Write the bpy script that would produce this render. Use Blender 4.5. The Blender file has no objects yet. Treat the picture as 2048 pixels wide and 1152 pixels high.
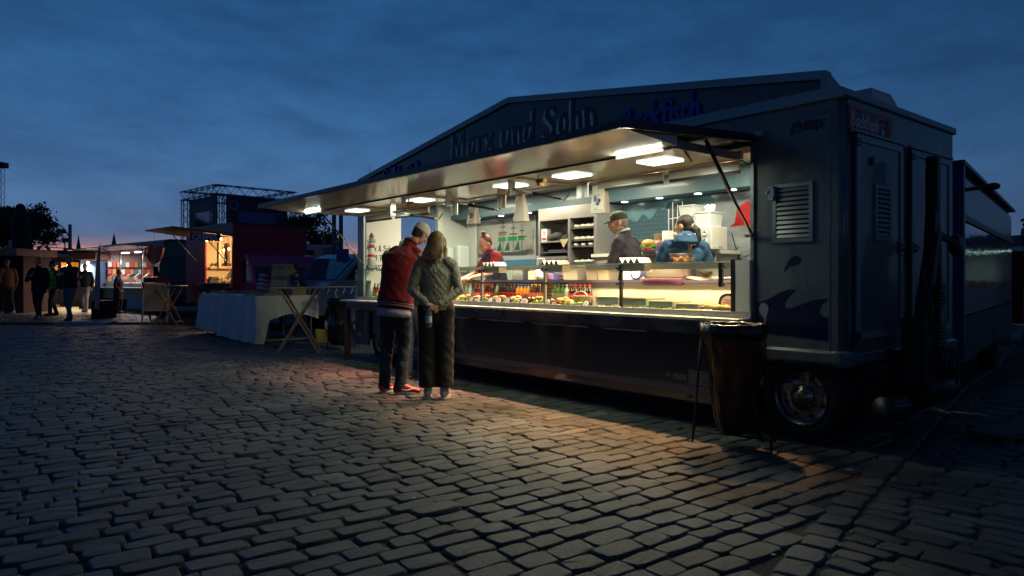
import bpy, bmesh, math, random
import numpy as np
from mathutils import Vector, Matrix, Euler
random.seed(7)
rng = np.random.default_rng(7)
SC = bpy.context.scene
COL = SC.collection
R = math.radians
PI = math.pi

# ------------------------------------------------------------------ camera
F_PX, CX, HZ, CAM_H = 1396.0, 1024.0, 559.0, 1.2      # calibrated from the trailer's vanishing points
cam_d = bpy.data.cameras.new('camera')
cam_d.sensor_width = 36.0
cam_d.lens = 36.0 * F_PX / 2048
cam_d.shift_y = -(576 - HZ) / 2048
cam_d.clip_start = 0.05
cam_d.clip_end = 2500
cam = bpy.data.objects.new('camera', cam_d)
cam.location = (0, 0, CAM_H)
cam.rotation_euler = (R(90), 0, 0)
COL.objects.link(cam)
SC.camera = cam

# ------------------------------------------------------------------ dusk sky
world = bpy.data.worlds.new('World')
SC.world = world
world.use_nodes = True
wn, wl = world.node_tree.nodes, world.node_tree.links
wn.clear()
def wnode(t, **k):
    n = wn.new(t)
    for a, b in k.items():
        setattr(n, a, b)
    return n
w_out = wnode('ShaderNodeOutputWorld')
w_bg = wnode('ShaderNodeBackground')
w_bg.inputs['Strength'].default_value = 1.08
w_tc = wnode('ShaderNodeTexCoord')
w_sep = wnode('ShaderNodeSeparateXYZ')
wl.new(w_tc.outputs['Generated'], w_sep.inputs[0])
def wmath(op, a, b=None, c=None, clamp=False):
    n = wnode('ShaderNodeMath', operation=op, use_clamp=clamp)
    for i, v in enumerate((a, b, c)):
        if v is None:
            continue
        if isinstance(v, (int, float)):
            n.inputs[i].default_value = v
        else:
            wl.new(v, n.inputs[i])
    return n.outputs[0]
def wmix(fac, a, b, mode='MIX'):
    n = wnode('ShaderNodeMix', data_type='RGBA', blend_type=mode)
    for sock, v in ((n.inputs[0], fac), (n.inputs[6], a), (n.inputs[7], b)):
        if isinstance(v, (int, float)):
            sock.default_value = v
        elif isinstance(v, tuple):
            sock.default_value = (*v, 1)
        else:
            wl.new(v, sock)
    return n.outputs[2]
w_ramp = wnode('ShaderNodeValToRGB')
er = w_ramp.color_ramp
er.interpolation = 'B_SPLINE'
sky_stops = [(0.0, (.078, .112, .195)), (.06, (.054, .130, .280)), (.14, (.031, .124, .302)), (.26, (.0125, .086, .240)),
             (.45, (.007, .052, .160)), (1.0, (.005, .036, .118))]
while len(er.elements) < len(sky_stops):
    er.elements.new(.5)
for e, (p, c) in zip(er.elements, sky_stops):
    e.position = p
    e.color = (*c, 1)
wl.new(w_sep.outputs[2], w_ramp.inputs[0])
# afterglow sits low to the left of the view, the sky is deeper blue away from it
glow_az = R(113)
w_dot = wmath('ADD', wmath('MULTIPLY', w_sep.outputs[0], math.cos(glow_az)), wmath('MULTIPLY', w_sep.outputs[1], math.sin(glow_az)))
w_side = wmath('MULTIPLY_ADD', w_dot, .5, .5, clamp=True)
w_dark = wmath('MULTIPLY_ADD', wmath('POWER', w_side, 3.0), .70, .35)
base = wmix(1.0, w_ramp.outputs[0], (1, 1, 1), 'MULTIPLY')
w_sc = wnode('ShaderNodeVectorMath', operation='SCALE')
wl.new(base, w_sc.inputs[0]); wl.new(w_dark, w_sc.inputs[3])
# stretched cloud layers
w_map = wnode('ShaderNodeMapping')
w_map.inputs['Scale'].default_value = (2.2, 2.2, 6.5)
w_map.inputs['Location'].default_value = (.3, .1, .4)
wl.new(w_tc.outputs['Generated'], w_map.inputs[0])
w_no = wnode('ShaderNodeTexNoise')
w_no.inputs['Scale'].default_value = 2.3
w_no.inputs['Detail'].default_value = 7
w_no.inputs['Roughness'].default_value = .58
w_no.inputs['Distortion'].default_value = .4
wl.new(w_map.outputs[0], w_no.inputs['Vector'])
w_cr = wnode('ShaderNodeValToRGB')
w_cr.color_ramp.elements[0].position = .36
w_cr.color_ramp.elements[0].color = (.84, .80, .82, 1)
w_cr.color_ramp.elements[1].position = .66
w_cr.color_ramp.elements[1].color = (1.30, 1.12, 1.05, 1)
wl.new(w_no.outputs['Fac'], w_cr.inputs[0])
w_no3 = wnode('ShaderNodeTexNoise')
w_no3.inputs['Scale'].default_value = 7.5; w_no3.inputs['Detail'].default_value = 8; w_no3.inputs['Roughness'].default_value = .62
wl.new(w_map.outputs[0], w_no3.inputs['Vector'])
w_k = wmath('MULTIPLY_ADD', w_no3.outputs['Fac'], .50, .75)
w_sc2 = wnode('ShaderNodeVectorMath', operation='SCALE')
wl.new(w_sc.outputs[0], w_sc2.inputs[0]); wl.new(w_k, w_sc2.inputs[3])
clouds = wmix(1.0, w_sc2.outputs[0], w_cr.outputs[0], 'MULTIPLY')
# narrow warm band on the horizon
g_z = wmath('DIVIDE', wmath('SUBTRACT', w_sep.outputs[2], .034), .013)
g_e = wmath('POWER', 2.718, wmath('MULTIPLY', wmath('MULTIPLY', g_z, g_z), -1.0))
g_a = wmath('MULTIPLY', wmath('POWER', wmath('MAXIMUM', w_dot, 0.0), 14.0), .85)
w_map2 = wnode('ShaderNodeMapping')
w_map2.inputs['Scale'].default_value = (2.5, 2.5, 60)
wl.new(w_tc.outputs['Generated'], w_map2.inputs[0])
w_no2 = wnode('ShaderNodeTexNoise')
w_no2.inputs['Scale'].default_value = 1.5
w_no2.inputs['Detail'].default_value = 5
wl.new(w_map2.outputs[0], w_no2.inputs['Vector'])
g_n = wmath('MULTIPLY_ADD', w_no2.outputs['Fac'], 2.4, -.45, clamp=True)
g_f = wmath('MULTIPLY', wmath('MULTIPLY', g_e, g_a), g_n, clamp=True)
final = wmix(g_f, clouds, (.66, .27, .16))
# twilight from the atmosphere model adds its faint share of light
w_sky = wnode('ShaderNodeTexSky', sky_type='NISHITA', sun_disc=False)
w_sky.sun_elevation = R(-3)
w_sky.sun_rotation = R(-23)
w_sk = wnode('ShaderNodeVectorMath', operation='SCALE')
w_sk.inputs[3].default_value = .05
wl.new(w_sky.outputs[0], w_sk.inputs[0])
total = wmix(1.0, final, w_sk.outputs[0], 'ADD')
wl.new(total, w_bg.inputs['Color'])
wl.new(w_bg.outputs[0], w_out.inputs[0])

sun_d = bpy.data.lights.new('afterglow', 'SUN')
sun_d.energy = 0.02
sun_d.angle = R(30)
sun_d.color = (1.0, .72, .6)
sun = bpy.data.objects.new('afterglow', sun_d)
sun.rotation_euler = (R(84), 0, R(23))
sun.location = (-10, 20, 12)
COL.objects.link(sun)

SC.view_settings.view_transform = 'Standard'
SC.view_settings.look = 'None'
SC.view_settings.exposure = 0.0
SC.view_settings.gamma = 1.0
SC.view_settings.use_curve_mapping = False
SC.cycles.use_denoising = True
SC.cycles.max_bounces = 7
SC.cycles.diffuse_bounces = 3
SC.cycles.glossy_bounces = 4
SC.cycles.transparent_max_bounces = 12
SC.cycles.sample_clamp_indirect = 4.0
SC.cycles.caustics_reflective = False
SC.cycles.caustics_refractive = False

# ------------------------------------------------------------------ materials
MATS = {}
def mat(name, col=(.5, .5, .5), rough=.5, metal=0.0, emit=None, es=1.0, var=None, bump=None, coat=0.0, spec=.5, stretch=(1, 1, 1),
        sheen=0.0, trans=0.0, rvar=0.0, dist=.01, alpha=1.0):
    """cached principled material; var=(scale, amount) mottles the colour, bump=(scale, strength) adds relief"""
    if name in MATS:
        return MATS[name]
    m = bpy.data.materials.new(name)
    m.use_nodes = True
    nt = m.node_tree
    b = nt.nodes['Principled BSDF']
    b.inputs['Base Color'].default_value = (*col, 1)
    b.inputs['Roughness'].default_value = rough
    b.inputs['Metallic'].default_value = metal
    b.inputs['Specular IOR Level'].default_value = spec
    b.inputs['Coat Weight'].default_value = coat
    b.inputs['Coat Roughness'].default_value = .06
    b.inputs['Sheen Weight'].default_value = sheen
    b.inputs['Transmission Weight'].default_value = trans
    b.inputs['Alpha'].default_value = alpha
    if emit is not None:
        b.inputs['Emission Color'].default_value = (*emit, 1)
        b.inputs['Emission Strength'].default_value = es
    if var or bump or rvar:
        tc = nt.nodes.new('ShaderNodeTexCoord')
        mp = nt.nodes.new('ShaderNodeMapping')
        mp.inputs['Scale'].default_value = stretch
        nt.links.new(tc.outputs['Object'], mp.inputs[0])
    if var or rvar:
        no = nt.nodes.new('ShaderNodeTexNoise')
        no.inputs['Scale'].default_value = var[0] if var else 6
        no.inputs['Detail'].default_value = 6
        no.inputs['Roughness'].default_value = .6
        nt.links.new(mp.outputs[0], no.inputs['Vector'])
    if var:
        cr = nt.nodes.new('ShaderNodeValToRGB')
        a = var[1]
        cr.color_ramp.elements[0].position = .3
        cr.color_ramp.elements[1].position = .7
        cr.color_ramp.elements[0].color = (*[c * (1 - a) for c in col], 1)
        cr.color_ramp.elements[1].color = (*[min(1, c * (1 + a)) for c in col], 1)
        nt.links.new(no.outputs['Fac'], cr.inputs[0])
        nt.links.new(cr.outputs[0], b.inputs['Base Color'])
    if rvar:
        mr = nt.nodes.new('ShaderNodeMapRange')
        mr.inputs[1].default_value = .3; mr.inputs[2].default_value = .7
        mr.inputs[3].default_value = max(.02, rough - rvar); mr.inputs[4].default_value = min(1, rough + rvar)
        nt.links.new(no.outputs['Fac'], mr.inputs[0])
        nt.links.new(mr.outputs[0], b.inputs['Roughness'])
    if bump:
        nb = nt.nodes.new('ShaderNodeTexNoise')
        nb.inputs['Scale'].default_value = bump[0]
        nb.inputs['Detail'].default_value = 5
        nt.links.new(mp.outputs[0], nb.inputs['Vector'])
        bp = nt.nodes.new('ShaderNodeBump')
        bp.inputs['Strength'].default_value = bump[1]
        bp.inputs['Distance'].default_value = dist
        nt.links.new(nb.outputs['Fac'], bp.inputs['Height'])
        nt.links.new(bp.outputs[0], b.inputs['Normal'])
    MATS[name] = m
    return m

def glass_mat(name, tint=(1, 1, 1), refl=1.0):
    if name in MATS:
        return MATS[name]
    m = bpy.data.materials.new(name)
    m.use_nodes = True
    nt = m.node_tree
    nt.nodes.clear()
    o = nt.nodes.new('ShaderNodeOutputMaterial')
    mx = nt.nodes.new('ShaderNodeMixShader')
    tr = nt.nodes.new('ShaderNodeBsdfTransparent')
    tr.inputs[0].default_value = (*tint, 1)
    gl = nt.nodes.new('ShaderNodeBsdfGlossy')
    gl.inputs['Roughness'].default_value = .01
    gl.inputs['Color'].default_value = (refl, refl, refl, 1)
    fr = nt.nodes.new('ShaderNodeFresnel')
    fr.inputs[0].default_value = 1.35
    gm = nt.nodes.new('ShaderNodeNewGeometry')
    iv = nt.nodes.new('ShaderNodeMath'); iv.operation = 'SUBTRACT'; iv.inputs[0].default_value = 1.0
    mf = nt.nodes.new('ShaderNodeMath'); mf.operation = 'MULTIPLY'
    nt.links.new(gm.outputs['Backfacing'], iv.inputs[1])
    nt.links.new(fr.outputs[0], mf.inputs[0]); nt.links.new(iv.outputs[0], mf.inputs[1])
    nt.links.new(mf.outputs[0], mx.inputs[0])
    nt.links.new(tr.outputs[0], mx.inputs[1])
    nt.links.new(gl.outputs[0], mx.inputs[2])
    nt.links.new(mx.outputs[0], o.inputs[0])
    MATS[name] = m
    return m

# ------------------------------------------------------------------ mesh helpers
class MB:
    """collects geometry and links it as one mesh object"""
    def __init__(s):
        s.v, s.f, s.m, s.sm = [], [], [], []
        s.M = Matrix.Identity(4)
    def add(s, vs, fs, m=0, smooth=False):
        o = len(s.v)
        M = s.M
        s.v += [tuple(M @ Vector(p)) for p in vs]
        s.f += [tuple(i + o for i in f) for f in fs]
        s.m += [m] * len(fs)
        s.sm += [smooth] * len(fs)
        return s
    def box(s, x0, x1, y0, y1, z0, z1, m=0):
        if x0 > x1: x0, x1 = x1, x0
        if y0 > y1: y0, y1 = y1, y0
        if z0 > z1: z0, z1 = z1, z0
        return s.add([(x0, y0, z0), (x1, y0, z0), (x1, y1, z0), (x0, y1, z0), (x0, y0, z1), (x1, y0, z1), (x1, y1, z1), (x0, y1, z1)],
                     [(0, 3, 2, 1), (4, 5, 6, 7), (0, 1, 5, 4), (1, 2, 6, 5), (2, 3, 7, 6), (3, 0, 4, 7)], m)
    def cbox(s, c, d, m=0):
        return s.box(c[0] - d[0] / 2, c[0] + d[0] / 2, c[1] - d[1] / 2, c[1] + d[1] / 2, c[2] - d[2] / 2, c[2] + d[2] / 2, m)
    def bar(s, p0, p1, w, h=None, m=0, up=(0, 0, 1)):
        """rectangular bar between two points"""
        h = h or w
        p0, p1 = Vector(p0), Vector(p1)
        d = (p1 - p0).normalized()
        u = Vector(up)
        if abs(d.dot(u)) > .95:
            u = Vector((0, 1, 0))
        a = d.cross(u).normalized()
        b = a.cross(d).normalized()
        vs = [p + a * (i * w / 2) + b * (j * h / 2) for p in (p0, p1) for i, j in ((-1, -1), (1, -1), (1, 1), (-1, 1))]
        return s.add(vs, [(0, 3, 2, 1), (4, 5, 6, 7), (0, 1, 5, 4), (1, 2, 6, 5), (2, 3, 7, 6), (3, 0, 4, 7)][:0] +
                     [(3, 2, 1, 0), (4, 5, 6, 7), (0, 1, 5, 4), (1, 2, 6, 5), (2, 3, 7, 6), (3, 0, 4, 7)], m)
    def tube(s, pts, r, n=8, m=0, caps=True, smooth=True, closed=False):
        pts = [Vector(p) for p in pts]
        rs = r if isinstance(r, (list, tuple)) else [r] * len(pts)
        k = len(pts)
        vs, fs = [], []
        prev = None
        for i, p in enumerate(pts):
            if closed:
                t = (pts[(i + 1) % k] - pts[i - 1]).normalized()
            else:
                t = (pts[min(i + 1, k - 1)] - pts[max(i - 1, 0)]).normalized()
            if prev is None:
                q = Vector((0, 0, 1)) if abs(t.z) < .9 else Vector((1, 0, 0))
                a = t.cross(q).normalized()
            else:
                a = (prev - t * prev.dot(t))
                a = a.normalized() if a.length > 1e-6 else t.orthogonal().normalized()
            prev = a
            b = t.cross(a)
            for j in range(n):
                an = 2 * PI * j / n
                vs.append(p + a * (math.cos(an) * rs[i]) + b * (math.sin(an) * rs[i]))
        rng_ = range(k) if closed else range(k - 1)
        for i in rng_:
            i2 = (i + 1) % k
            for j in range(n):
                j2 = (j + 1) % n
                fs.append((i * n + j, i * n + j2, i2 * n + j2, i2 * n + j))
        if caps and not closed:
            fs.append(tuple(range(n))[::-1])
            fs.append(tuple((k - 1) * n + j for j in range(n)))
        return s.add(vs, fs, m, smooth)
    def lathe(s, prof, c=(0, 0, 0), n=16, m=0, axis='z', smooth=True, caps=True):
        """prof: (radius, height) pairs"""
        vs, fs = [], []
        for r_, h in prof:
            for j in range(n):
                an = 2 * PI * j / n
                x, y = r_ * math.cos(an), r_ * math.sin(an)
                p = (x, y, h) if axis == 'z' else ((x, h, y) if axis == 'y' else (h, x, y))
                vs.append((p[0] + c[0], p[1] + c[1], p[2] + c[2]))
        k = len(prof)
        for i in range(k - 1):
            for j in range(n):
                j2 = (j + 1) % n
                q = (i * n + j, i * n + j2, (i + 1) * n + j2, (i + 1) * n + j)
                fs.append(q if axis != 'y' else q[::-1])
        if caps:
            fs.append(tuple(range(n))[::-1])
            fs.append(tuple((k - 1) * n + j for j in range(n)))
        return s.add(vs, fs, m, smooth)
    def prism(s, poly, a0, a1, m=0, plane='xz', m_side=None):
        """extrude a polygon; plane names the two axes of poly, the third runs a0..a1"""
        n = len(poly)
        def mk(p, q):
            return {'xz': (p[0], q, p[1]), 'xy': (p[0], p[1], q), 'yz': (q, p[0], p[1])}[plane]
        vs = [mk(p, a0) for p in poly] + [mk(p, a1) for p in poly]
        fs = [tuple(range(n)), tuple(range(n, 2 * n))[::-1]]
        s.add(vs, fs, m)
        s.add(vs, [(i, (i + 1) % n, n + (i + 1) % n, n + i)[::-1] for i in range(n)], m if m_side is None else m_side)
        return s
    def ell(s, c, r, n=12, k=8, m=0, M=None):
        vs, fs = [], []
        for i in range(1, k):
            ph = PI * i / k
            for j in range(n):
                an = 2 * PI * j / n
                vs.append(Vector((r[0] * math.sin(ph) * math.cos(an), r[1] * math.sin(ph) * math.sin(an), r[2] * math.cos(ph))))
        vs += [Vector((0, 0, r[2])), Vector((0, 0, -r[2]))]
        if M is not None:
            vs = [M @ v for v in vs]
        vs = [v + Vector(c) for v in vs]
        for i in range(k - 2):
            for j in range(n):
                j2 = (j + 1) % n
                fs.append((i * n + j, (i + 1) * n + j, (i + 1) * n + j2, i * n + j2))
        T, B = len(vs) - 2, len(vs) - 1
        for j in range(n):
            j2 = (j + 1) % n
            fs.append((T, j, j2))
            fs.append((B, (k - 2) * n + j2, (k - 2) * n + j))
        return s.add(vs, fs, m, True)
    def build(s, name, mats, parent=None, loc=(0, 0, 0), rot=(0, 0, 0), bevel=0, fix=False):
        me = bpy.data.meshes.new(name)
        me.from_pydata(s.v, [], s.f)
        if not isinstance(mats, (list, tuple)):
            mats = [mats]
        for m in mats:
            me.materials.append(m)
        me.polygons.foreach_set('material_index', s.m)
        me.polygons.foreach_set('use_smooth', s.sm)
        if fix:
            b = bmesh.new(); b.from_mesh(me)
            bmesh.ops.recalc_face_normals(b, faces=b.faces)
            b.to_mesh(me); b.free()
        me.update()
        o = bpy.data.objects.new(name, me)
        COL.objects.link(o)
        o.location = loc
        o.rotation_euler = rot if not isinstance(rot, (int, float)) else (0, 0, rot)
        if parent is not None:
            o.parent = parent
        if bevel:
            bv = o.modifiers.new('edge', 'BEVEL')
            bv.width = bevel
            bv.segments = 2
            bv.limit_method = 'ANGLE'
            bv.angle_limit = R(40)
        return o

def tag(o, label=None, cat=None, group=None, kind=None):
    if label: o['label'] = label
    if cat: o['category'] = cat
    if group: o['group'] = group
    if kind: o['kind'] = kind
    return o
def thing(name, label, cat, loc=(0, 0, 0), rz=0.0, group=None):
    o = bpy.data.objects.new(name, None)
    o.empty_display_size = .2
    COL.objects.link(o)
    o.location = loc
    o.rotation_euler = (0, 0, rz)
    return tag(o, label, cat, group)
KIDS = {}
def copy_tree(o, parent=None):
    c = o.copy()
    COL.objects.link(c)
    if parent is not None:
        c.parent = parent
    for ch in [x for x in o.children]:
        copy_tree(ch, c)
    return c
def place(o, loc, rz, label=None, group=None):
    o.location = loc
    o.rotation_euler = (0, 0, rz)
    if label: o['label'] = label
    if group: o['group'] = group
    return o

# ground position seen at a picture column and depth, and height at a row: used to survey the site from the photograph
def site(x, Y):
    return ((x - CX) / F_PX * Y, Y)
def height(y, Y):
    return CAM_H - (y - HZ) / F_PX * Y
def depth(y):
    return F_PX * CAM_H / (y - HZ)

# ------------------------------------------------------------------ the trailer's own frame: x along it (right end at -2.29), y into it
UX, UY = .6355, -.7721            # local x axis in the world
VX, VY = .7721, .6355             # local y axis in the world
D0 = 4.9
TRZ = math.atan2(UY, UX)
def TL(x, y, z=0.0):
    t = D0 + y
    return Vector((t * VX + x * UX, t * VY + x * UY, z))
def LX(px, y):
    """trailer x at which picture column px meets the vertical plane y"""
    r = (px - CX) / F_PX
    t = D0 + y
    s = t * (VX - VY * r) / (-UX * -1 + -UY * r)
    return -s
def LZ(px, py, y):
    p = TL(LX(px, y), y)
    return height(py, p.y)
def tthing(name, label, cat, x, y, z=0.0, rz=0.0, group=None):
    return thing(name, label, cat, TL(x, y, z), TRZ + rz, group)

# ------------------------------------------------------------------ lettering
def text_mesh(mb, s, size, M, m=0, shear=0.0, extrude=.002, align='LEFT', spacing=1.0, wide=1.0, bold=0.0):
    """built-in font; text lies in local xy of M, reading along +x"""
    cu = bpy.data.curves.new('lettering', 'FONT')
    cu.body = s
    cu.size = size
    cu.shear = shear
    cu.extrude = extrude
    cu.offset = bold
    cu.align_x = align
    cu.space_character = spacing
    cu.resolution_u = 3
    ob = bpy.data.objects.new('lettering', cu)
    me = ob.to_mesh()
    vs = [M @ Vector((v.co.x * wide, v.co.y, v.co.z + extrude)) for v in me.vertices]
    fs = [tuple(p.vertices) for p in me.polygons]
    mb.add(vs, fs, m)
    ob.to_mesh_clear()
    bpy.data.objects.remove(ob)
    bpy.data.curves.remove(cu)
    return mb
UPRIGHT = Matrix.Rotation(R(90), 4, 'X')       # text plane xy -> xz, facing -y

def _sm(pts, k=4):
    out = []
    n = len(pts)
    for i in range(n - 1):
        p0, p1, p2, p3 = pts[max(i - 1, 0)], pts[i], pts[i + 1], pts[min(i + 2, n - 1)]
        for j in range(k):
            t = j / k
            out.append(tuple(.5 * ((2 * p1[a]) + (-p0[a] + p2[a]) * t + (2 * p0[a] - 5 * p1[a] + 4 * p2[a] - p3[a]) * t * t +
                                   (-p0[a] + 3 * p1[a] - 3 * p2[a] + p3[a]) * t ** 3) for a in (0, 1)))
    out.append(pts[-1])
    return out
_O = [(.24, .6), (.09, .47), (.05, .2), (.17, .0), (.33, .08), (.4, .35), (.33, .56), (.24, .6)]
_BOWL = [(.42, .46), (.3, .6), (.1, .47), (.04, .18), (.15, .0), (.3, .1), (.42, .4)]
GL = {  # advance, strokes ('s' smooth or 'p' straight)
    'M': (.92, [('p', [(0, 0), (.1, 1), (.38, .28), (.68, 1), (.8, 0)])]),
    'a': (.56, [('s', _BOWL), ('p', [(.43, .6), (.42, .12), (.49, 0)])]),
    'r': (.44, [('p', [(.03, .6), (.07, 0)]), ('s', [(.07, .3), (.18, .52), (.37, .6)])]),
    'x': (.5, [('p', [(.02, .6), (.4, 0)]), ('p', [(.4, .64), (0, 0)])]),
    'u': (.56, [('s', [(.05, .6), (.03, .2), (.14, 0), (.3, .1), (.41, .4)]), ('p', [(.42, .62), (.46, 0)])]),
    'n': (.54, [('p', [(.03, .6), (.06, 0)]), ('s', [(.06, .3), (.2, .55), (.35, .52), (.41, .25), (.42, 0)])]),
    'm': (.8, [('p', [(.03, .6), (.06, 0)]), ('s', [(.06, .3), (.18, .55), (.31, .5), (.36, .2), (.36, 0)]), ('s', [(.36, .3), (.5, .55), (.63, .5), (.68, .2), (.68, 0)])]),
    'd': (.58, [('s', _BOWL), ('p', [(.46, 1.05), (.43, 0)])]),
    'S': (.6, [('s', [(.5, .84), (.38, 1), (.17, .94), (.08, .74), (.25, .55), (.43, .34), (.38, .1), (.2, 0), (.0, .12)])]),
    'o': (.52, [('s', _O)]),
    'ö': (.52, [('s', _O), ('p', [(.13, .8), (.14, .84)]), ('p', [(.33, .81), (.34, .85)])]),
    'h': (.54, [('p', [(.06, 1.08), (.05, 0)]), ('s', [(.05, .3), (.19, .56), (.34, .5), (.39, .25), (.4, 0)])]),
    'B': (.6, [('p', [(.06, 1), (.04, 0)]), ('s', [(.05, 1), (.3, .98), (.4, .8), (.3, .6), (.1, .54)]), ('s', [(.1, .54), (.36, .49), (.46, .26), (.3, .03), (.04, 0)])]),
    'c': (.46, [('s', [(.38, .5), (.26, .6), (.08, .46), (.05, .16), (.18, 0), (.38, .09)])]),
    'k': (.5, [('p', [(.05, 1.06), (.05, 0)]), ('p', [(.37, .62), (.07, .28)]), ('p', [(.14, .34), (.4, 0)])]),
    'f': (.42, [('s', [(.42, .96), (.3, 1.06), (.18, .92), (.15, .5), (.14, -.06)]), ('p', [(.0, .58), (.34, .61)])]),
    'i': (.2, [('p', [(.07, .6), (.07, 0)]), ('p', [(.07, .83), (.08, .87)])]),
    'l': (.2, [('p', [(.07, 1.05), (.07, 0)])]),
    's': (.4, [('s', [(.31, .5), (.2, .6), (.07, .48), (.17, .32), (.29, .17), (.19, 0), (.01, .07)])]),
    't': (.4, [('s', [(.15, .95), (.14, .5), (.15, .1), (.3, .02)]), ('p', [(0, .62), (.32, .64)])]),
    'e': (.5, [('s', [(.07, .3), (.36, .36), (.32, .54), (.19, .6), (.07, .42), (.06, .14), (.2, 0), (.38, .09)])]),
    'F': (.5, [('p', [(.06, 1), (.04, 0)]), ('p', [(.06, .99), (.44, .98)]), ('p', [(.05, .55), (.36, .56)])]),
    'b': (.54, [('p', [(.05, 1.05), (.05, 0)]), ('s', [(.05, .4), (.2, .6), (.38, .48), (.4, .16), (.24, 0), (.05, .1)])]),
    'g': (.56, [('s', _BOWL), ('s', [(.43, .6), (.42, 0), (.34, -.26), (.06, -.22)])]),
    'T': (.56, [('p', [(0, 1), (.54, 1)]), ('p', [(.28, 1), (.24, 0)])]),
    '&': (.66, [('s', [(.56, .0), (.2, .6), (.22, .92), (.36, .95), (.4, .75), (.1, .38), (.08, .1), (.26, .0), (.46, .18), (.52, .4)])]),
    ',': (.24, [('p', [(.1, .08), (.04, -.16)])]),
    '/': (.44, [('p', [(.38, 1.05), (.0, -.1)])]),
    '0': (.54, [('s', [(.24, 1), (.08, .8), (.04, .4), (.14, .04), (.3, .04), (.42, .4), (.4, .8), (.24, 1)])]),
    '1': (.34, [('p', [(.02, .8), (.18, 1), (.17, 0)])]),
    '2': (.52, [('s', [(.04, .8), (.18, 1), (.38, .9), (.36, .6), (.02, .02)]), ('p', [(.02, .02), (.44, .03)])]),
    '4': (.54, [('p', [(.26, 1), (.02, .38), (.46, .4)]), ('p', [(.36, .7), (.32, -.02)])]),
    '5': (.5, [('p', [(.42, 1), (.12, .98), (.08, .58)]), ('s', [(.08, .58), (.3, .62), (.42, .38), (.3, .06), (.02, .04)])]),
    '6': (.5, [('s', [(.36, 1), (.12, .7), (.04, .3), (.16, .0), (.36, .1), (.38, .38), (.2, .5), (.07, .3)])]),
    '7': (.48, [('p', [(.02, .98), (.44, .98), (.14, 0)])]),
    '8': (.52, [('s', [(.24, .54), (.08, .78), (.24, 1), (.4, .8), (.24, .54), (.05, .26), (.22, 0), (.42, .24), (.24, .54)])]),
    '9': (.5, [('s', [(.4, .7), (.26, .5), (.08, .66), (.14, .94), (.34, .96), (.4, .7), (.36, .3), (.24, -.02)])]),
    '-': (.3, [('p', [(.02, .36), (.24, .37)])]),
    ' ': (.34, []),
}
def hand_width(s):
    return sum(GL.get(c, GL['o'])[0] for c in s)
def hand_text(mb, s, x0, z0, cap, weight, y0, y1, m_face=0, m_side=0, width=None, plane_y=-1):
    """marker-pen lettering as raised strokes in the xz plane, front at y0, back at y1"""
    w = hand_width(s) * cap
    kx = (width / w) if width else 1.0
    x = x0
    jit = random.Random(len(s) * 13 + 5)
    li = 0
    for ch in s:
        adv, strokes = GL.get(ch, GL['o'])
        dz = jit.uniform(-.02, .02) * cap
        for typ, pts in strokes:
            P = _sm(pts) if typ == 's' else list(pts)
            P = [(x + p[0] * cap * kx * .88, z0 + dz + p[1] * cap) for p in P]
            li += 1
            yy = y0 - (li % 5) * min(.0007, (y1 - y0) * .3)
            stroke(mb, P, weight, yy, y1, m_face, m_side)
        x += adv * cap * kx
    return mb
def stroke(mb, P, w, y0, y1, mf=0, ms=0):
    n = len(P)
    L, Rr = [], []
    for i in range(n):
        a, b = P[max(i - 1, 0)], P[min(i + 1, n - 1)]
        tx, tz = b[0] - a[0], b[1] - a[1]
        l = math.hypot(tx, tz) or 1e-9
        tx, tz = tx / l, tz / l
        hw = w / 2
        if 0 < i < n - 1:
            c = P[i]
            d1 = math.atan2(c[1] - a[1], c[0] - a[0]); d2 = math.atan2(b[1] - c[1], b[0] - c[0])
            k = abs(math.cos((d2 - d1) / 2))
            hw /= max(.5, k)
        L.append((P[i][0] - tz * hw, P[i][1] + tx * hw))
        Rr.append((P[i][0] + tz * hw, P[i][1] - tx * hw))
    # half-round ends
    a, b = P[0], P[1]
    an = math.atan2(b[1] - a[1], b[0] - a[0])
    cap0 = [(a[0] + w / 2 * math.cos(an + PI / 2 + t), a[1] + w / 2 * math.sin(an + PI / 2 + t)) for t in (PI * .25, PI * .5, PI * .75)]
    a, b = P[-1], P[-2]
    an = math.atan2(b[1] - a[1], b[0] - a[0])
    cap1 = [(a[0] + w / 2 * math.cos(an + PI / 2 + t), a[1] + w / 2 * math.sin(an + PI / 2 + t)) for t in (PI * .25, PI * .5, PI * .75)]
    ring = L[::-1] + cap0 + Rr + cap1
    k = len(ring)
    vs = [(p[0], y0, p[1]) for p in ring] + [(p[0], y1, p[1]) for p in ring]
    nL = n
    fs = []
    # front strip: L reversed occupies 0..n-1 (index n-1 is P0), cap0 n..n+2, Rr n+3..2n+2, cap1 2n+3..2n+5
    for i in range(n - 1):
        la, lb = n - 1 - i, n - 2 - i
        ra, rb = n + 3 + i, n + 4 + i
        fs.append((la, ra, rb, lb))
    fs.append((n - 1, n, n + 1, n + 2, n + 3))
    fs.append((2 * n + 2, 2 * n + 3, 2 * n + 4, 2 * n + 5, 0))
    mb.add(vs, fs, mf)
    mb.add(vs, [(i, k + i, k + (i + 1) % k, (i + 1) % k) for i in range(k)], ms)

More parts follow.
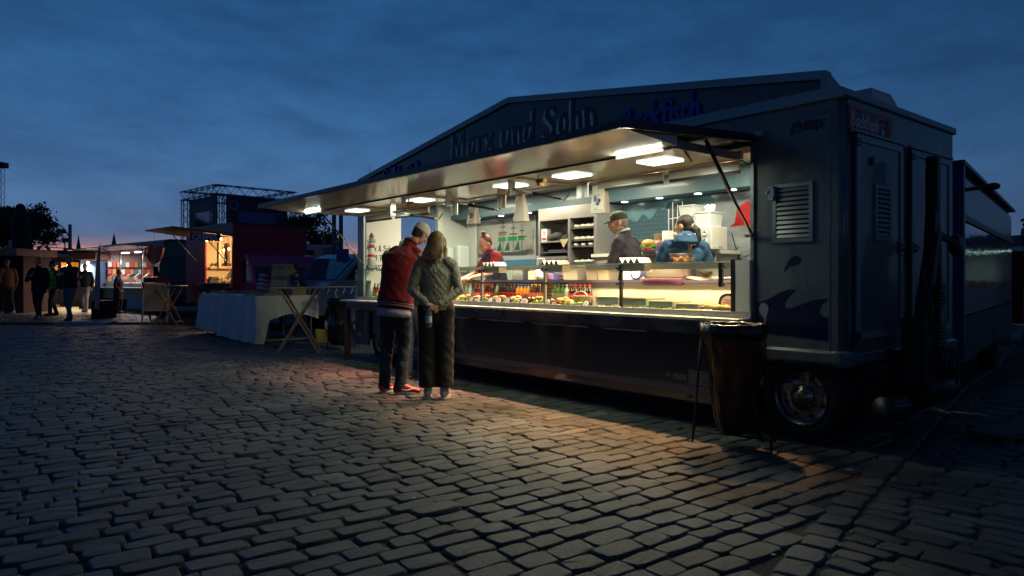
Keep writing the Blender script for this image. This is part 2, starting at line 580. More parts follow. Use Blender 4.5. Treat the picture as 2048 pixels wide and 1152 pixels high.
# ------------------------------------------------------------------ the square: joints, setts, far paving
def stone_material():
    m = bpy.data.materials.new('sett_stone')
    m.use_nodes = True
    nt = m.node_tree
    L = nt.links.new
    b = nt.nodes['Principled BSDF']
    at = nt.nodes.new('ShaderNodeAttribute'); at.attribute_name = 'tint'
    cr = nt.nodes.new('ShaderNodeValToRGB')
    e = cr.color_ramp.elements
    e[0].position = 0; e[0].color = (.050, .055, .056, 1)
    e[1].position = 1; e[1].color = (.185, .185, .165, 1)
    k = e.new(.35); k.color = (.078, .086, .088, 1)
    k = e.new(.6); k.color = (.108, .114, .110, 1)
    k = e.new(.82); k.color = (.115, .130, .122, 1)
    L(at.outputs['Fac'], cr.inputs[0])
    tc = nt.nodes.new('ShaderNodeTexCoord')
    n1 = nt.nodes.new('ShaderNodeTexNoise'); n1.inputs['Scale'].default_value = 75; n1.inputs['Detail'].default_value = 8; n1.inputs['Roughness'].default_value = .7
    n2 = nt.nodes.new('ShaderNodeTexNoise'); n2.inputs['Scale'].default_value = 1.3; n2.inputs['Detail'].default_value = 4
    n3 = nt.nodes.new('ShaderNodeTexVoronoi'); n3.inputs['Scale'].default_value = 160
    gm = nt.nodes.new('ShaderNodeNewGeometry')
    for n in (n1, n2, n3):
        L(gm.outputs['Position'], n.inputs['Vector'])
    r1 = nt.nodes.new('ShaderNodeMapRange'); r1.inputs[1].default_value = .3; r1.inputs[2].default_value = .7; r1.inputs[3].default_value = .42; r1.inputs[4].default_value = 1.35
    L(n1.outputs['Fac'], r1.inputs[0])
    r2 = nt.nodes.new('ShaderNodeMapRange'); r2.inputs[1].default_value = .3; r2.inputs[2].default_value = .7; r2.inputs[3].default_value = .62; r2.inputs[4].default_value = 1.22
    L(n2.outputs['Fac'], r2.inputs[0])
    mu = nt.nodes.new('ShaderNodeMath'); mu.operation = 'MULTIPLY'
    L(r1.outputs[0], mu.inputs[0]); L(r2.outputs[0], mu.inputs[1])
    sc = nt.nodes.new('ShaderNodeVectorMath'); sc.operation = 'SCALE'
    L(cr.outputs[0], sc.inputs[0]); L(mu.outputs[0], sc.inputs[3])
    L(sc.outputs[0], b.inputs['Base Color'])
    rr = nt.nodes.new('ShaderNodeMapRange'); rr.inputs[1].default_value = .3; rr.inputs[2].default_value = .7; rr.inputs[3].default_value = .32; rr.inputs[4].default_value = .66
    L(n1.outputs['Fac'], rr.inputs[0]); L(rr.outputs[0], b.inputs['Roughness'])
    b.inputs['Specular IOR Level'].default_value = .5
    ad = nt.nodes.new('ShaderNodeMath'); ad.operation = 'MULTIPLY_ADD'; ad.inputs[1].default_value = .25
    L(n3.outputs['Distance'], ad.inputs[0]); L(n1.outputs['Fac'], ad.inputs[2])
    bp = nt.nodes.new('ShaderNodeBump'); bp.inputs['Strength'].default_value = .9; bp.inputs['Distance'].default_value = .010
    L(ad.outputs[0], bp.inputs['Height']); L(bp.outputs[0], b.inputs['Normal'])
    return m
stone = stone_material()
m_joint = mat('joint_dirt', (.05, .05, .042), .95, var=(6, .5), bump=(60, .9), dist=.01)

def far_paving():
    m = bpy.data.materials.new('far_paving')
    m.use_nodes = True
    nt = m.node_tree; L = nt.links.new
    b = nt.nodes['Principled BSDF']
    gm = nt.nodes.new('ShaderNodeNewGeometry')
    mp = nt.nodes.new('ShaderNodeMapping'); mp.inputs['Rotation'].default_value = (0, 0, R(-36))
    L(gm.outputs['Position'], mp.inputs[0])
    br = nt.nodes.new('ShaderNodeTexBrick')
    br.inputs['Scale'].default_value = 1; br.inputs['Brick Width'].default_value = .24; br.inputs['Row Height'].default_value = .16
    br.inputs['Mortar Size'].default_value = .012; br.inputs['Color1'].default_value = (.12, .12, .12, 1); br.inputs['Color2'].default_value = (.2, .19, .17, 1)
    br.inputs['Mortar'].default_value = (.04, .04, .04, 1)
    L(mp.outputs[0], br.inputs['Vector']); L(br.outputs['Color'], b.inputs['Base Color'])
    bp = nt.nodes.new('ShaderNodeBump'); bp.inputs['Strength'].default_value = .6; bp.inputs['Distance'].default_value = .02
    L(br.outputs['Fac'], bp.inputs['Height']); bp.invert = True
    L(bp.outputs[0], b.inputs['Normal'])
    b.inputs['Roughness'].default_value = .6
    return m
g = MB(); g.add([(-600, -60, -.018), (600, -60, -.018), (600, 1200, -.018), (-600, 1200, -.018)], [(0, 1, 2, 3)])
ground = tag(g.build('ground', m_joint), 'dark dirt between and below the setts of the market square', kind='structure')
FARY = 24.0
g = MB(); g.add([(-400, FARY, -.004), (400, FARY, -.004), (400, 900, -.004), (-400, 900, -.004)], [(0, 1, 2, 3)])
tag(g.build('pavement', far_paving()), 'far paved part of the square under the market stalls', kind='structure')

# the rows climb away to the right; a course of square setts divides them from the long setts at the right
DIVP = np.array([1.245, 2.98]); DIVD = np.array([.623, .782]); DIVN = np.array([.782, -.623])
def warp(p, sgn=1):
    x, y = p[:, 0], p[:, 1]
    return np.stack([x + .05 * np.sin(y * .5 + 1.3) + .02 * np.sin(x * 1.3 + y * .6), y + .05 * np.sin(x * .5 + .4) + .012 * np.sin(y * 1.7 - x)], 1)
def rows(ang, lmin, lmax, wmin, wmax, x0, x1, y0, y1, side, gap):
    """running-bond setts: list of (cx, cy, half length, half width, angle)"""
    ca, sa = math.cos(ang), math.sin(ang)
    # region in row coordinates
    cs = [(x * ca + y * sa, -x * sa + y * ca) for x in (x0, x1) for y in (y0, y1)]
    a0, a1 = min(c[0] for c in cs), max(c[0] for c in cs)
    b0, b1 = min(c[1] for c in cs), max(c[1] for c in cs)
    out = []
    b = b0
    while b < b1:
        w = rng.uniform(wmin, wmax)
        n = int((a1 - a0) / lmin) + 2
        ls = rng.uniform(lmin, lmax, n)
        ls[rng.random(n) < .08] *= .72
        st = a0 + rng.uniform(-lmax, 0) + np.concatenate([[0], np.cumsum(ls)[:-1]])
        if side > 0:      # each row butts against the dividing course
            px_, py_ = -(b + w / 2) * sa, (b + w / 2) * ca
            dd = ca * DIVN[0] + sa * DIVN[1]
            ai = (.092 - ((px_ - DIVP[0]) * DIVN[0] + (py_ - DIVP[1]) * DIVN[1])) / dd
            ls[0] = rng.uniform(.6, 1.05) * lmin
            st = ai - np.cumsum(ls)
        c = st + ls / 2
        X = c * ca - (b + w / 2) * sa
        Y = c * sa + (b + w / 2) * ca
        k = np.stack([X, Y, ls / 2 - gap * rng.uniform(.35, .75, n), np.full(n, w / 2) - gap * rng.uniform(.35, .75, n), np.full(n, ang)], 1)
        out.append(k)
        b += w
    s = np.concatenate(out)
    d = (s[:, 0] - DIVP[0]) * DIVN[0] + (s[:, 1] - DIVP[1]) * DIVN[1]
    keep = (d < -.09) if side < 0 else (d > .095)
    Yc = s[:, 1]
    keep &= (Yc > 1.9) & (Yc < FARY + .1) & (np.abs(s[:, 0]) < .80 * Yc + 1.1) & (s[:, 0] > x0 - .3)
    # nothing is laid where the trailers' floors hide the square for good
    t = s[:, 0] * VX + s[:, 1] * VY; u = s[:, 0] * UX + s[:, 1] * UY
    keep &= ~((t > 7.4) & (u > -9.3) & (u < -2.6))
    return s[keep]
A = rows(R(36.5), .155, .265, .115, .155, -19, 16, 1.9, FARY, -1, .0115)
B = rows(R(131), .24, .37, .095, .128, 0, 19, 1.9, FARY, 1, .015)
# the dividing course
ds = []
q = -2.0
while q < 22:
    L_ = rng.uniform(.15, .2)
    c = DIVP + DIVD * (q + L_ / 2)
    if 1.9 < c[1] < FARY:
        ds.append([c[0], c[1], L_ / 2 - .011, .075, math.atan2(DIVD[1], DIVD[0])])
    q += L_
S = np.concatenate([A, B, np.array(ds)])
S[:, :2] = warp(S[:, :2])
S[:, 4] += rng.normal(0, .016, len(S))
S[:, 0] += rng.normal(0, .004, len(S)); S[:, 1] += rng.normal(0, .004, len(S))
S[:, 3] *= rng.uniform(.93, 1.02, len(S))
NPT = 10
def stones(S, seed=1):
    r = np.random.default_rng(seed)
    n = len(S)
    an = np.linspace(0, 2 * PI, NPT, endpoint=False) + .31
    c, s_ = np.cos(an), np.sin(an)
    p = .26
    ex = np.sign(c) * np.abs(c) ** p; ey = np.sign(s_) * np.abs(s_) ** p
    jx = 1 + r.normal(0, .045, (n, NPT)); jy = 1 + r.normal(0, .05, (n, NPT))
    jx = np.clip(jx, .86, 1.07); jy = np.clip(jy, .84, 1.08)
    lx = S[:, 2:3] * ex * jx; ly = S[:, 3:4] * ey * jy
    top = r.normal(0, .0030, n); tx = r.normal(0, .020, n); ty = r.normal(0, .024, n)
    rough = r.normal(0, .0013, (n, NPT))
    V = np.zeros((n, 3 * NPT + 1, 3))
    def ring(k, sc_, inset, z, w):
        x = np.sign(lx) * np.maximum(np.abs(lx) * sc_ - inset, .004); y = np.sign(ly) * np.maximum(np.abs(ly) * sc_ - inset, .004)
        V[:, k * NPT:(k + 1) * NPT, 0] = x; V[:, k * NPT:(k + 1) * NPT, 1] = y
        V[:, k * NPT:(k + 1) * NPT, 2] = z + top[:, None] + w * (x * tx[:, None] + y * ty[:, None] + rough)
    ring(0, 1.0, -.003, -.045, 0)
    ring(1, 1.0, .0003, -.0070, 1)
    ring(2, 1.0, .0060, -.0006, 1)
    V[:, 3 * NPT, 2] = .0004 + top + r.normal(0, .0012, n)
    ca, sa = np.cos(S[:, 4])[:, None], np.sin(S[:, 4])[:, None]
    X = V[:, :, 0] * ca - V[:, :, 1] * sa
    Y = V[:, :, 0] * sa + V[:, :, 1] * ca
    V[:, :, 0] = X; V[:, :, 1] = Y
    j = np.arange(NPT); j2 = (j + 1) % NPT
    q1 = np.stack([j, j2, NPT + j2, NPT + j], 1)
    q2 = q1 + NPT
    t3 = np.stack([2 * NPT + j, 2 * NPT + j2, np.full(NPT, 3 * NPT)], 1)
    return V, np.concatenate([q1, q2]), t3
def np_mesh(name, V, quads, tris, tint):
    n, k = V.shape[:2]
    me = bpy.data.meshes.new(name)
    me.vertices.add(n * k)
    me.vertices.foreach_set('co', V.reshape(-1).astype(np.float32))
    off = (np.arange(n) * k)[:, None, None]
    Q = (quads[None] + off).reshape(-1); T = (tris[None] + off).reshape(-1)
    nq, ntr = n * len(quads), n * len(tris)
    me.loops.add(len(Q) + len(T))
    me.loops.foreach_set('vertex_index', np.concatenate([Q, T]).astype(np.int32))
    me.polygons.add(nq + ntr)
    st = np.concatenate([np.arange(nq) * 4, nq * 4 + np.arange(ntr) * 3]).astype(np.int32)
    me.polygons.foreach_set('loop_start', st)
    me.polygons.foreach_set('use_smooth', np.concatenate([np.ones(nq, dtype=bool), np.zeros(ntr, dtype=bool)]))
    at = me.attributes.new('tint', 'FLOAT', 'POINT')
    at.data.foreach_set('value', np.repeat(tint, k).astype(np.float32))
    me.update(calc_edges=True)
    me.materials.append(stone)
    return me
tint = np.clip(rng.beta(2.2, 2.4, len(S)), 0, 1)
# the 300 that show largest in the photograph become parts, the rest one mass
inview = (np.abs(S[:, 0]) / S[:, 1] < .75) & (S[:, 1] > 2.72)
tt = S[:, 0] * VX + S[:, 1] * VY
score = S[:, 2] * S[:, 3] / S[:, 1] ** 3
score[~inview] = 0
order = np.argsort(-score)
near, rest = order[:300], order[300:]
V, Q_, T_ = stones(S[near], 3)
for i in range(len(near)):
    me = np_mesh('cobble', V[i:i + 1], Q_, T_, tint[near[i]:near[i] + 1])
    o = bpy.data.objects.new('cobble', me)
    o.location = (S[near[i], 0], S[near[i], 1], 0)
    o.parent = ground
    COL.objects.link(o)
V, Q_, T_ = stones(S[rest], 4)
V[:, :, 0] += S[rest, 0][:, None]; V[:, :, 1] += S[rest, 1][:, None]
o = bpy.data.objects.new('cobbles', np_mesh('cobbles', V, Q_, T_, tint[rest]))
o.parent = ground
COL.objects.link(o)
tag(o, 'weathered grey setts laid in staggered rows across the square', kind='stuff')
print('setts', len(S))

# ------------------------------------------------------------------ shared materials
m_body = mat('trailer_paint', (.12, .145, .16), .30, coat=.35, var=(5, .16), rvar=.10, stretch=(1, 1, .25), bump=(2.2, .12), dist=.02)
m_trim = mat('satin_aluminium', (.33, .36, .37), .38, .75, rvar=.1)
m_trim2 = mat('painted_trim', (.28, .34, .38), .35, .2)
m_dark = mat('black_metal', (.012, .012, .014), .45, .3, rvar=.1)
m_black = mat('black_plastic', (.012, .012, .013), .42)
m_rubber = mat('rubber', (.009, .009, .009), .8, bump=(40, .4))
m_steel = mat('brushed_steel', (.50, .48, .45), .32, .75, var=(1.2, .06), rvar=.05)
m_steel_d = mat('dull_steel', (.26, .26, .26), .42, .9, var=(4, .2))
m_chrome = mat('chrome_rim', (.26, .25, .24), .30, 1.0, rvar=.08)
m_cream = mat('glossy_cream_panel', (.84, .72, .58), .13, coat=.4, spec=.5, var=(.9, .04))
m_white = mat('white_panel', (.70, .67, .60), .35, var=(1.5, .03))
m_wall_in = mat('inside_wall', (.52, .56, .50), .35, var=(1.0, .04))
m_blue_in = mat('grey_blue_panel', (.06, .115, .145), .42, coat=.1, var=(1.5, .08))
m_navy = mat('navy_vinyl', (.006, .010, .045), .30, coat=.2)
m_skirt = mat('skirt_paint', (.048, .046, .050), .14, coat=.5, rvar=.05)
m_stripe = mat('stripe_grey', (.15, .14, .165), .3)
m_led = mat('led_panel', (.9, .9, .9), emit=(.92, 1.0, .88), es=1.7)
m_led_w = mat('warm_lamp', (.9, .9, .9), emit=(1.0, .62, .46), es=30)
m_glass = glass_mat('clear_glass', (.93, .97, .95))
m_glass_edge = mat('glass_edge', (.10, .42, .34), .12, trans=.4)
m_win = glass_mat('window_glass', (.22, .26, .28))
m_skin = mat('skin', (.56, .29, .19), .5, var=(9, .1), bump=(60, .15), dist=.003)
m_skin2 = mat('ruddy_skin', (.55, .28, .19), .5, var=(9, .14), bump=(60, .15), dist=.003)
m_wood = mat('wood', (.30, .21, .14), .55, var=(4, .35), stretch=(1, 1, 9), bump=(14, .3))
m_wood_l = mat('pale_wood', (.42, .32, .2), .6, var=(5, .25), stretch=(6, 1, 1))
m_paper = mat('paper', (.78, .76, .72), .7, bump=(14, .5), dist=.006)
m_letter = mat('letter_black', (.009, .010, .016), .35)
m_letter_side = mat('letter_edge', (.80, .84, .90), .5)
m_letter_blue = mat('letter_blue', (.012, .06, .46), .35)

# ------------------------------------------------------------------ the fish stall trailer
XR, XL = -2.29, -9.62          # right and left ends
DEP = 2.03
OX0, OX1 = -9.42, -2.985       # serving hatch
ZB, ZT, ZH = .60, 2.5, 2.26
trailer = tthing('food_trailer', 'long grey-blue fish stall trailer with raised lit serving hatch and gabled name board', 'food trailer', -6, 1.0)
OFF = (6, -1.0, 0)
def tp(name, mb, mats, parent=None, **k):
    if parent is None:
        return mb.build(name, mats, trailer, OFF, **k)
    return mb.build(name, mats, parent, (0, 0, 0), **k)
b = MB()
b.box(OX1, XR - .05, 0, .04, ZB + .08, ZT)                      # front right
b.box(XL, OX1, 0, .04, ZH, ZT)                            # band over the hatch
b.box(XL, OX0, 0, .04, .3, ZH)                            # left post
b.box(OX0, OX1, .01, .05, .32, .86)                       # wall under the hatch
b.box(XR - .04, XR, .05, DEP, ZB + .05, ZT)               # right end
b.box(XL, XR - .04, DEP - .04, DEP, ZB, ZT)               # back
b.box(XL, XL + .04, .04, .72, .3, ZT)                     # left end, before and behind its doorway
b.box(XL, XL + .04, 1.40, DEP - .04, .3, ZT)
b.box(XL, XL + .04, .72, 1.40, 2.2, ZT)
tp('body', b, m_body)
b = MB(); b.lathe([(.05, ZB), (.05, ZT - .02)], (XR - .05, .05, 0), 20)
tp('corner_column', b, m_body)
b = MB()
b.prism([(XR + .02, ZT - .02), (XR + .02, ZT + .035), (XR - .03, ZT + .06), (XL, ZT + .06), (XL - .03, ZT + .03), (XL - .03, ZT - .02)][::-1], -.035, DEP + .03)
tp('roof', b, m_trim2, bevel=.012)
b = MB(); b.box(XL + .04, XR - .04, .05, DEP - .04, .36, .42)
tp('floor_panel', b, m_steel_d)
b = MB(); b.box(XL + .04, XR - .04, .045, DEP - .045, 2.42, 2.45)
tp('ceiling_panel', b, m_white)
# lower mouldings
b = MB()
b.prism([(-.03, ZB), (-.034, ZB + .012), (-.034, ZB + .075), (-.004, ZB + .092), (.05, ZB + .092), (.05, ZB - .02), (0, ZB - .02)][::-1], XR - .02, OX1, plane='yz')
b.prism([(XR + .006, ZB - .02), (XR + .034, ZB), (XR + .034, ZB + .07), (XR + .006, ZB + .085)], .03, DEP)
b.lathe([(.07, ZB - .025), (.085, ZB - .005), (.086, ZB + .085), (.07, ZB + .095)], (XR - .05, .05, 0), 20)
tp('lower_moulding', b, m_body, bevel=.006, fix=True)
b = MB(); b.box(OX1, XR - .11, -.0035, 0, ZB + .094, ZB + .099); b.box(XR - .112, XR - .107, -.004, 0, ZB + .099, ZT - .35)
tp('trim_line', b, m_trim)
# corner brackets
b = MB()
b.box(XR + .001, XR + .01, .07, .12, ZB + .07, ZB + .17); b.box(XR + .001, XR + .01, .05, .10, 2.2, 2.38)
b.tube([(XR + .01, .07, ZB + .16), (XR + .03, .13, ZB + .165)], .012)
tp('corner_bracket', b, m_black)

# chassis and running gear seen dimly below
b = MB()
for y in (.35, 1.6):
    b.box(XL + .3, XR - .1, y, y + .06, .42, .56)
b.box(XR - .3, XR - .15, .1, 1.9, .44, .56)
b.bar((-2.62, .1, .34), (-2.62, 1.9, .34), .07)
b.bar((-8.87, .1, .34), (-8.87, 1.9, .34), .07)
b.box(-3.6, -3.2, .3, 1.7, .34, .5)
b.box(-8.2, -4.0, 1.0, 1.5, .34, .42)
tp('chassis', b, m_dark)
def wheel(cx):
    t = MB()
    R_, r_ = .333, .205
    t.lathe([(r_, .0), (r_ + .02, -.008), (R_ - .03, -.006), (R_ - .008, .02), (R_, .05), (R_, .15), (R_ - .01, .19), (R_ - .04, .21), (r_, .21), (r_, .0)], (0, 0, 0), 40, axis='y', caps=False)
    for k in range(26):          # tread blocks
        a = 2 * PI * k / 26
        t.M = Matrix.Rotation(a, 4, 'Y')
        t.box(-.028, .028, .045, .1, R_ - .005, R_ + .006); t.box(-.03, .02, .108, .165, R_ - .005, R_ + .006)
    t.M = Matrix.Identity(4)
    w = MB()
    w.lathe([(.206, -.012), (.210, -.004), (.196, .004), (.188, .022), (.182, .05), (.176, .058), (.13, .05), (.10, .052), (.086, .034), (.084, .012), (.055, .006), (.052, -.012), (.044, -.02), (.0, -.024)], (0, 0, 0), 48, axis='y', caps=False)
    root_t = tp('wheel', t, m_rubber)
    root_t.location = (cx + OFF[0], .01 + OFF[1], .333)
    rim = w.build('rim', m_chrome, root_t)
    h = MB()
    for k in range(8):
        a = 2 * PI * (k + .5) / 8
        h.lathe([(.017, .047), (.015, .058)], (.147 * math.cos(a), 0, .147 * math.sin(a)), 12, axis='y')
    for k in range(10):
        a = 2 * PI * k / 10
        h.lathe([(.007, .0), (.006, .012)], (.070 * math.cos(a), 0, .070 * math.sin(a)), 6, axis='y')
    h.build('rim_hole', m_black, root_t)
    c = MB(); c.lathe([(.0, -.027), (.036, -.026), (.042, -.018)], (0, 0, 0), 20, axis='y', caps=False); c.box(-.03, .03, -.029, -.02, -.002, .002)
    c.build('hub_cap', mat('brass_hub', (.30, .17, .07), .35, .8), root_t)
    return root_t
wheel(-2.62); wheel(-8.87)
b = MB(); b.lathe([(.33, .25), (.33, .42)], (-2.62, 0, .333), 32, axis='y'); b.lathe([(.33, 1.6), (.33, 1.78)], (-2.62, 0, .333), 32, axis='y')
tp('inner_tyre', b, m_rubber)
# finned cylinder lying under the end, air tank, hoses, board on the ground
b = MB()
c0 = TL(-1.95, .15, .12); 
b.lathe([(.0, 0), (.085, 0), (.085, .02), (.075, .02), (.075, .26), (.03, .3), (0, .3)], (-2.02, -.02, .33), 20, axis='y')
for k in range(12):
    a = 2 * PI * k / 12
    b.box(-2.02 + .076 * math.cos(a) - .006, -2.02 + .076 * math.cos(a) + .006, .02, .24, .33 + .076 * math.sin(a) - .006, .33 + .076 * math.sin(a) + .006)
b.lathe([(0, .75), (.11, .77), (.13, .8), (.13, 1.3), (.11, 1.33), (0, 1.35)], (-2.12, 0, .36), 20, axis='y')
b.box(-2.25, -2.2, .62, .68, .15, .6)
b.tube([(-2.2, .2, .6), (-2.1, .22, .5), (-2.15, .3, .36), (-2.02, .3, .33)], .012)
b.tube([(-2.2, .9, .58), (-2.02, .95, .48), (-2.08, 1.0, .42)], .012)
tp('undercarriage_parts', b, m_dark)

# roof hood
b = MB()
hx0, hx1 = -3.5, -2.50
poly = [(.95, ZT + .03), (.94, ZT + .16), (.90, ZT + .245), (1.27, ZT + .25), (1.40, ZT + .175), (1.33, ZT + .03)]
b.prism(poly, hx0, hx1, plane='yz')
b.box(hx0 + .1, hx1 - .1, 1.0, 1.3, ZT + .02, ZT + .06)
tp('roof_hood', b, mat('galvanised', (.72, .70, .74), .6, 0, var=(2, .15)), bevel=.006, fix=True)
# gabled name board over the hatch, hinged along the roof edge
gx0, gx1, gm = XL - .0, -2.43, -6.02
g0, g1, gt = 2.545, 2.675, 3.205
b = MB()
b.prism([(gx0, g0), (gx1, g0), (gx1, g1), (gm, gt), (gx0, g1 + .01)], .022, .045)
board = tp('name_board', b, mat('board_paint', (.060, .086, .115), .35, coat=.25, var=(1.5, .08)), fix=True)
b = MB()
fw = .062
def edge(p, q, w=fw, y=.010):
    b.bar((p[0], y + .018, p[1]), (q[0], y + .018, q[1]), .05, w, up=(0, 1, 0))
for p, q in (((gx0, g1 + .01), (gm, gt)), ((gm, gt), (gx1, g1))):
    d = Vector((q[0] - p[0], 0, q[1] - p[1])).normalized()
    b.bar((p[0], .02, p[1] - .01), (q[0], .02, q[1] - .01), .055, fw)
b.box(gx1 - .03, gx1 + .02, -.008, .05, g0, g1 + .01)
b.box(gx0 - .02, gx0 + .02, -.008, .05, g0, g1 + .01)
b.box(gx0, gx1, -.03, .05, g0 - .055, g0 - .003)
tp('board_frame', b, m_trim2)
b = MB(); b.prism([(.05, g0 - .02), (.05, g1), (.42, g0 - .02)], gx1 - .02, gx1 + .015, plane='yz'); b.prism([(.05, g0 - .02), (.05, g1), (.42, g0 - .02)], gx0 - .015, gx0 + .02, plane='yz')
for x in (-4.3, -6.0, -7.8):
    b.bar((x, .05, 2.9), (x, .5, ZT + .05), .04)
tp('board_brace', b, m_trim2)
# lettering on the board
kx_ = 2.48 / hand_width('Marx und Sohn')
for pre, wd in (('', 'Marx'), ('Marx ', 'und'), ('Marx und ', 'Sohn')):
    x_ = hand_width(pre) * kx_; w_ = hand_width(wd) * kx_
    b = MB(); hand_text(b, wd, -7.13 + x_, 2.69, .305, .046, .0165, .0215, 0, 0, width=w_); o = tp('lettering', b, m_letter); o['label'] = 'dark name lettering on the gabled board'
    b = MB(); hand_text(b, wd, -7.167 + x_, 2.667, .305, .046, .0203, .0218, 0, 0, width=w_); tp('letter_shadow', b, m_letter_side)
b = MB(); hand_text(b, 'Backfisch', -4.33, 2.56, .20, .034, -.004, .022, 0, 0, width=.86)
tp('lettering', b, m_letter_blue)
b = MB(); hand_text(b, 'Fischbrötchen', -8.83, 2.56, .19, .030, -.004, .022, 0, 0, width=1.2)
tp('lettering', b, m_letter_blue)
b = MB(); hand_text(b, 'Fischfeinkost seit 1956', -6.75, 2.562, .085, .012, .014, .022, 0, 0, width=1.65)
tp('lettering', b, m_letter)
# thin aerial at the left end
b = MB(); b.tube([(-9.55, .2, 2.5), (-9.62, .2, 2.92)], .004, 5); tp('aerial', b, m_black)

# maker's mark on the front
b = MB()
Mx = Matrix.Translation((-2.70, -.003, 2.305)) @ Matrix.Rotation(R(3), 4, 'Y') @ UPRIGHT
text_mesh(b, 'EVERS', .085, Mx, shear=.35, spacing=.86, wide=1.25, bold=.0028, extrude=.001)
b.bar((-2.70, -.003, 2.288), (-2.45, -.003, 2.293), .002, .006)
for x in (-2.68, -2.49):
    b.lathe([(.012, -.004), (.012, 0)], (x, 0, 2.283), 14, axis='y')
tp('maker_emblem', b, m_letter)
b = MB(); b.box(-2.40, -2.345, -.0025, 0, 2.16, 2.42); b.box(-2.62, -2.40, -.002, 0, 2.385, 2.42)
tp('faded_patch', b, mat('faded_paint', (.105, .135, .155), .4))

# louvred vents
def vent(name, x0, x1, z0, z1, n, M, parent=None):
    f = MB(); f.M = M
    fw = .028
    f.box(x0, x1, -.016, 0, z0, z0 + fw); f.box(x0, x1, -.016, 0, z1 - fw, z1)
    f.box(x0, x0 + fw, -.016, 0, z0 + fw, z1 - fw); f.box(x1 - fw, x1, -.016, 0, z0 + fw, z1 - fw)
    fr = tp(name, f, m_trim) if parent is None else f.build(name, m_trim, parent)
    k = MB(); k.M = M; k.box(x0 + fw, x1 - fw, -.003, -.001, z0 + fw, z1 - fw)
    k.build('vent_back', m_black, fr)
    step = (z1 - z0 - 2 * fw) / n
    me = None
    for i in range(n):
        z = z0 + fw + (i + .5) * step
        if me is None:
            s = MB(); s.M = M
            s.prism([(-.016, -step * .34), (-.012, -step * .34), (-.003, step * .30), (-.007, step * .30)], x0 + fw, x1 - fw, plane='yz')
            o = s.build('slat', m_trim, fr, fix=True)
            me = o.data
            o.location = (0, 0, z)
        else:
            o = bpy.data.objects.new('slat', me); COL.objects.link(o); o.parent = fr; o.location = (0, 0, z)
    return fr
vent('vent', -2.83, -2.515, 1.478, 1.915, 11, Matrix.Identity(4))
b = MB()
b.box(-2.86, -2.80, -.03, -.016, 1.80, 1.905); b.tube([(-2.875, -.028, 1.86), (-2.84, -.028, 1.86)], .018)
b.prism([(-2.845, 1.84), (-2.815, 1.905), (-2.80, 1.85), (-2.815, 1.80)], -.042, -.03)
tp('vent_latch', b, m_trim2)

# wave and droplet decals
b = MB()
wave = [(OX1 + .015, .795), (OX1 + .015, 1.02)]
wave += _sm([(OX1 + .015, 1.02), (-2.86, 1.055), (-2.78, 1.10), (-2.71, 1.125), (-2.655, 1.125)])[1:]
wave += _sm([(-2.655, 1.125), (-2.70, 1.08), (-2.735, 1.04), (-2.735, .995), (-2.70, .985), (-2.60, 1.02), (-2.50, 1.055), (-2.41, 1.062)])[1:]
wave += _sm([(-2.41, 1.062), (-2.46, 1.02), (-2.475, .97), (-2.45, .935), (-2.41, .93)])[1:]
wave += [(-2.41, .765)]
b.prism(wave, -.0035, 0)
drop = _sm([(-2.745, 1.262), (-2.72, 1.32), (-2.68, 1.365), (-2.635, 1.375), (-2.615, 1.345), (-2.64, 1.31), (-2.70, 1.30), (-2.745, 1.262)])[:-1]
b.prism(drop, -.0035, 0)
tp('wave_decal', b, m_navy, fix=True)
b = MB()
b.prism(_sm([(-2.905, .85), (-2.91, .91), (-2.945, .95), (-2.94, 1.0), (-2.91, 1.02), (-2.875, 1.0), (-2.87, .96), (-2.885, .92), (-2.89, .87), (-2.905, .85)])[:-1], -.006, -.0038)
tp('droplet_decal', b, m_trim, fix=True)

# right end: doors, sign
def end_door(y0, y1, z0, z1, hy, with_vent):
    # the door lies in the plane x = XR, spanning y
    M = Matrix.Translation((XR + .012, 0, 0)) @ Matrix.Rotation(R(90), 4, 'Z')      # local x -> y, local -y -> +x
    d = MB(); d.M = M
    d.box(y0, y1, -.012, .010, z0, z1)
    o = tp('door', d, m_body)
    o['label'] = 'grey trailer door with a louvred vent' if with_vent else 'plain grey trailer door'
    f = MB(); f.M = M
    w = .05
    f.box(y0, y1, -.022, -.012, z1 - w, z1); f.box(y0, y1, -.022, -.012, z0, z0 + w)
    f.box(y0, y0 + w, -.022, -.012, z0 + w, z1 - w); f.box(y1 - w, y1, -.022, -.012, z0 + w, z1 - w)
    f.box(y0 - .06, y1 + .02, -.035, .0, z1 + .006, z1 + .022)
    f.build('door_frame', m_trim2, o)
    h = MB(); h.M = M
    h.box(hy - .032, hy + .032, -.028, -.0225, 1.40, 1.50)
    h.tube([(hy, -.03, 1.42), (hy, -.045, 1.45), (hy, -.03, 1.48)], .008)
    h.build('door_handle', m_trim, o)
    k = MB(); k.M = M
    for z in (z0 + .03, z1 - .06):
        k.box(y0 - .035, y0 + .03, -.034, -.0225, z - .025, z + .025)
    k.build('hinge', m_black, o)
    g_ = MB(); g_.M = M
    g_.box(y0 - .012, y0, -.001, .002, z0, z1); g_.build('door_seal', m_black, o)
    return o, M
dr, M1 = end_door(.12, .90, .775, 2.235, .865, True)
dr2, M1 = end_door(1.07, 1.90, .775, 2.235, 1.13, False)
b = MB(); b.M = M1; b.box(.34, .37, -.03, -.012, 2.03, 2.09); b.build('door_hook', m_black, dr)
vent('vent', .40, .68, 1.49, 1.90, 10, Matrix.Translation((XR + .024, 0, 0)) @ Matrix.Rotation(R(90), 4, 'Z'), parent=None)
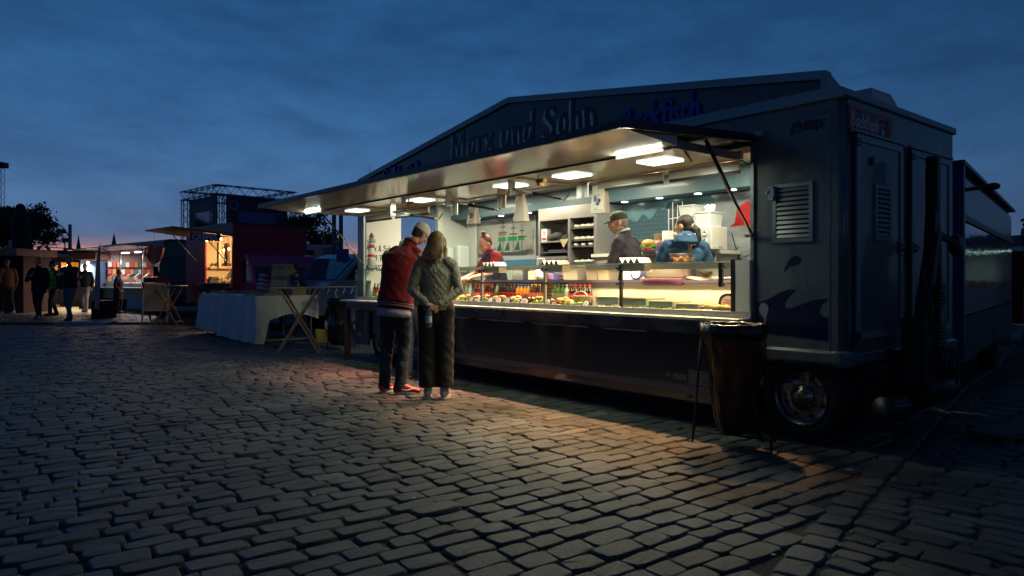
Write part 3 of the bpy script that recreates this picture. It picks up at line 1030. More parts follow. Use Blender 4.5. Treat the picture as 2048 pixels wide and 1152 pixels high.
# red sign with figure
SGN = Matrix.Translation((XR + .003, 0, 0)) @ Matrix.Rotation(R(90), 4, 'Z')
b = MB(); b.M = SGN; b.box(.04, .74, -.010, 0, 2.262, 2.43)
sg = tp('backfisch_sign', b, mat('sign_red', (.30, .018, .022), .35, var=(4, .12)))
b = MB(); b.M = SGN
hand_text(b, 'Backfisch', .07, 2.29, .088, .017, -.0125, -.010, 0, 0, width=.44)
b.M = SGN
b.build('lettering', mat('sign_white', (.62, .64, .68), .5), sg)
b = MB(); b.M = SGN
hand_text(b, 'Unser', .165, 2.397, .022, .0035, -.0125, -.010)
b.build('lettering', mat('sign_pink', (.5, .10, .12), .5), sg)
b = MB(); b.M = SGN
b.ell((.66, -.012, 2.375), (.020, .003, .026), 10, 6, 0)
b.prism([(.60, 2.27), (.615, 2.33), (.635, 2.35), (.685, 2.35), (.705, 2.32), (.70, 2.27)], -.013, -.0105, 0)
b.prism([(.69, 2.29), (.72, 2.29), (.725, 2.265), (.69, 2.265)], -.0145, -.0135, 1)
b.prism([(.53, 2.285), (.56, 2.325), (.60, 2.32), (.61, 2.285), (.575, 2.27)], -.0145, -.0135, 1)
b.prism([(.535, 2.37), (.62, 2.375), (.62, 2.395), (.535, 2.39)], -.013, -.0105, 2)
b.build('sign_picture', [mat('print_skin', (.30, .085, .05), .6), mat('print_white', (.5, .52, .55), .6), mat('print_blue', (.02, .06, .18), .6)], sg)

# drawbar folded up against the right end
db = MB()
bx = XR + .22
for y in (.78, 1.10):
    db.bar((bx, y, .42), (bx, .96, 1.9), .075, .06)
db.bar((bx, .96, 1.72), (bx, .96, 2.06), .085, .075)
db.lathe([(.045, -.04), (.045, .04)], (bx, .96, 2.10), 14, axis='x')
db.bar((bx + .03, .50, .45), (bx + .02, .93, 1.55), .09, .09)
db.bar((bx, 1.12, .35), (bx, .97, 2.0), .05, .05)
db.bar((XR + .02, .62, .62), (bx + .12, 1.3, .5), .10, .12)
db.box(bx - .07, bx + .09, .55, .78, .44, .92)
db.box(bx - .05, bx + .07, .8, 1.12, .60, .70)
tp('drawbar', db, m_dark, bevel=.008)
b = MB()
b.lathe([(.075, -.03), (.085, -.015), (.085, .015), (.075, .03)], (bx + .06, 1.26, 1.47), 20, axis='x'); b.bar((bx + .02, .98, 1.55), (bx + .06, 1.26, 1.48), .04)
tp('jockey_wheel', b, m_dark)
b = MB()
b.tube([(bx + .1, .82, .66), (bx + .1, .86, 1.16)], .028, 10)
for k in range(16):
    b.tube([(bx + .1 + .034 * math.cos(a), .82 + .04 * (.66 + .026 * k - .66) / .5 + .034 * math.sin(a), .72 + .026 * k) for a in [j * PI / 4 for j in range(8)]], .006, 5, closed=True)
tp('gas_spring', b, m_steel_d)
b = MB()
for y0_, z0_ in ((.9, .66), (.98, .62), (.74, .72)):
    pts = [(bx + .11, y0_, z0_), (bx + .14, y0_ + .03, z0_ - .12), (bx + .13, y0_ + .08, z0_ - .2), (bx + .12, y0_ + .14, z0_ - .1), (bx + .1, y0_ + .15, z0_)]
    b.tube(_sm(pts) if False else pts, .010, 6)
b.tube([(bx + .05, .60, 1.3), (bx + .10, .64, 1.0), (bx + .09, .66, .8), (bx + .05, .68, .6)], .008, 6)
tp('cable', b, m_black)

# ------------------------------------------------------------------ raised canopy
CO = 1.52                       # how far it reaches out
c_h, c_o = 2.262, 2.165        # height at the hinge and at the outer edge
def cz(y):                      # underside height at trailer y (negative = outside)
    return c_h + (c_o - c_h) * (-y / CO)
cx0, cx1 = OX0 - .06, OX1 - .0
b = MB()
b.add([(cx0, -.02, cz(0) + .012), (cx1, -.02, cz(0) + .012), (cx1, -CO, cz(-CO) + .012), (cx0, -CO, cz(-CO) + .012)] +
      [(cx0, -.02, cz(0) + .055), (cx1, -.02, cz(0) + .055), (cx1, -CO, cz(-CO) + .045), (cx0, -CO, cz(-CO) + .045)],
      [(0, 1, 2, 3), (4, 7, 6, 5), (0, 4, 5, 1), (1, 5, 6, 2), (2, 6, 7, 3), (3, 7, 4, 0)])
canopy = tp('canopy', b, [m_body], fix=True)
b = MB(); b.add([(cx0 + .02, -.945, 2.126), (cx1 - .02, -.945, 2.126), (cx1 - .02, -CO + .02, cz(-CO) + .006), (cx0 + .02, -CO + .02, cz(-CO) + .006)], [(0, 3, 2, 1)])
b.add([(x, -CO + .02, cz(-CO) + .006) for x in (cx1 - .02,)] + [(cx1 - .02, -.945, 2.126), (cx1 - .02, -.945, 2.21), (cx1 - .02, -CO + .02, cz(-CO) + .02)], [(0, 1, 2, 3)])
b.build('canopy_lining', m_cream, canopy)
b = MB()
b.bar((cx0 - .01, -CO - .01, cz(-CO) + .028), (cx1 + .01, -CO - .01, cz(-CO) + .028), .03, .052)
b.bar((cx1 + .012, -CO - .02, cz(-CO) + .028), (cx1 + .012, -.03, cz(0) + .03), .028, .06)
b.bar((cx0 - .012, -CO - .02, cz(-CO) + .028), (cx0 - .012, -.03, cz(0) + .03), .028, .06)
b.build('canopy_edge', mat('dark_edge_profile', (.03, .036, .045), .35, .3), canopy)
# the inner flap hangs as a framed panel below, from -.93 to the hatch
IY = -.935
iz = 2.125
ix0, ix1 = -9.35, -3.06
b = MB()
b.box(ix0, ix1, IY, IY + .05, iz - .005, iz + .055); b.box(ix0, ix1, -.09, -.04, iz + .012, iz + .075)
b.box(ix0, ix0 + .05, IY + .05, -.09, iz, iz + .06); b.box(ix1 - .05, ix1, IY + .05, -.09, iz, iz + .06)
for x in (-4.95, -6.7, -8.2):
    b.box(x - .02, x + .02, IY + .05, -.09, iz + .004, iz + .02)
tp('inner_frame', b, mat('beige_frame', (.42, .34, .27), .3, coat=.3))
b = MB(); b.box(ix0 + .05, ix1 - .05, IY + .05, -.09, iz + .022, iz + .034)
tp('inner_flap', b, m_cream)
b = MB(); b.box(ix0, ix1, IY - .012, IY - .001, iz - .012, iz + .012); tp('rubber_seal', b, m_black)
for s_ in (3.55, 4.55, 5.43, 7.12, 8.75):
    b = MB(); b.box(-s_ - .15, -s_ + .15, -.56, -.34, iz + .008, iz + .021)
    o = tp('light_panel', b, m_led)
    l = bpy.data.lights.new('panel_light', 'AREA'); l.shape = 'RECTANGLE'; l.size = .30; l.size_y = .22; l.energy = 4.6; l.color = (.86, 1.0, .76)
    lo = bpy.data.objects.new('panel_light', l); COL.objects.link(lo); lo.parent = trailer; lo.location = (-s_ + OFF[0], -.46 + OFF[1], iz + .002)
for x0_, x1_ in ((-9.28, -8.8), (-3.55, -3.12)):
    b = MB(); b.box(x0_, x1_, IY - .034, IY - .016, iz - .022, iz - .004); tp('outer_light_strip', b, mat('strip_led', (.9, .9, .9), emit=(.80, 1.0, .86), es=1.0))
    l = bpy.data.lights.new('strip_light', 'AREA'); l.shape = 'RECTANGLE'; l.size = x1_ - x0_; l.size_y = .02; l.energy = 1.6; l.color = (.95, 1.0, .86)
    lo = bpy.data.objects.new('strip_light', l); COL.objects.link(lo); lo.parent = trailer; lo.location = ((x0_ + x1_) / 2 + OFF[0], IY - .040 + OFF[1], iz - .013); lo.rotation_euler = (R(-95), 0, 0)
# black roller strips behind the flap
b = MB()
for x0_, x1_ in ((-4.62, -3.85), (-3.78, -3.1), (-9.3, -8.55), (-8.45, -7.6)):
    b.box(x0_, x1_, -.035, -.02, 2.035, 2.06)
tp('seal_strip', b, mat('brown_black_strip', (.02, .012, .010), .5))
b = MB()
for x0_, x1_ in ((-4.62, -3.85), (-3.78, -3.1), (-9.3, -8.55), (-8.45, -7.6)):
    b.box(x0_, x1_, -.04, -.015, 2.06, 2.135)
tp('seal_profile', b, mat('beige_frame'))
# hatch surround
b = MB(); b.box(OX1 - .028, OX1, -.02, .0, .9, ZH + .03); b.box(OX0, OX0 + .03, -.02, .0, .9, ZH); b.box(OX0, OX1, -.012, 0, ZH - .025, ZH + .0)
tp('hatch_frame', b, m_trim)
b = MB(); b.box(OX1 - .02, OX1 + .09, -.05, 0, ZH + .035, ZH + .075)
tp('rain_gutter', b, m_trim2)
# struts
b = MB()
b.tube([(cx1 - .03, -.60, cz(-.6) - .01), (cx1 - .02, -.31, 1.86)], .015, 10); b.tube([(OX0 + .03, -.75, cz(-.75)), (OX0 + .02, -.40, 1.86)], .013, 8)
tp('strut', b, m_black)
b = MB()
b.tube([(cx1 - .02, -.32, 1.87), (cx1 - .012, -.02, 1.545)], .011, 10); b.tube([(OX0 + .02, -.41, 1.87), (OX0 + .02, -.02, 1.42)], .010, 8)
b.cbox((cx1 - .04, -.02, 1.54), (.06, .03, .02)); b.cbox((OX0 + .03, -.02, 1.42), (.05, .03, .03))
tp('strut_rod', b, mat('bronze_rod', (.35, .25, .16), .35, .8))
b = MB(); b.tube([(cx1 - .1, -.85, cz(-.85)), (cx1 - .11, -.66, 2.06)], .010, 8); b.tube([(cx1 - .05, -.12, 2.12), (cx1 - .02, -.04, 2.09), (cx1 - .0, -.02, 2.13)], .006, 6)
tp('stay', b, m_black)
# steel hangers and folding arms under the inner flap
for px, z0_, ly in ((898, 2.02, -.60), (1024, 2.045, -.60), (786, 2.0, -.6)):
    x = LX(px, ly)
    b = MB(); b.box(x - .008, x + .008, ly - .035, ly + .035, z0_ - .02, iz + .12); b.box(x - .012, x + .012, ly - .04, ly - .02, z0_ - .03, z0_ + .1)
    o = tp('hanger', b, m_steel)
    k = MB()
    k.tube([(x + .02, ly, z0_ + .03), (x + .10, ly + .32, z0_ - .01)], .010, 8, m=1)
    k.tube([(x + .07, ly + .2, z0_ + .0), (x + .15, ly + .50, z0_ - .035)], .016, 8)
    k.tube([(x + .15, ly + .50, z0_ - .035), (x + .16, ly + .56, z0_ - .04)], .012, 8, m=1)
    k.bar((x + .15, ly + .56, z0_ - .05), (x + .19, ly + .60, z0_ + .03), .02, .012)
    k.build('folding_arm', [m_dark, m_steel], o)
for px, z0_ in ((908, 1.985), (1003, 2.0), (1165, 2.0)):
    x = LX(px, -.03)
    b = MB(); b.box(x - .075, x + .075, -.035, -.022, z0_, ZH - .01); b.box(x - .01, x + .01, -.05, -.035, z0_, ZH - .02)
    tp('hatch_bracket', b, m_steel)
# small latches on the lining
for px, ly in ((1082, -.75), (820, -.7)):
    x = LX(px, ly)
    b = MB(); b.box(x - .05, x + .05, ly - .02, ly + .02, iz - .06, iz - .03); b.box(x - .015, x + .015, ly - .03, ly + .03, iz - .09, iz - .06); b.tube([(x - .03, ly, iz - .03), (x - .03, ly, iz + .01)], .008)
    tp('latch', b, mat('brass', (.42, .25, .08), .4, .7))
# warm lamps on the bar just inside the hatch
b = MB(); b.box(OX0 + .03, OX1 - .03, .06, .26, 2.205, 2.25)
tp('lamp_bar', b, mat('lamp_bar_white', (.62, .5, .44), .35))
for s_, col, en in ((8.5, (1, .34, .20), 240), (7.6, (1, .38, .23), 260), (6.86, (1, .45, .28), 290), (5.95, (1, .48, .26), 300), (5.0, (1, .51, .22), 310), (4.1, (1, .52, .20), 320), (3.35, (1, .49, .18), 200)):
    b = MB(); b.lathe([(.075, 2.186), (.075, 2.204), (.055, 2.204)], (-s_, .16, 0), 20, caps=False); 
    o = tp('spotlight', b, m_steel)
    k = MB(); k.lathe([(0, 2.190), (.055, 2.190)], (-s_, .16, 0), 18, caps=False, m=0)
    k.build('spotlight_lens', m_led_w, o)
    l = bpy.data.lights.new('spot', 'SPOT'); l.energy = en; l.color = col; l.spot_size = R(74); l.spot_blend = .85; l.shadow_soft_size = .028
    lo = bpy.data.objects.new('spot', l); COL.objects.link(lo); lo.parent = trailer; lo.location = (-s_ + OFF[0], .15 + OFF[1], 2.175); lo.rotation_euler = (R(-14), 0, 0)

# ------------------------------------------------------------------ inside: murals, soffit, walls
b = MB(); b.box(XL + .05, XR - .3, 1.66, 1.98, 2.18, 2.415)
tp('soffit', b, m_blue_in)
for x in (-9.0, -8.4, -7.75, -5.9, -5.35, -4.8, -4.35):
    b = MB(); b.lathe([(0, 2.176), (.035, 2.176), (.042, 2.179)], (x, 1.80, 0), 16, caps=False)
    tp('downlight', b, mat('downlight_lens', (1, 1, 1), emit=(.9, 1, .96), es=14))
for x in (-8.6, -7.2, -5.6, -4.0):
    b = MB(); b.box(x - .3, x + .3, .95, 1.15, 2.400, 2.418)
    tp('ceiling_light', b, mat('ceiling_led', (1, 1, 1), emit=(.9, 1, .95), es=3.2))
    l = bpy.data.lights.new('ceiling_lamp', 'AREA'); l.shape = 'RECTANGLE'; l.size = .6; l.size_y = .2; l.energy = 30; l.color = (1.0, .94, .68)
    lo = bpy.data.objects.new('ceiling_lamp', l); COL.objects.link(lo); lo.parent = trailer; lo.location = (x + OFF[0], 1.05 + OFF[1], 2.39)
# left end: white panel with the owner's address, post, wall
b = MB(); b.box(XL + .042, XL + .05, .05, .72, .9, 2.40)
o = tp('address_panel', b, m_white)
AM = Matrix.Translation((XL + .05, 0, 0)) @ Matrix.Rotation(R(90), 4, 'Z')
b = MB(); b.M = AM
hand_text(b, 'Marx & Sohn,', .09, 1.635, .085, .011, -.002, -.0005)
hand_text(b, '22889 Tangstedt', .09, 1.485, .085, .011, -.002, -.0005)
hand_text(b, '0172/452 74 66', .07, 1.335, .085, .011, -.002, -.0005)
b.build('lettering', m_letter, o)
b = MB(); b.M = AM; b.box(.44, .60, -.002, -.0005, 1.08, 1.26); b.build('notice', mat('peach_note', (.62, .42, .28), .6), o)
b = MB(); b.box(XL + .05, XL + .13, 1.36, 1.46, .42, 2.42); tp('corner_post', b, m_wall_in)
b = MB(); b.box(XL + .05, XL + .062, 1.46, 1.975, .42, 2.42); b.box(XL + .062, -9.25, 1.965, 1.985, .42, 2.18); b.box(-9.262, -9.235, 1.93, 1.964, .42, 2.18)
tp('left_wall_panel', b, m_wall_in)
b = MB(); b.box(XR - .31, XR - .29, .05, 1.98, .42, 2.41); b.box(-9.23, -4.0, 1.975, 1.985, .42, 1.55)
tp('wall_panel', b, m_wall_in)

def mural(name, label, x0, x1, z0, z1, base):
    b = MB(); b.box(x0, x1, 1.964, 1.972, z0, z1)
    o = tp(name, b, base); o['label'] = label
    return o
# ship mural
mship = mural('mural', 'wall print of a three-masted ship with green sails', -9.22, -7.78, 1.50, 2.17, mat('ship_sky', (.26, .255, .24), .3, var=(2.2, .22), stretch=(1, 1, 3)))
b = MB(); Y0, Y1 = 1.9615, 1.9639
b.prism([(-8.72, 1.64), (-8.66, 1.575), (-8.02, 1.565), (-7.93, 1.60), (-7.90, 1.66), (-8.2, 1.63), (-8.5, 1.625)], Y0, Y1, 0)
for x, zt in ((-8.56, 2.13), (-8.31, 2.10), (-8.10, 2.05)):
    b.box(x - .006, x + .006, Y0, Y1, 1.62, zt, 1)
    for z, w in ((zt - .1, .07), (zt - .19, .12)):
        b.prism(_sm([(x - w, z - .012), (x - w * .5, z + .004), (x, z), (x + w * .5, z + .004), (x + w, z - .012), (x, z - .016)]), Y0 - .001, Y0 - .0003, 1)
for x0_, x1_, z0_, z1_ in ((-8.68, -8.49, 1.80, 1.865), (-8.44, -8.22, 1.80, 1.865), (-8.19, -8.04, 1.80, 1.865)):
    b.box(x0_, x1_, Y0 - .001, Y0, z0_, z1_, 2)
for x in (-8.62, -8.42, -8.18):
    b.prism([(x, 1.80), (x + .03, 1.65), (x - .11, 1.65)], Y0 - .001, Y0, 3)
b.prism([(-8.68, 1.88), (-8.49, 1.885), (-8.50, 1.96), (-8.66, 1.955)], Y0 - .001, Y0, 4)
for x in (-8.98, -8.9, -7.85):
    b.bar((x, Y0 + .001, 1.6), (x + .01, Y0 + .001, 1.95), .002, .008, 1); b.bar((x - .05, Y0 + .001, 1.8), (x + .06, Y0 + .001, 1.86), .002, .006, 1)
for k in range(16):
    x = -7.99 + .0 + random.uniform(-.02, .18); b.bar((x, Y0 + .001, 1.57), (x + random.uniform(-.04, .04), Y0 + .001, 1.62 + random.uniform(0, .1)), .002, .004, 1)
b.box(-9.21, -8.75, Y0 + .001, Y1, 1.56, 1.62, 0)
b.box(-9.22, -7.78, Y0 + .001, Y1 - .0004, 1.50, 1.565, 5)
b.build('mural_ship', [mat('print_hull', (.05, .055, .055), .35), mat('print_mast', (.04, .035, .03), .4), mat('print_green', (.01, .19, .05), .35),
                       mat('print_dark_green', (.008, .09, .035), .35), mat('print_tan', (.20, .14, .11), .4), mat('print_water', (.30, .35, .36), .35)], mship, fix=True)
b = MB(); b.box(-9.23, -7.78, 1.955, 1.973, 1.40, 1.495); tp('wall_strip', b, mat('strip_blue', (.06, .17, .27), .35))
# harbour hall mural
mh = mural('mural', 'wall print of a waterside concert building in grey-teal light', -6.25, -4.70, 1.50, 2.17, mat('harbour_sky', (.09, .19, .22), .25, var=(1.6, .35), stretch=(1, 1, 2), coat=.3))
b = MB()
roof = _sm([(-5.98, 1.98), (-5.85, 1.93), (-5.74, 2.02), (-5.62, 1.95), (-5.50, 2.08), (-5.42, 2.05), (-5.34, 2.15)])
b.prism([(-5.98, 1.72)] + roof[:] + [(-5.10, 2.14), (-5.10, 1.74), (-5.5, 1.70)], Y0, Y1, 0)
b.prism([(-6.22, 1.5), (-6.2, 1.82), (-6.05, 1.84), (-6.05, 1.5)], Y0, Y1, 3)
b.prism([(-5.98, 1.70), (-5.5, 1.68), (-5.10, 1.72), (-5.08, 1.50), (-5.98, 1.50)], Y0, Y1, 1)
for i in range(16):
    for j in range(7):
        x = -5.96 + i * .055; z = 1.735 + j * .052
        if z < np.interp(x, [p[0] for p in roof] + [-5.1], [p[1] for p in roof] + [2.14]) - .04 and x < -5.11:
            b.box(x, x + (.026 if i > 10 else .032), Y0 - .001, Y0, z, z + (.03 if i > 10 else .012), 2 if i <= 10 else 4)
for i in range(11):
    b.box(-5.95 + i * .08, -5.93 + i * .08, Y0 - .001, Y0, 1.52, 1.66, 4)
b.build('mural_building', [mat('print_teal', (.035, .075, .10), .3), mat('print_brick', (.12, .055, .05), .35), mat('print_window', (.06, .125, .155), .3),
                           mat('print_orange', (.32, .13, .07), .35), mat('print_dark', (.012, .025, .035), .35)], mh, fix=True)
# sail and crane mural
ms = mural('mural', 'wall print of red sails over harbour cranes', -4.695, -3.6, 1.30, 2.17, mat('cloud_print', (.22, .24, .25), .3, var=(2.6, .45), stretch=(1, 1, 2.5)))
b = MB()
b.prism([(-4.50, 1.79), (-4.43, 1.83), (-4.40, 2.0), (-4.28, 2.06), (-3.95, 2.02), (-3.9, 1.82), (-4.3, 1.80)], Y0, Y1, 0)
b.bar((-4.34, Y0 - .001, 2.0), (-4.1, Y0 - .001, 1.8), .001, .006, 1)
b.box(-4.69, -3.6, Y0, Y1, 1.30, 1.375, 2)
for x, h_ in ((-4.62, .09), (-4.55, .14), (-4.49, .17), (-4.42, .2), (-4.3, .10), (-4.2, .15)):
    b.bar((x, Y0 + .001, 1.37), (x + .02, Y0 + .001, 1.37 + h_), .001, .008, 3); b.bar((x - .05, Y0 + .001, 1.37 + h_ * .7), (x + .05, Y0 + .001, 1.37 + h_ * .95), .001, .008, 3)
b.build('mural_sails', [mat('print_red', (.36, .010, .010), .35), mat('print_dark_red', (.16, .01, .01), .4), mat('print_blue_band', (.05, .15, .25), .3), mat('print_dark')], ms, fix=True)

# dispensers on the white wall
b = MB(); b.box(-9.62 + .07, -9.56 + .07, 1.55, 1.66, 1.46, 1.72); tp('soap_dispenser', b, mat('clear_white', (.62, .68, .66), .3), bevel=.01)
b = MB(); b.box(-9.555, -9.42, 1.72, 1.955, 1.38, 1.76); b.box(-9.54, -9.44, 1.76, 1.92, 1.32, 1.38)
tp('towel_dispenser', b, mat('dispenser_white', (.66, .72, .70), .3), bevel=.035)

# ------------------------------------------------------------------ counter and display case
CZ = .90
b = MB()
b.box(XL - .06, OX1 + .01, -.25, -.06, CZ - .025, CZ)
tp('counter_shelf', b, mat('counter_steel', (.62, .66, .64), .30, .35, rvar=.08), bevel=.004)
b = MB(); b.box(XL - .04, OX1 - .0, -.20, -.18, CZ - .125, CZ - .027); b.box(XL, OX1, -.18, -.04, CZ - .14, CZ - .13)
tp('counter_apron', b, mat('apron_steel', (.20, .17, .16), .3, .85, var=(2, .3), rvar=.1))
b = MB()
for x0_, x1_ in ((-8.1, -7.3), (-7.0, -6.5), (-6.3, -5.55), (-5.4, -4.6), (-4.4, -3.9)):
    b.box(x0_, x1_, -.198, -.185, CZ - .150, CZ - .141)
tp('apron_lip', b, m_steel)
b = MB(); b.box(XL + .02, OX1 - .0, -.055, .34, CZ - .02, CZ + .012); b.box(XL + .02, OX1, -.06, -.035, CZ + .0, CZ + .048)
tp('display_floor', b, m_steel, bevel=.003)
b = MB(); b.box(OX0, -5.55, .34, .36, CZ, 1.165)
tp('shelf_back', b, mat('orange_board', (.46, .30, .22), .5))
b = MB(); b.box(-5.42, -3.1, .34, .36, CZ, 1.165)
tp('case_back', b, m_white)
b = MB(); b.box(OX0, -3.0, .30, .78, 1.168, 1.195)
tp('worktop', b, mat('worktop_plum', (.055, .05, .09), .3))
b = MB(); b.box(OX0, -3.0, .70, .78, .45, 1.165)
tp('worktop_front', b, m_steel_d)
# end block of the case
b = MB(); b.prism([(-.05, CZ + .01), (-.05, 1.35), (.30, 1.35), (.36, 1.28), (.55, 1.28), (.55, CZ + .01)], -3.125, -3.0, plane='yz'); b.box(-3.0, OX1 - .01, -.04, .4, CZ, 1.32)
tp('case_end', b, m_white, fix=True)
b = MB(); b.box(-3.165, -3.13, -.055, -.02, CZ + .01, 1.36); b.box(-3.165, -3.13, -.02, .28, CZ + .012, CZ + .03)
tp('case_upright', b, m_black)
# glass
GT = 1.345
posts = [LX(p, -.045) for p in (711, 962, 1088, 1240)] + [LX(1440, -.045), -3.17]
for i in range(5):
    if i == 4:
        continue
    b = MB(); x1_ = posts[i + 1] if i < 3 else posts[5]
    b.box(posts[i] + .012, x1_ - .012, -.050, -.044, CZ + .02, GT - .002)
    g = tp('glass_pane', b, m_glass)
    e = MB(); e.box(posts[i] + .012, x1_ - .012, -.0502, .0, GT - .001, GT + .006); e.build('glass_edge', m_glass_edge, g)
b = MB(); b.box(posts[0], -3.17, .0, .30, GT, GT + .006)
tp('glass_top', b, m_glass)
b = MB(); b.box(posts[0] - .004, posts[0] + .002, -.05, .30, CZ + .02, GT); tp('glass_end', b, m_glass)
for i, x in enumerate(posts[:5]):
    b = MB()
    if i < 4:
        b.box(x - .012, x + .012, -.042, -.015, CZ + .01, GT - .005)
    else:
        b.box(x - .02, x + .02, -.040, -.02, 1.14, GT - .01)
    o = tp('glass_post', b, m_black if i in (3, 4) else m_steel)
    k = MB()
    for z in (1.16, 1.30):
        for dx in ((-.03, .03) if i in (1, 2, 3) else (.03,)):
            k.lathe([(.014, -.058), (.014, -.038)], (x + dx, 0, z), 10, axis='y')
    k.build('glass_clamp', m_black, o)
# warm strip over the hot food
b = MB(); b.box(-5.0, -3.2, .19, .245, GT - .030, GT - .004); b.box(-5.0, -3.2, .186, .190, GT - .052, GT - .004)
tp('food_lamp', b, m_steel)
l = bpy.data.lights.new('food_light', 'AREA'); l.shape = 'RECTANGLE'; l.size = 1.8; l.size_y = .04; l.energy = 24; l.color = (1.0, .72, .36)
lo = bpy.data.objects.new('food_light', l); COL.objects.link(lo); lo.parent = trailer; lo.location = (-4.1 + OFF[0], .218 + OFF[1], GT - .034)
b = MB(); b.box(-9.2, -5.3, .235, .285, GT - .020, GT - .003); b.box(-9.2, -5.3, .231, .235, GT - .034, GT - .003)  # added strip with hidden housing, only there to brighten the bottles
tp('case_fill_housing', b, m_steel)
l = bpy.data.lights.new('case_fill', 'AREA'); l.shape = 'RECTANGLE'; l.size = 3.9; l.size_y = .04; l.energy = 20; l.color = (1.0, .84, .55)
lo = bpy.data.objects.new('case_fill', l); COL.objects.link(lo); lo.parent = trailer; lo.location = (-7.2 + OFF[0], .258 + OFF[1], GT - .024)
# skirt
b = MB()
b.box(-8.5, OX1 - .03, -.06, -.035, .215, .775)
b.prism([(-.06, .215), (-.06, .19), (-.045, .17), (-.03, .17), (-.035, .215)], -8.5, OX1 - .03, plane='yz')
tp('skirt', b, m_skirt, fix=True)
b = MB(); b.box(-8.5, OX1 - .03, -.064, -.0605, .262, .315)
tp('skirt_stripe', b, m_stripe)
b = MB()
for x in (-3.55, -5.85):
    b.ell((x, -.062, .225), (.035, .008, .018), 14, 6)
tp('marker_lamp', b, mat('amber', (.25, .05, .01), .3))
b = MB(); b.box(-3.80, -3.74, -.063, -.060, .37, .41); b.box(-3.72, -3.58, -.063, -.060, .355, .405); b.box(-3.56, -3.36, -.063, -.060, .33, .45)
b.M = Matrix.Identity(4)
tp('plate', b, mat('worn_sticker', (.16, .15, .15), .5, var=(60, .7)))
b = MB(); b.box(-9.60, -9.18, -.055, -.03, .24, .775); b.box(-9.18, -8.5, .0, .02, .4, .775)
tp('skirt_end', b, m_body)
b = MB(); b.box(-9.52, -9.36, -.058, -.055, .36, .42); tp('reflector', b, m_trim2)
b = MB(); b.box(-9.66, -9.59, -.20, -.13, 0, CZ - .03); tp('support_post', b, mat('dark_wood', (.10, .05, .03), .6, var=(5, .4), stretch=(6, 6, 1)))
b = MB(); b.box(XL + .2, XR - .5, DEP - .06, DEP - .045, .1, .6); b.box(-3.05, -3.03, .1, 1.9, .1, .6)
tp('rear_skirt', b, m_black)

# ------------------------------------------------------------------ steel oven cabinet with dough rolls
def T(mb, name, mats, parent, **k):
    return mb.build(name, mats, parent, **k)
ox0, ox1, oy0, oy1 = -7.20, -6.10, 1.50, 1.965
cab = tthing('oven_cabinet', 'tall stainless steel oven cabinet with shelves of pale dough rolls', 'oven', -6.65, 1.70, .42)
def CB(name, mb, mats, parent=None):
    return mb.build(name, mats, parent or cab, (6.65, -1.70, -.42) if parent is None else (0, 0, 0))
b = MB()
xm = -6.60
b.box(ox0, ox1, oy0, oy1, 2.0, 2.165); b.box(ox0, ox0 + .03, oy0, oy1, .42, 2.0); b.box(ox1 - .05, ox1, oy0, oy1, .42, 2.0)
b.box(xm - .02, xm + .02, oy0, oy1, .42, 2.0); b.box(ox0 + .03, ox1 - .05, oy1 - .02, oy1 - .001, .42, 2.0); b.box(ox0 + .03, xm - .02, oy0 + .005, oy1 - .02, 1.70, 1.72)
CB('cabinet_frame', b, m_steel)
b = MB(); b.box(ox0 + .035, xm - .022, oy0 - .01, oy0 + .3, 1.05, 1.50); CB('oven_door', b, m_dark)
b = MB(); b.box(ox0 + .08, xm - .09, oy0 - .014, oy0 - .0105, 1.1, 1.46); CB('oven_window', b, mat('oven_glass', (.08, .05, .03), .08, coat=1))
b = MB(); b.box(ox0 + .035, xm - .022, oy0 - .02, oy0 - .0105, 1.47, 1.51); b.tube([(xm - .06, oy0 - .03, 1.1), (xm - .06, oy0 - .03, 1.46)], .01); CB('oven_handle', b, m_steel)
b = MB(); b.box(ox0 + .05, xm - .04, oy0 + .02, oy0 + .3, 1.56, 1.575); b.box(ox0 + .15, xm - .1, oy0 + .04, oy0 + .28, 1.585, 1.60); CB('baking_sheet', b, m_steel_d)
tr_z = [1.86, 1.70, 1.62, 1.40, 1.18]
for i, z in enumerate(tr_z):
    b = MB(); b.box(xm + .03, ox1 - .06, oy0 + .015, oy1 - .05, z, z + .012); CB('rack_tray', b, m_steel_d)
m_dough = mat('raw_dough', (.66, .63, .50), .6, bump=(20, .2))
dn = 0
ords = ['first', 'second', 'third', 'fourth']
for i, z in enumerate(tr_z):
    for k in range(4 if i != 2 else 3):
        b = MB(); x = xm + .085 + k * .105 * (1 if i != 2 else 1.25)
        b.ell((0, 0, .022), (.052, .045, .026), 10, 6)
        o = b.build('dough_roll', m_dough, None, TL(x, oy0 + .07, z + .012), TRZ)
        tag(o, 'raw dough roll, %s from the left on the %s tray of the steel cabinet' % (ords[k], ['topmost', 'second', 'third', 'fourth', 'lowest'][i]), 'dough roll', 'dough rolls in the steel cabinet')
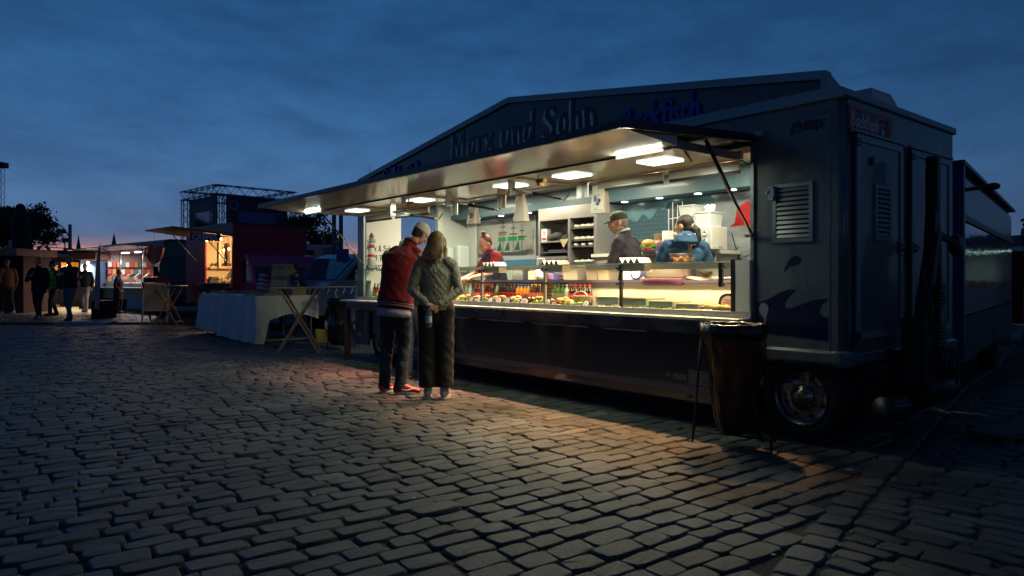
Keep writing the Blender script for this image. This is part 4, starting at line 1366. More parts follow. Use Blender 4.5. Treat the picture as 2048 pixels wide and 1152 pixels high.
# cloth bag, box, cap and rag on the shelf
b = MB()
b.tube(_sm([(0, 0)] * 2)[:0] or [(-.14, 0, .055), (-.05, 0, .05), (.03, 0, .075), (.09, 0, .055), (.14, 0, .03)], [.035, .05, .045, .06, .02], 10)
tag(b.build('folded_bag', mat('charcoal_cloth', (.035, .035, .036), .9, bump=(12, .6)), None, TL(-6.93, 1.56, 1.72), TRZ), 'dark rolled cloth bag on the shelf above the oven', 'bag')
b = MB(); b.ell((0, 0, .03), (.09, .07, .045), 12, 7); b.tube([(-.08, 0, .03), (0, -.02, .07), (.09, 0, .02)], .02)
tag(b.build('folded_jacket', mat('black_cloth', (.02, .02, .022), .9, bump=(12, .6)), None, TL(-6.69, 1.56, 1.72), TRZ), 'black crumpled jacket beside the dark bag above the oven', 'jacket')
b = MB(); b.box(-.05, .05, -.04, .04, 0, .17); o = b.build('carton', mat('carton_white', (.62, .58, .54), .6), None, TL(-7.11, 1.56, 1.72), TRZ + .1)
tag(o, 'small white carton with red print above the oven', 'carton')
b = MB(); b.box(-.035, .035, -.0425, -.0405, .02, .05, 0); b.box(-.03, .02, -.0425, -.0405, .09, .10, 0); b.box(-.03, .03, -.0425, -.0405, .12, .13); b.build('print', mat('print_red'), o)
b = MB(); b.add([(-.09, 0, .01), (.09, 0, .02), (-.01, -.005, -.10)], [(0, 1, 2)]); b.add([(-.09, .003, .01), (.09, .003, .02), (-.01, -.002, -.10)], [(0, 2, 1)])
b.box(-.09, .09, 0, .05, .01, .014)
tag(b.build('tea_towel', mat('patterned_rag', (.40, .34, .18), .9, var=(50, .6)), None, TL(-6.68, 1.492, 1.72), TRZ), 'yellowish patterned rag hanging over the shelf edge', 'towel')

# ------------------------------------------------------------------ back counter at the right and what stands on it
bc = tthing('back_counter', 'white-topped back counter behind the two right-hand sellers', 'counter', -5.2, 1.70, .42)
b = MB(); b.box(-.98, .85, -.22, .25, 1.06, 1.10); b.build('counter_top', m_white, bc)
b = MB(); b.box(-.95, .82, -.20, .24, 0, 1.06); b.build('counter_front', mat('rose_grey_panel', (.34, .27, .26), .5), bc)
b = MB()
for x in (.35, .55, .83):
    b.box(x, x + .015, -.205, -.201, .1, 1.05)
b.build('front_batten', m_wall_in, bc)
BZ = 1.521
def bitem(name, label, cat, px, y=1.55, z=BZ):
    return tthing(name, label, cat, LX(px, y), y, z)
# microwave
t = bitem('microwave', 'white microwave oven on the back counter with tubs stacked on it', 'microwave', 1406)
b = MB(); b.box(-.20, .20, -.13, .16, 0, .245); b.build('case', m_white, t, bevel=.006)
b = MB(); b.box(-.13, .04, -.134, -.131, .03, .21); b.build('door_window', mat('micro_window', (.03, .03, .035), .15), t)
b = MB(); b.box(.06, .19, -.136, -.131, .02, .23); b.build('control_panel', mat('panel_grey', (.55, .56, .56), .4), t)
for z in (.09, .17):
    b = MB(); b.lathe([(.022, -.15), (.024, -.137)], (.125, 0, z), 14, axis='y'); b.build('knob', m_white, t)
b = MB(); b.box(-.03, .03, -.05, .03, 0, .03); o = b.build('card_reader', mat('reader_grey', (.42, .44, .44), .4), None, TL(LX(1438, 1.5), 1.50, BZ), TRZ); tag(o, 'small grey card reader in front of the microwave', 'card reader')
def tub(px, z, w, h, label, lid=False, y=1.6):
    t = bitem('plastic_tub', label, 'tub', px, y, z)
    t['group'] = 'white plastic tubs on the back counter'
    b = MB(); 
    b.add([(-w * .46, -.1, 0), (w * .46, -.1, 0), (w * .46, .1, 0), (-w * .46, .1, 0), (-w * .5, -.115, h), (w * .5, -.115, h), (w * .5, .115, h), (-w * .5, .115, h)],
          [(0, 3, 2, 1), (0, 1, 5, 4), (1, 2, 6, 5), (2, 3, 7, 6), (3, 0, 4, 7)])
    b.build('tub_wall', mat('tub_white', (.66, .70, .68), .4), t)
    b = MB(); 
    for p, q in (((-w * .5, -.115), (w * .5, -.115)), ((w * .5, -.115), (w * .5, .115)), ((w * .5, .115), (-w * .5, .115)), ((-w * .5, .115), (-w * .5, -.115))):
        b.bar((p[0], p[1], h), (q[0], q[1], h), .014, .012)
    b.build('tub_rim', mat('tub_white'), t)
    return t
tub(1386, BZ + .247, .20, .13, 'white plastic tub, lower one of the stack on the microwave')
tub(1384, BZ + .385, .19, .11, 'white plastic tub, upper one of the stack on the microwave')
tub(1417, BZ + .247, .20, .16, 'white plastic tub with a crumpled bag in it on the microwave')
b = MB(); b.ell((0, 0, 0), (.065, .05, .05), 10, 7)
for k in range(9):
    a = k * 2.4; b.ell((.05 * math.cos(a), .03 * math.sin(a), .02 + .01 * (k % 3)), (.025, .02, .03), 6, 4)
tag(b.build('plastic_bag', mat('bag_white', (.72, .78, .80), .35, bump=(30, 1)), None, TL(LX(1419, 1.6), 1.6, BZ + .43), TRZ), 'crumpled clear plastic bag sticking out of the white tub', 'bag')
# kitchen roll, napkin holder, fries box, tall rack, burger
t = bitem('kitchen_roll', 'upright white kitchen paper roll left of the woman in blue', 'paper roll', 1336, 1.52)
b = MB(); b.lathe([(.02, .23), (.062, .23), (.064, .226), (.064, .004), (.062, 0)], n=24, caps=False); b.build('roll', m_paper, t)
b = MB(); b.box(-.01, .012, -.0655, -.063, .10, .135); b.build('print', mat('print_pink', (.5, .2, .18), .6), t)
t = bitem('napkin_box', 'clear box of brown paper napkins on the back counter', 'napkin box', 1319, 1.58)
b = MB(); b.box(-.06, .06, -.05, .05, 0, .13); b.build('box', mat('frosted_box', (.50, .55, .54), .4), t)
b = MB()
for k in range(5):
    b.M = Matrix.Translation((-.03 + .015 * k, 0, .13)) @ Matrix.Rotation(.1 * (k - 2), 4, 'Y'); b.box(-.004, .004, -.04, .04, -.02, .085)
b.M = Matrix.Identity(4)
b.build('napkins', mat('brown_paper', (.30, .20, .10), .8), t)
t = bitem('sauce_carton', 'small red and blue carton in front of the napkin box', 'carton', 1320, 1.44)
b = MB(); b.box(-.032, .032, -.02, .02, 0, .05, 0); b.box(-.032, .032, -.02, .02, .0505, .10, 1); b.build('box', [mat('carton_blue', (.02, .09, .35), .4), mat('carton_red', (.42, .04, .03), .4)], t)
b = MB(); b.lathe([(.006, .1), (.005, .14)], n=8); b.build('spout', mat('carton_red'), t)
t = bitem('burger_model', 'large display bun with salad on the back counter', 'sandwich', 1297, 1.50)
b = MB(); b.ell((0, 0, .10), (.085, .075, .05), 16, 8); b.ell((0, 0, .03), (.085, .075, .025), 16, 6); b.build('bun', mat('bun_gold', (.52, .30, .09), .45, var=(6, .2)), t)
b = MB()
for k in range(26):
    a = k * 2.39; b.ell((.078 * math.cos(a), .068 * math.sin(a), .058 + .012 * math.sin(k)), (.03, .025, .010), 6, 4)
m_salad = mat('salad_green', (.10, .30, .025), .5, var=(14, .5))
b.build('salad', m_salad, t)
b = MB(); b.box(-.10, .13, -.09, -.03, .0, .012); b.build('board', mat('board_purple', (.06, .04, .10), .4), t)
t = bitem('skewer_rack', 'tall white wire rack behind the woman in blue', 'rack', 1351, 1.85)
b = MB()
for x, h_ in ((-.10, .52), (-.04, .60), (.03, .56), (.10, .60)):
    b.tube([(x, 0, 0), (x, 0, h_)], .006, 6)
b.tube([(-.10, 0, .4), (.10, 0, .42)], .005, 6); b.tube([(-.10, 0, .2), (.10, 0, .22)], .005, 6)
b.build('wires', m_white, t)
# power cord
b = MB(); b.tube([tuple(TL(x, y, z)) for x, y, z in ((-4.45, 1.93, 1.72), (-4.38, 1.93, 1.5), (-4.30, 1.93, 1.38), (-4.15, 1.93, 1.31), (-3.95, 1.93, 1.42), (-3.85, 1.93, 1.35))], .006, 6)
tag(b.build('power_cord', m_black), 'black cord looping down the wall right of the microwave', 'cord')

# ------------------------------------------------------------------ worktop things behind the glass
def wtop(name, label, cat, px, y=.45, z=1.196):
    return tthing(name, label, cat, LX(px, y), y, z)
def boxitem(name, label, cat, px, w, d, h, m, y=.45, z=1.196, bev=.006):
    b = MB(); b.box(-w / 2, w / 2, -d / 2, d / 2, 0, h)
    o = b.build(name, m, None, TL(LX(px, y), y, z), TRZ, bevel=bev)
    return tag(o, label, cat)
boxitem('napkin_dispenser', 'dark steel napkin dispenser behind the bottles of orange soda', 'dispenser', 1042, .19, .12, .155, m_steel_d)
boxitem('bread_box', 'small cream box next to the steel napkin dispenser', 'box', 1071, .13, .12, .10, mat('cream_plastic', (.52, .45, .36), .4))
boxitem('cutlery_tray', 'red slotted tray at the left end of the worktop', 'tray', 933, .16, .1, .045, mat('red_plastic', (.36, .09, .06), .4))
boxitem('blue_basket', 'small blue plastic basket with pink contents', 'basket', 1105, .13, .1, .07, mat('lilac_plastic', (.24, .22, .62), .3))
b = MB(); b.box(-.05, .05, -.052, -.0505, .012, .06); b.build('contents', mat('pink_food', (.60, .16, .28), .5), bpy.data.objects['blue_basket'])
for px, w, h_, nm, lb in ((1150, .24, .15, 'tub_a', 'large translucent plastic bucket behind the cola bottles'), (1193, .16, .11, 'tub_b', 'square beige sauce tub left of the glass post'), (1216, .17, .11, 'tub_c', 'beige tub with yellow sauce beside the glass post')):
    t = wtop('food_tub', lb, 'tub', px, .5)
    b = MB(); b.add([(-w * .44, -.07, 0), (w * .44, -.07, 0), (w * .44, .07, 0), (-w * .44, .07, 0), (-w * .5, -.085, h_), (w * .5, -.085, h_), (w * .5, .085, h_), (-w * .5, .085, h_)],
                    [(0, 3, 2, 1), (0, 1, 5, 4), (1, 2, 6, 5), (2, 3, 7, 6), (3, 0, 4, 7)])
    b.build('tub_wall', mat('tub_beige', (.60, .47, .34), .4), t)
    b = MB(); b.box(-w * .5, w * .5, -.085, .085, h_ - .02, h_ - .012); b.build('contents', mat('sauce_yellow', (.62, .40, .10), .4), t)
    b = MB()
    for sx in (-1, 1):
        b.box(sx * w * .5 - .006, sx * w * .5 + .006, -.09, .09, h_ - .012, h_ + .003)
    for sy in (-1, 1):
        b.box(-w * .5 + .007, w * .5 - .007, sy * .085 - .006, sy * .085 + .006, h_ - .012, h_ + .003)
    b.build('tub_rim', mat('tub_beige'), t)
for k, px in enumerate((1128, 1131)):
    b = MB(); b.box(-.13, .13, -.06, .06, 0, .035); tag(b.build('egg_tray', mat('pinkish_tray', (.62, .40, .36), .6), None, TL(LX(px, .62), .62, 1.197 + k * .045), TRZ, bevel=.008),
        'pinkish stacked food tray, %s of two behind the bucket' % ('lower', 'upper')[k], 'tray')
# zigzag sandwich holders on the glass
for i, px in enumerate((985, 1108, 1266)):
    t = tthing('card_holder', ['zigzag steel holder on the glass before the red-haired woman', 'zigzag steel holder on the glass in front of the oven', 'zigzag steel holder on the glass in front of the man in the cap'][i], 'holder', LX(px, .12), .12, GT + .008, group='zigzag steel holders on the glass counter')
    b = MB(); n = 4; w = .070; h_ = .050
    for k in range(n):
        x = -n * w / 2 + k * w
        b.add([(x, -.07, 0), (x + w / 2, -.07, h_), (x + w, -.07, 0), (x, .10, 0), (x + w / 2, .10, h_), (x + w, .10, 0)], [(0, 1, 4, 3), (1, 2, 5, 4)])
        b.add([(x + .003, -.07, -.000), (x + w / 2, -.07, h_ - .004), (x + w - .003, -.07, 0), (x + .003, .10, 0), (x + w / 2, .10, h_ - .004), (x + w - .003, .10, 0)], [(0, 3, 4, 1), (1, 4, 5, 2)])
    b.build('zigzag_plate', m_steel, t)
    k = MB(); k.box(-.16, .16, -.03, .08, -.075, -.012); o = k.build('card_terminal', mat('terminal_metal', (.32, .28, .24), .4, .5), t)
    k = MB(); k.box(-.155, -.13, -.0325, -.0305, -.06, -.03, 0); k.box(-.128, -.105, -.0325, -.0305, -.06, -.03, 1); k.build('card_symbol', [mat('ec_blue', (.02, .06, .4), .4), mat('ec_red', (.5, .02, .02), .4)], o)

# ------------------------------------------------------------------ bottles in the case
def bottle_proto(kind, capc, liq, labc, labc2=None):
    t = thing('bottle', 'x', 'bottle')
    b = MB(); b.lathe([(.0, 0), (.028, 0), (.031, .01), (.031, .05), (.028, .075), (.031, .10), (.031, .145), (.024, .175), (.0135, .200), (.0125, .215), (0, .215)], n=14, caps=False)
    b.build('bottle_body', mat('liquid_' + kind, liq, .06, coat=.9, spec=.7), t)
    b = MB(); b.lathe([(0, .232), (.014, .232), (.0152, .228), (.0152, .214), (0, .214)], n=12, caps=False); b.build('cap', mat('cap_' + kind, capc, .4), t)
    b = MB(); b.lathe([(.0318, .078), (.0322, .08), (.0322, .138), (.0318, .140)], n=14, caps=False)
    if labc2:
        for k in range(7):
            a = 2 * PI * k / 7
            b.cbox((.0318 * math.cos(a), .0318 * math.sin(a), .108), (.008, .008, .022), 1)
    b.build('paper_label', [mat('label_' + kind, labc, .4), mat('label2_' + kind, labc2 or labc, .4)], t)
    return t
KB = {
    'water': ((.30, .38, .34), (.42, .50, .47), (.46, .52, .50), None, 'clear water bottle'),
    'cola': ((.50, .02, .015), (.030, .012, .008), (.55, .02, .02), (.7, .6, .6), 'red-capped cola bottle'),
    'green': ((.12, .30, .10), (.25, .32, .22), (.05, .35, .06), None, 'green-capped clear soda bottle'),
    'zero': ((.03, .01, .01), (.022, .010, .008), (.42, .015, .02), (.02, .01, .01), 'black-capped cola bottle'),
    'orange': ((.02, .08, .50), (.72, .27, .015), (.75, .20, .03), (.05, .1, .5), 'blue-capped orange soda bottle'),
    'mixed': ((.72, .32, .02), (.06, .018, .008), (.70, .14, .03), (.6, .5, .5), 'orange-capped mixed soda bottle'),
    'greenglass': ((.09, .16, .10), (.10, .20, .045), (.40, .42, .30), None, 'green lemonade bottle'),
}
protos = {k: bottle_proto(k, *v[:4]) for k, v in KB.items()}
used_p = set()
rowsb = [('water', [934, 940.5]), ('cola', [952.7, 958.8, 972.5, 978.2, 984]), ('green', [995]), ('zero', [1001.5, 1008.4, 1015.5, 1022.3, 1029]),
         ('orange', [1036.5, 1043.2, 1050, 1056.6]), ('mixed', [1064.2, 1071.8, 1080]), ('greenglass', [1110, 1117.6, 1125.6]), ('water', [1133.6]),
         ('cola', [1142.7, 1151.3, 1160.6, 1169.4, 1179.2])]
ordn = ['first', 'second', 'third', 'fourth', 'fifth', 'sixth']
def put_bottle(kind, px, y, label, x=None):
    p = protos[kind]
    o = p if kind not in used_p else copy_tree(p)
    used_p.add(kind)
    place(o, TL(LX(px, y) if x is None else x, y, CZ + .0125), TRZ + random.uniform(-1, 1), label, 'drink bottles in the display case')
for ri, (kind, xs) in enumerate(rowsb):
    n = len(xs)
    where = 'between the green lemonade and the cola' if (kind == 'water' and ri > 0) else None
    for i, px in enumerate(xs):
        nm = KB[kind][4]
        if n == 1:
            lb = (nm + (' between the two glass posts right of the green bottles' if kind == 'water' else ' standing alone between the red and the black caps'))
        elif ri == 8:
            lb = '%s, %s from the left in the row behind the plastic bucket' % (nm, ordn[i])
        else:
            lb = '%s, %s from the left in its group of %d in the case' % (nm, ordn[i], n)
        put_bottle(kind, px, .27, lb)
put_bottle('cola', 750, .2, 'red-labelled cola bottle at the far left end of the case, left one'); put_bottle('cola', 757, .2, 'red-labelled cola bottle at the far left end of the case, right one')
# second row behind, glimpsed between the caps
# ventilation waves between bottles
for px in (922, 1097):
    b = MB()
    for k in range(6):
        for c in range(2):
            z = .93 + k * .033
            xs = [(-.045 + c * .05 + j * .008, z + .006 * math.sin(j * 1.3)) for j in range(6)]
            stroke(b, xs, .010, -.0, .003)
    o = b.build('vent_slots', m_black, trailer, (LX(px, .335) + OFF[0], .335 + OFF[1], 0))

# ------------------------------------------------------------------ garnish, sandwiches, fish tags
b = MB(); r_ = random.Random(5)
def leaf(b, x, y, z, s, m):
    a, t = r_.uniform(0, 2 * PI), r_.uniform(-.9, .9)
    M = Matrix.Translation((x, y, z)) @ Matrix.Rotation(a, 4, 'Z') @ Matrix.Rotation(t, 4, 'X')
    vs = [M @ Vector(p) for p in ((-s, 0, 0), (-s * .3, -s * .6, s * .25), (s * .5, -s * .5, -.1 * s), (s, 0, s * .3), (s * .4, s * .55, 0), (-s * .4, s * .5, s * .2))]
    b.add(vs, [(0, 1, 2, 3, 4, 5)], m)
for k in range(2600):
    x = r_.uniform(-9.3, -5.35)
    y = r_.uniform(-.02, .17)
    clump = .5 + .5 * math.sin(x * 9.0) * math.sin(x * 3.1 + 1)
    z = CZ + .02 + r_.random() ** 2 * (.03 + .06 * clump)
    leaf(b, x, y, z, r_.uniform(.010, .022), r_.choice([0, 0, 1, 2]))
o = b.build('salad_garnish', [mat('leaf_bright', (.16, .38, .03), .45), mat('leaf_mid', (.07, .24, .02), .45), mat('leaf_pale', (.42, .50, .10), .45)])
o.location = TL(0, 0, 0); o.rotation_euler = (0, 0, TRZ)
tag(o, 'curly green salad garnish strewn along the left part of the display case', 'salad', kind='stuff')
def sandwich(kind):
    t = thing('fish_roll', 'x', 'fish roll')
    b = MB(); b.ell((0, 0, .045), (.055, .035, .022), 12, 7); b.ell((0, -.005, .014), (.055, .038, .014), 12, 5)
    b.build('bun', mat('bun_%d' % kind, ((.60, .33, .10), (.66, .42, .16), (.50, .24, .08))[kind], .5, var=(20, .2)), t)
    b = MB()
    for k in range(6):
        b.ell((-.04 + .016 * k, -.032, .028 + .004 * (k % 2)), (.012, .018, .006), 7, 4)
    b.build('filling', mat('filling_%d' % kind, ((.70, .40, .25), (.55, .10, .06), (.72, .52, .12))[kind], .35), t)
    b = MB()
    for k in range(7):
        b.ell((-.048 + .016 * k, -.038 + .004 * (k % 2), .020), (.012, .012, .005), 6, 4)
    b.build('salad', m_salad, t)
    return t
sp = [sandwich(0), sandwich(1), sandwich(2)]
sx = [918, 925, 936, 947, 956, 974, 984, 993, 1004, 1012, 1027, 1036, 1042, 1063, 1079, 1103, 1120, 1131, 1140, 1158, 1166]
for i, px in enumerate(sx):
    k = i % 3
    o = sp[k] if i < 3 else copy_tree(sp[k])
    y = .12 + .03 * (i % 2)
    place(o, TL(LX(px, y), y, CZ + .03 + .012 * (i % 3)), TRZ + random.uniform(-.5, .5) + (PI if i % 5 == 4 else 0),
          ('bread roll with %s, %s' % (['pale fish', 'dark red fish', 'yellow topping'][k], ('number %d from the left in the salad' % (i + 1)))).replace('number 1 ', 'first ') , 'fish rolls in the display case')
NAMES_N = ['first', 'second', 'third', 'fourth', 'fifth', 'sixth', 'seventh', 'eighth', 'ninth', 'tenth', 'eleventh', 'twelfth', 'thirteenth', 'fourteenth', 'fifteenth', 'sixteenth', 'seventeenth', 'eighteenth', 'nineteenth', 'twentieth', 'twenty-first']
for i, o in enumerate([x for x in bpy.data.objects if x.name.startswith('fish_roll')]):
    pass
fr_ = sorted([x for x in bpy.data.objects if x.name.startswith('fish_roll')], key=lambda o: (o.location.x))
for i, o in enumerate(fr_):
    topping = o['label'].split(',')[0]
    o['label'] = '%s, %s from the left in the salad bed' % (topping, NAMES_N[i])
# tomatoes, pepper, cabbage, gherkins
for px, lb, c, rr in ((977, 'red tomato half beside the third fish tag', (.55, .02, .01), .022), (1109, 'red tomato beside the fish tag at the middle glass post', (.55, .02, .01), .024)):
    b = MB(); b.ell((0, 0, 0), (rr, rr, rr * .9), 12, 8)
    tag(b.build('tomato', mat('tomato_red', c, .25), None, TL(LX(px, .0), .0, CZ + .045), TRZ), lb, 'tomato')
b = MB(); b.tube([(-.07, 0, 0), (-.02, 0, .03), (.03, 0, .05), (.075, 0, .06)], [.008, .014, .013, .004], 8)
tag(b.build('chili_pepper', mat('chili', (.28, .01, .015), .25), None, TL(LX(1062, .0), .0, CZ + .04), TRZ), 'dark red pepper lying across the salad left of the glass post', 'pepper')
b = MB(); b.ell((0, 0, 0), (.05, .045, .035), 14, 8); tag(b.build('cabbage', mat('cabbage', (.55, .62, .28), .5, var=(20, .3), bump=(24, 1)), None, TL(LX(1147, .06), .06, CZ + .05), TRZ), 'pale green cabbage heap before the white bucket', 'cabbage')
b = MB()
for k in range(7):
    b.tube([(-.04 + .013 * k, 0, 0), (-.042 + .014 * k, .01, .045)], .008, 6)
tag(b.build('gherkins', mat('gherkin', (.22, .30, .02), .35), None, TL(LX(1160, .03), .03, CZ + .03), TRZ), 'bundle of upright gherkin sticks left of a fish tag', 'gherkins')
# white bucket lying in the case
t = tthing('sauce_bucket', 'small white plastic bucket with a handle standing in the display case', 'bucket', LX(1165, .14), .14, CZ + .02)
b = MB(); b.lathe([(.075, 0), (.095, .105), (.100, .105), (.100, .115)], n=20, caps=False); b.lathe([(0, .10), (.095, .10)], n=20, caps=False); b.build('bucket_wall', mat('bucket_white', (.70, .58, .44), .4), t)
b = MB(); b.tube([(-.10 * math.cos(a), -.03, .11 + .05 * math.sin(a)) for a in [PI * k / 8 for k in range(9)]], .005, 6); b.build('handle', m_white, t)
# fish-shaped tags
fishp = _sm([(-.055, 0), (-.045, .03), (-.01, .043), (.025, .032), (.048, .008)], 3) + [(.072, .035), (.066, 0), (.072, -.032)] + _sm([(.048, -.008), (.025, -.032), (-.01, -.043), (-.045, -.03), (-.055, 0)], 3)[:-1]
ftag = thing('fish_tag', 'x', 'price tag')
b = MB(); b.prism(fishp, -.002, .001); b.build('tag_plate', mat('tag_navy', (.012, .018, .09), .35), ftag, fix=True)
b = MB(); b.prism([(.034 * math.cos(a) - .006, .031 * math.sin(a)) for a in [2 * PI * k / 16 for k in range(16)]], -.0045, -.0025); b.build('writing_field', mat('tag_white', (.80, .78, .76), .5), ftag, fix=True)
b = MB()
for k, (x0_, x1_) in enumerate(((-.022, .012), (-.026, .014), (-.02, .006))):
    z = .012 - .012 * k
    stroke(b, [(x0_ + (x1_ - x0_) * j / 7, z + .0022 * math.sin(j * 2.3 + k)) for j in range(8)], .0022, -.0055, -.0047)
b.build('handwriting', mat('ink', (.10, .08, .14), .6), ftag)
ft = [(918 - 12, 1.0), (943.5, 1), (957.5, 1), (981.5, 1), (998.5, 1.15), (1016, 1.15), (1050, 1.3), (1096.5, 1.15), (1173, 1.1)]
ftl = ['half hidden by the woman in the green jacket', 'left of the first glass post', 'at the first glass post', 'right of the first glass post', 'left one of the pair in the middle of the salad', 'right one of the pair in the middle of the salad', 'beside the dark red pepper', 'right of the middle glass post', 'in front of the white bucket']
for i, (px, s_) in enumerate(ft):
    o = ftag if i == 0 else copy_tree(ftag)
    place(o, TL(LX(px, -.025), -.025, CZ + .062), TRZ + (.5 if i == 6 else random.uniform(-.15, .15)), 'navy fish-shaped price tag ' + ftl[i], 'fish-shaped price tags')
    o.scale = (s_, s_, s_)
    o.rotation_euler[0] = -.45
    if i == 6: o.rotation_euler[1] = -.35
for i, (px, y, z, tilt, s_, lb) in enumerate(((1206, .02, .95, -1.0, 1.35, 'large fish tag leaning flat in front of the first steel tray'), (1459, .16, 1.005, -.1, 1.9, 'purple fish-shaped sign standing in the right corner of the case'), (1415, -.01, .94, -1.1, 1.4, 'fish tag lying flat in front of the golden fish pieces'), (1274, .31, 1.26, 0, 1.5, 'fish emblem on the white block beside the glass post'))):
    o = copy_tree(ftag)
    place(o, TL(LX(px, y), y, z), TRZ, lb, 'fish-shaped price tags'); o.rotation_euler[0] = tilt; o.scale = (s_, s_, s_)
# menu sheet at the left
b = MB(); b.box(-.11, .11, -.002, 0, 0, .27); o = b.build('menu_sheet', m_paper, None, TL(LX(732, .05), .05, .915), TRZ); o.rotation_euler[0] = -.1; tag(o, 'white printed menu sheet standing in the left end of the case', 'menu')
b = MB()
for k in range(9):
    b.box(-.08, -.02 + .012 * (k % 3), -.0035, -.0025, .03 + .026 * k, .036 + .026 * k)
b.build('print', m_letter_side, o)
# ------------------------------------------------------------------ steel trays with hot food
def tray(px0, px1, y0, y1, z, h_, label, tilt=0.0):
    x0_, x1_ = LX(px0, y0), LX(px1, y0)
    w, d = abs(x1_ - x0_), y1 - y0
    t = tthing('steel_tray', label, 'tray', (x0_ + x1_) / 2, (y0 + y1) / 2, z, tilt, 'steel food trays in the case')
    b = MB(); th = .004
    b.box(-w / 2, w / 2, -d / 2, d / 2, 0, th)
    b.box(-w / 2, w / 2, -d / 2, -d / 2 + th, th, h_); b.box(-w / 2, w / 2, d / 2 - th, d / 2, th, h_)
    b.box(-w / 2, -w / 2 + th, -d / 2 + th, d / 2 - th, th, h_); b.box(w / 2 - th, w / 2, -d / 2 + th, d / 2 - th, th, h_)
    b.build('pan', mat('tray_steel', (.72, .68, .6), .35, .35), t)
    e = MB()
    e.box(-w / 2 - .012, w / 2 + .012, -d / 2 - .012, -d / 2, h_ - .003, h_); e.box(-w / 2 - .012, w / 2 + .012, d / 2, d / 2 + .012, h_ - .003, h_)
    e.box(-w / 2 - .012, -w / 2, -d / 2, d / 2, h_ - .003, h_); e.box(w / 2, w / 2 + .012, -d / 2, d / 2, h_ - .003, h_)
    e.build('rim', mat('tray_steel'), t)
    return t, w, d
trs = [tray(1192, 1236, .03, .30, .965, .07, 'deep empty steel tray left of the black glass post', .0),
       tray(1245, 1292, .03, .30, .965, .065, 'deep steel tray right of the black glass post', .0),
       tray(1298, 1345, .02, .29, .955, .055, 'steel tray with one golden fish piece on salad'),
       tray(1352, 1396, .02, .29, .95, .045, 'steel tray with pale fish salad and golden pieces'),
       tray(1402, 1468, .02, .30, .945, .03, 'flat steel tray full of golden fried fish pieces')]
m_fry = mat('golden_fry', (.62, .30, .05), .5, var=(25, .45), bump=(30, 1.0))
r_ = random.Random(3)
def fry(b, x, y, z, s):
    b.ell((x, y, z), (s * r_.uniform(.8, 1.4), s * r_.uniform(.5, .8), s * .45), 8, 5, 0, Matrix.Rotation(r_.uniform(0, 3), 3, 'Z'))
for ti, n in ((2, 3), (3, 7), (4, 26)):
    t, w, d = trs[ti]
    for k in range(n):
        b = MB(); b.ell((0, 0, 0), (.032, .02, .014), 8, 5)
        o = b.build('fried_fish_piece', m_fry)
        lx_, ly_ = r_.uniform(-w / 2 + .03, w / 2 - .03), r_.uniform(-d / 2 + .03, d / 2 - .03)
        o.location = t.matrix_world @ Vector((0, 0, 0)) if False else Vector(t.location) + Matrix.Rotation(TRZ, 3, 'Z') @ Vector((lx_, ly_, .02 + r_.random() * .018))
        o.rotation_euler = (r_.uniform(-.3, .3), r_.uniform(-.3, .3), r_.uniform(0, 6)); s_ = r_.uniform(.8, 1.25); o.scale = (s_, s_, s_)
        tag(o, ['', '', 'golden fried fish piece in the steel tray with salad', 'golden fried fish piece in the tray of pale fish salad', 'golden fried fish piece in the flat tray at the right end'][ti], 'fried fish', ['', '', 'fried pieces in the salad tray', 'fried pieces in the pale salad tray', 'fried pieces in the right end tray'][ti])
b = MB()
for k in range(700):
    px = r_.choice([r_.uniform(1212, 1240), r_.uniform(1268, 1300), r_.uniform(1300, 1370)])
    y = r_.uniform(-.03, .06)
    leaf(b, LX(px, y), y, CZ + .02 + r_.random() * .035, r_.uniform(.010, .018), r_.choice([1, 1, 0]))
o = b.build('herb_garnish', [mat('leaf_bright'), mat('leaf_deep', (.03, .13, .015), .45)]); o.location = TL(0, 0, 0); o.rotation_euler = (0, 0, TRZ)
tag(o, 'dark green herbs strewn in front of the steel trays', 'herbs', kind='stuff')
# white block with the fish emblem, deep pan over cloth, frying basket
boxitem('white_block', 'white box with a fish emblem behind the glass, right of the black post', 'box', 1270, .32, .10, .135, m_white, y=.375, z=1.197)
t = tthing('deep_pan', 'large oval steel pan standing on a purple cloth behind the glass', 'pan', LX(1338, .42), .42, 1.215)
b = MB()
def oval(rx, ry, z, n=28): return [(rx * math.copysign(abs(math.cos(a)) ** .55, math.cos(a)), ry * math.copysign(abs(math.sin(a)) ** .55, math.sin(a)), z) for a in [2 * PI * k / n for k in range(n)]]
rings = [oval(.225, .10, .0), oval(.25, .12, .02), oval(.262, .13, .085), oval(.285, .15, .088), oval(.285, .15, .092), oval(.255, .125, .09), oval(.245, .115, .03), oval(.01, .01, .03)]
vs = [p for r in rings for p in r]; n = 28
b.add(vs, [(i * n + j, i * n + (j + 1) % n, (i + 1) * n + (j + 1) % n, (i + 1) * n + j) for i in range(len(rings) - 1) for j in range(n)], 0, True)
b.build('pan_wall', m_steel, t)
b = MB(); b.tube([(p[0], p[1], -.006) for p in oval(.245, .115, 0)], .006, 6, closed=True); b.build('pan_ring', mat('copper_ring', (.50, .22, .09), .35, .9), t)
b = MB()
rings = [oval(.25, .125, .0), oval(.25, .13, -.02), oval(.235, .12, -.055), oval(.21, .10, -.07)]
rings = [[(x * (1 + .012 * math.sin(31 * math.atan2(y, x) + 2 * i)), y - .06, z) for x, y, z in r] for i, r in enumerate(rings)]
vs = [p for r in rings for p in r]
b.add(vs, [(i * n + j, (i + 1) * n + j, (i + 1) * n + (j + 1) % n, i * n + (j + 1) % n) for i in range(3) for j in range(n)], 0, True)
o = b.build('purple_cloth', mat('plum_cloth', (.10, .035, .09), .9, bump=(20, .6)), None, TL(LX(1338, .42), .42, 1.212), TRZ)
tag(o, 'purple ruffled cloth hanging over the case edge under the large pan', 'cloth')
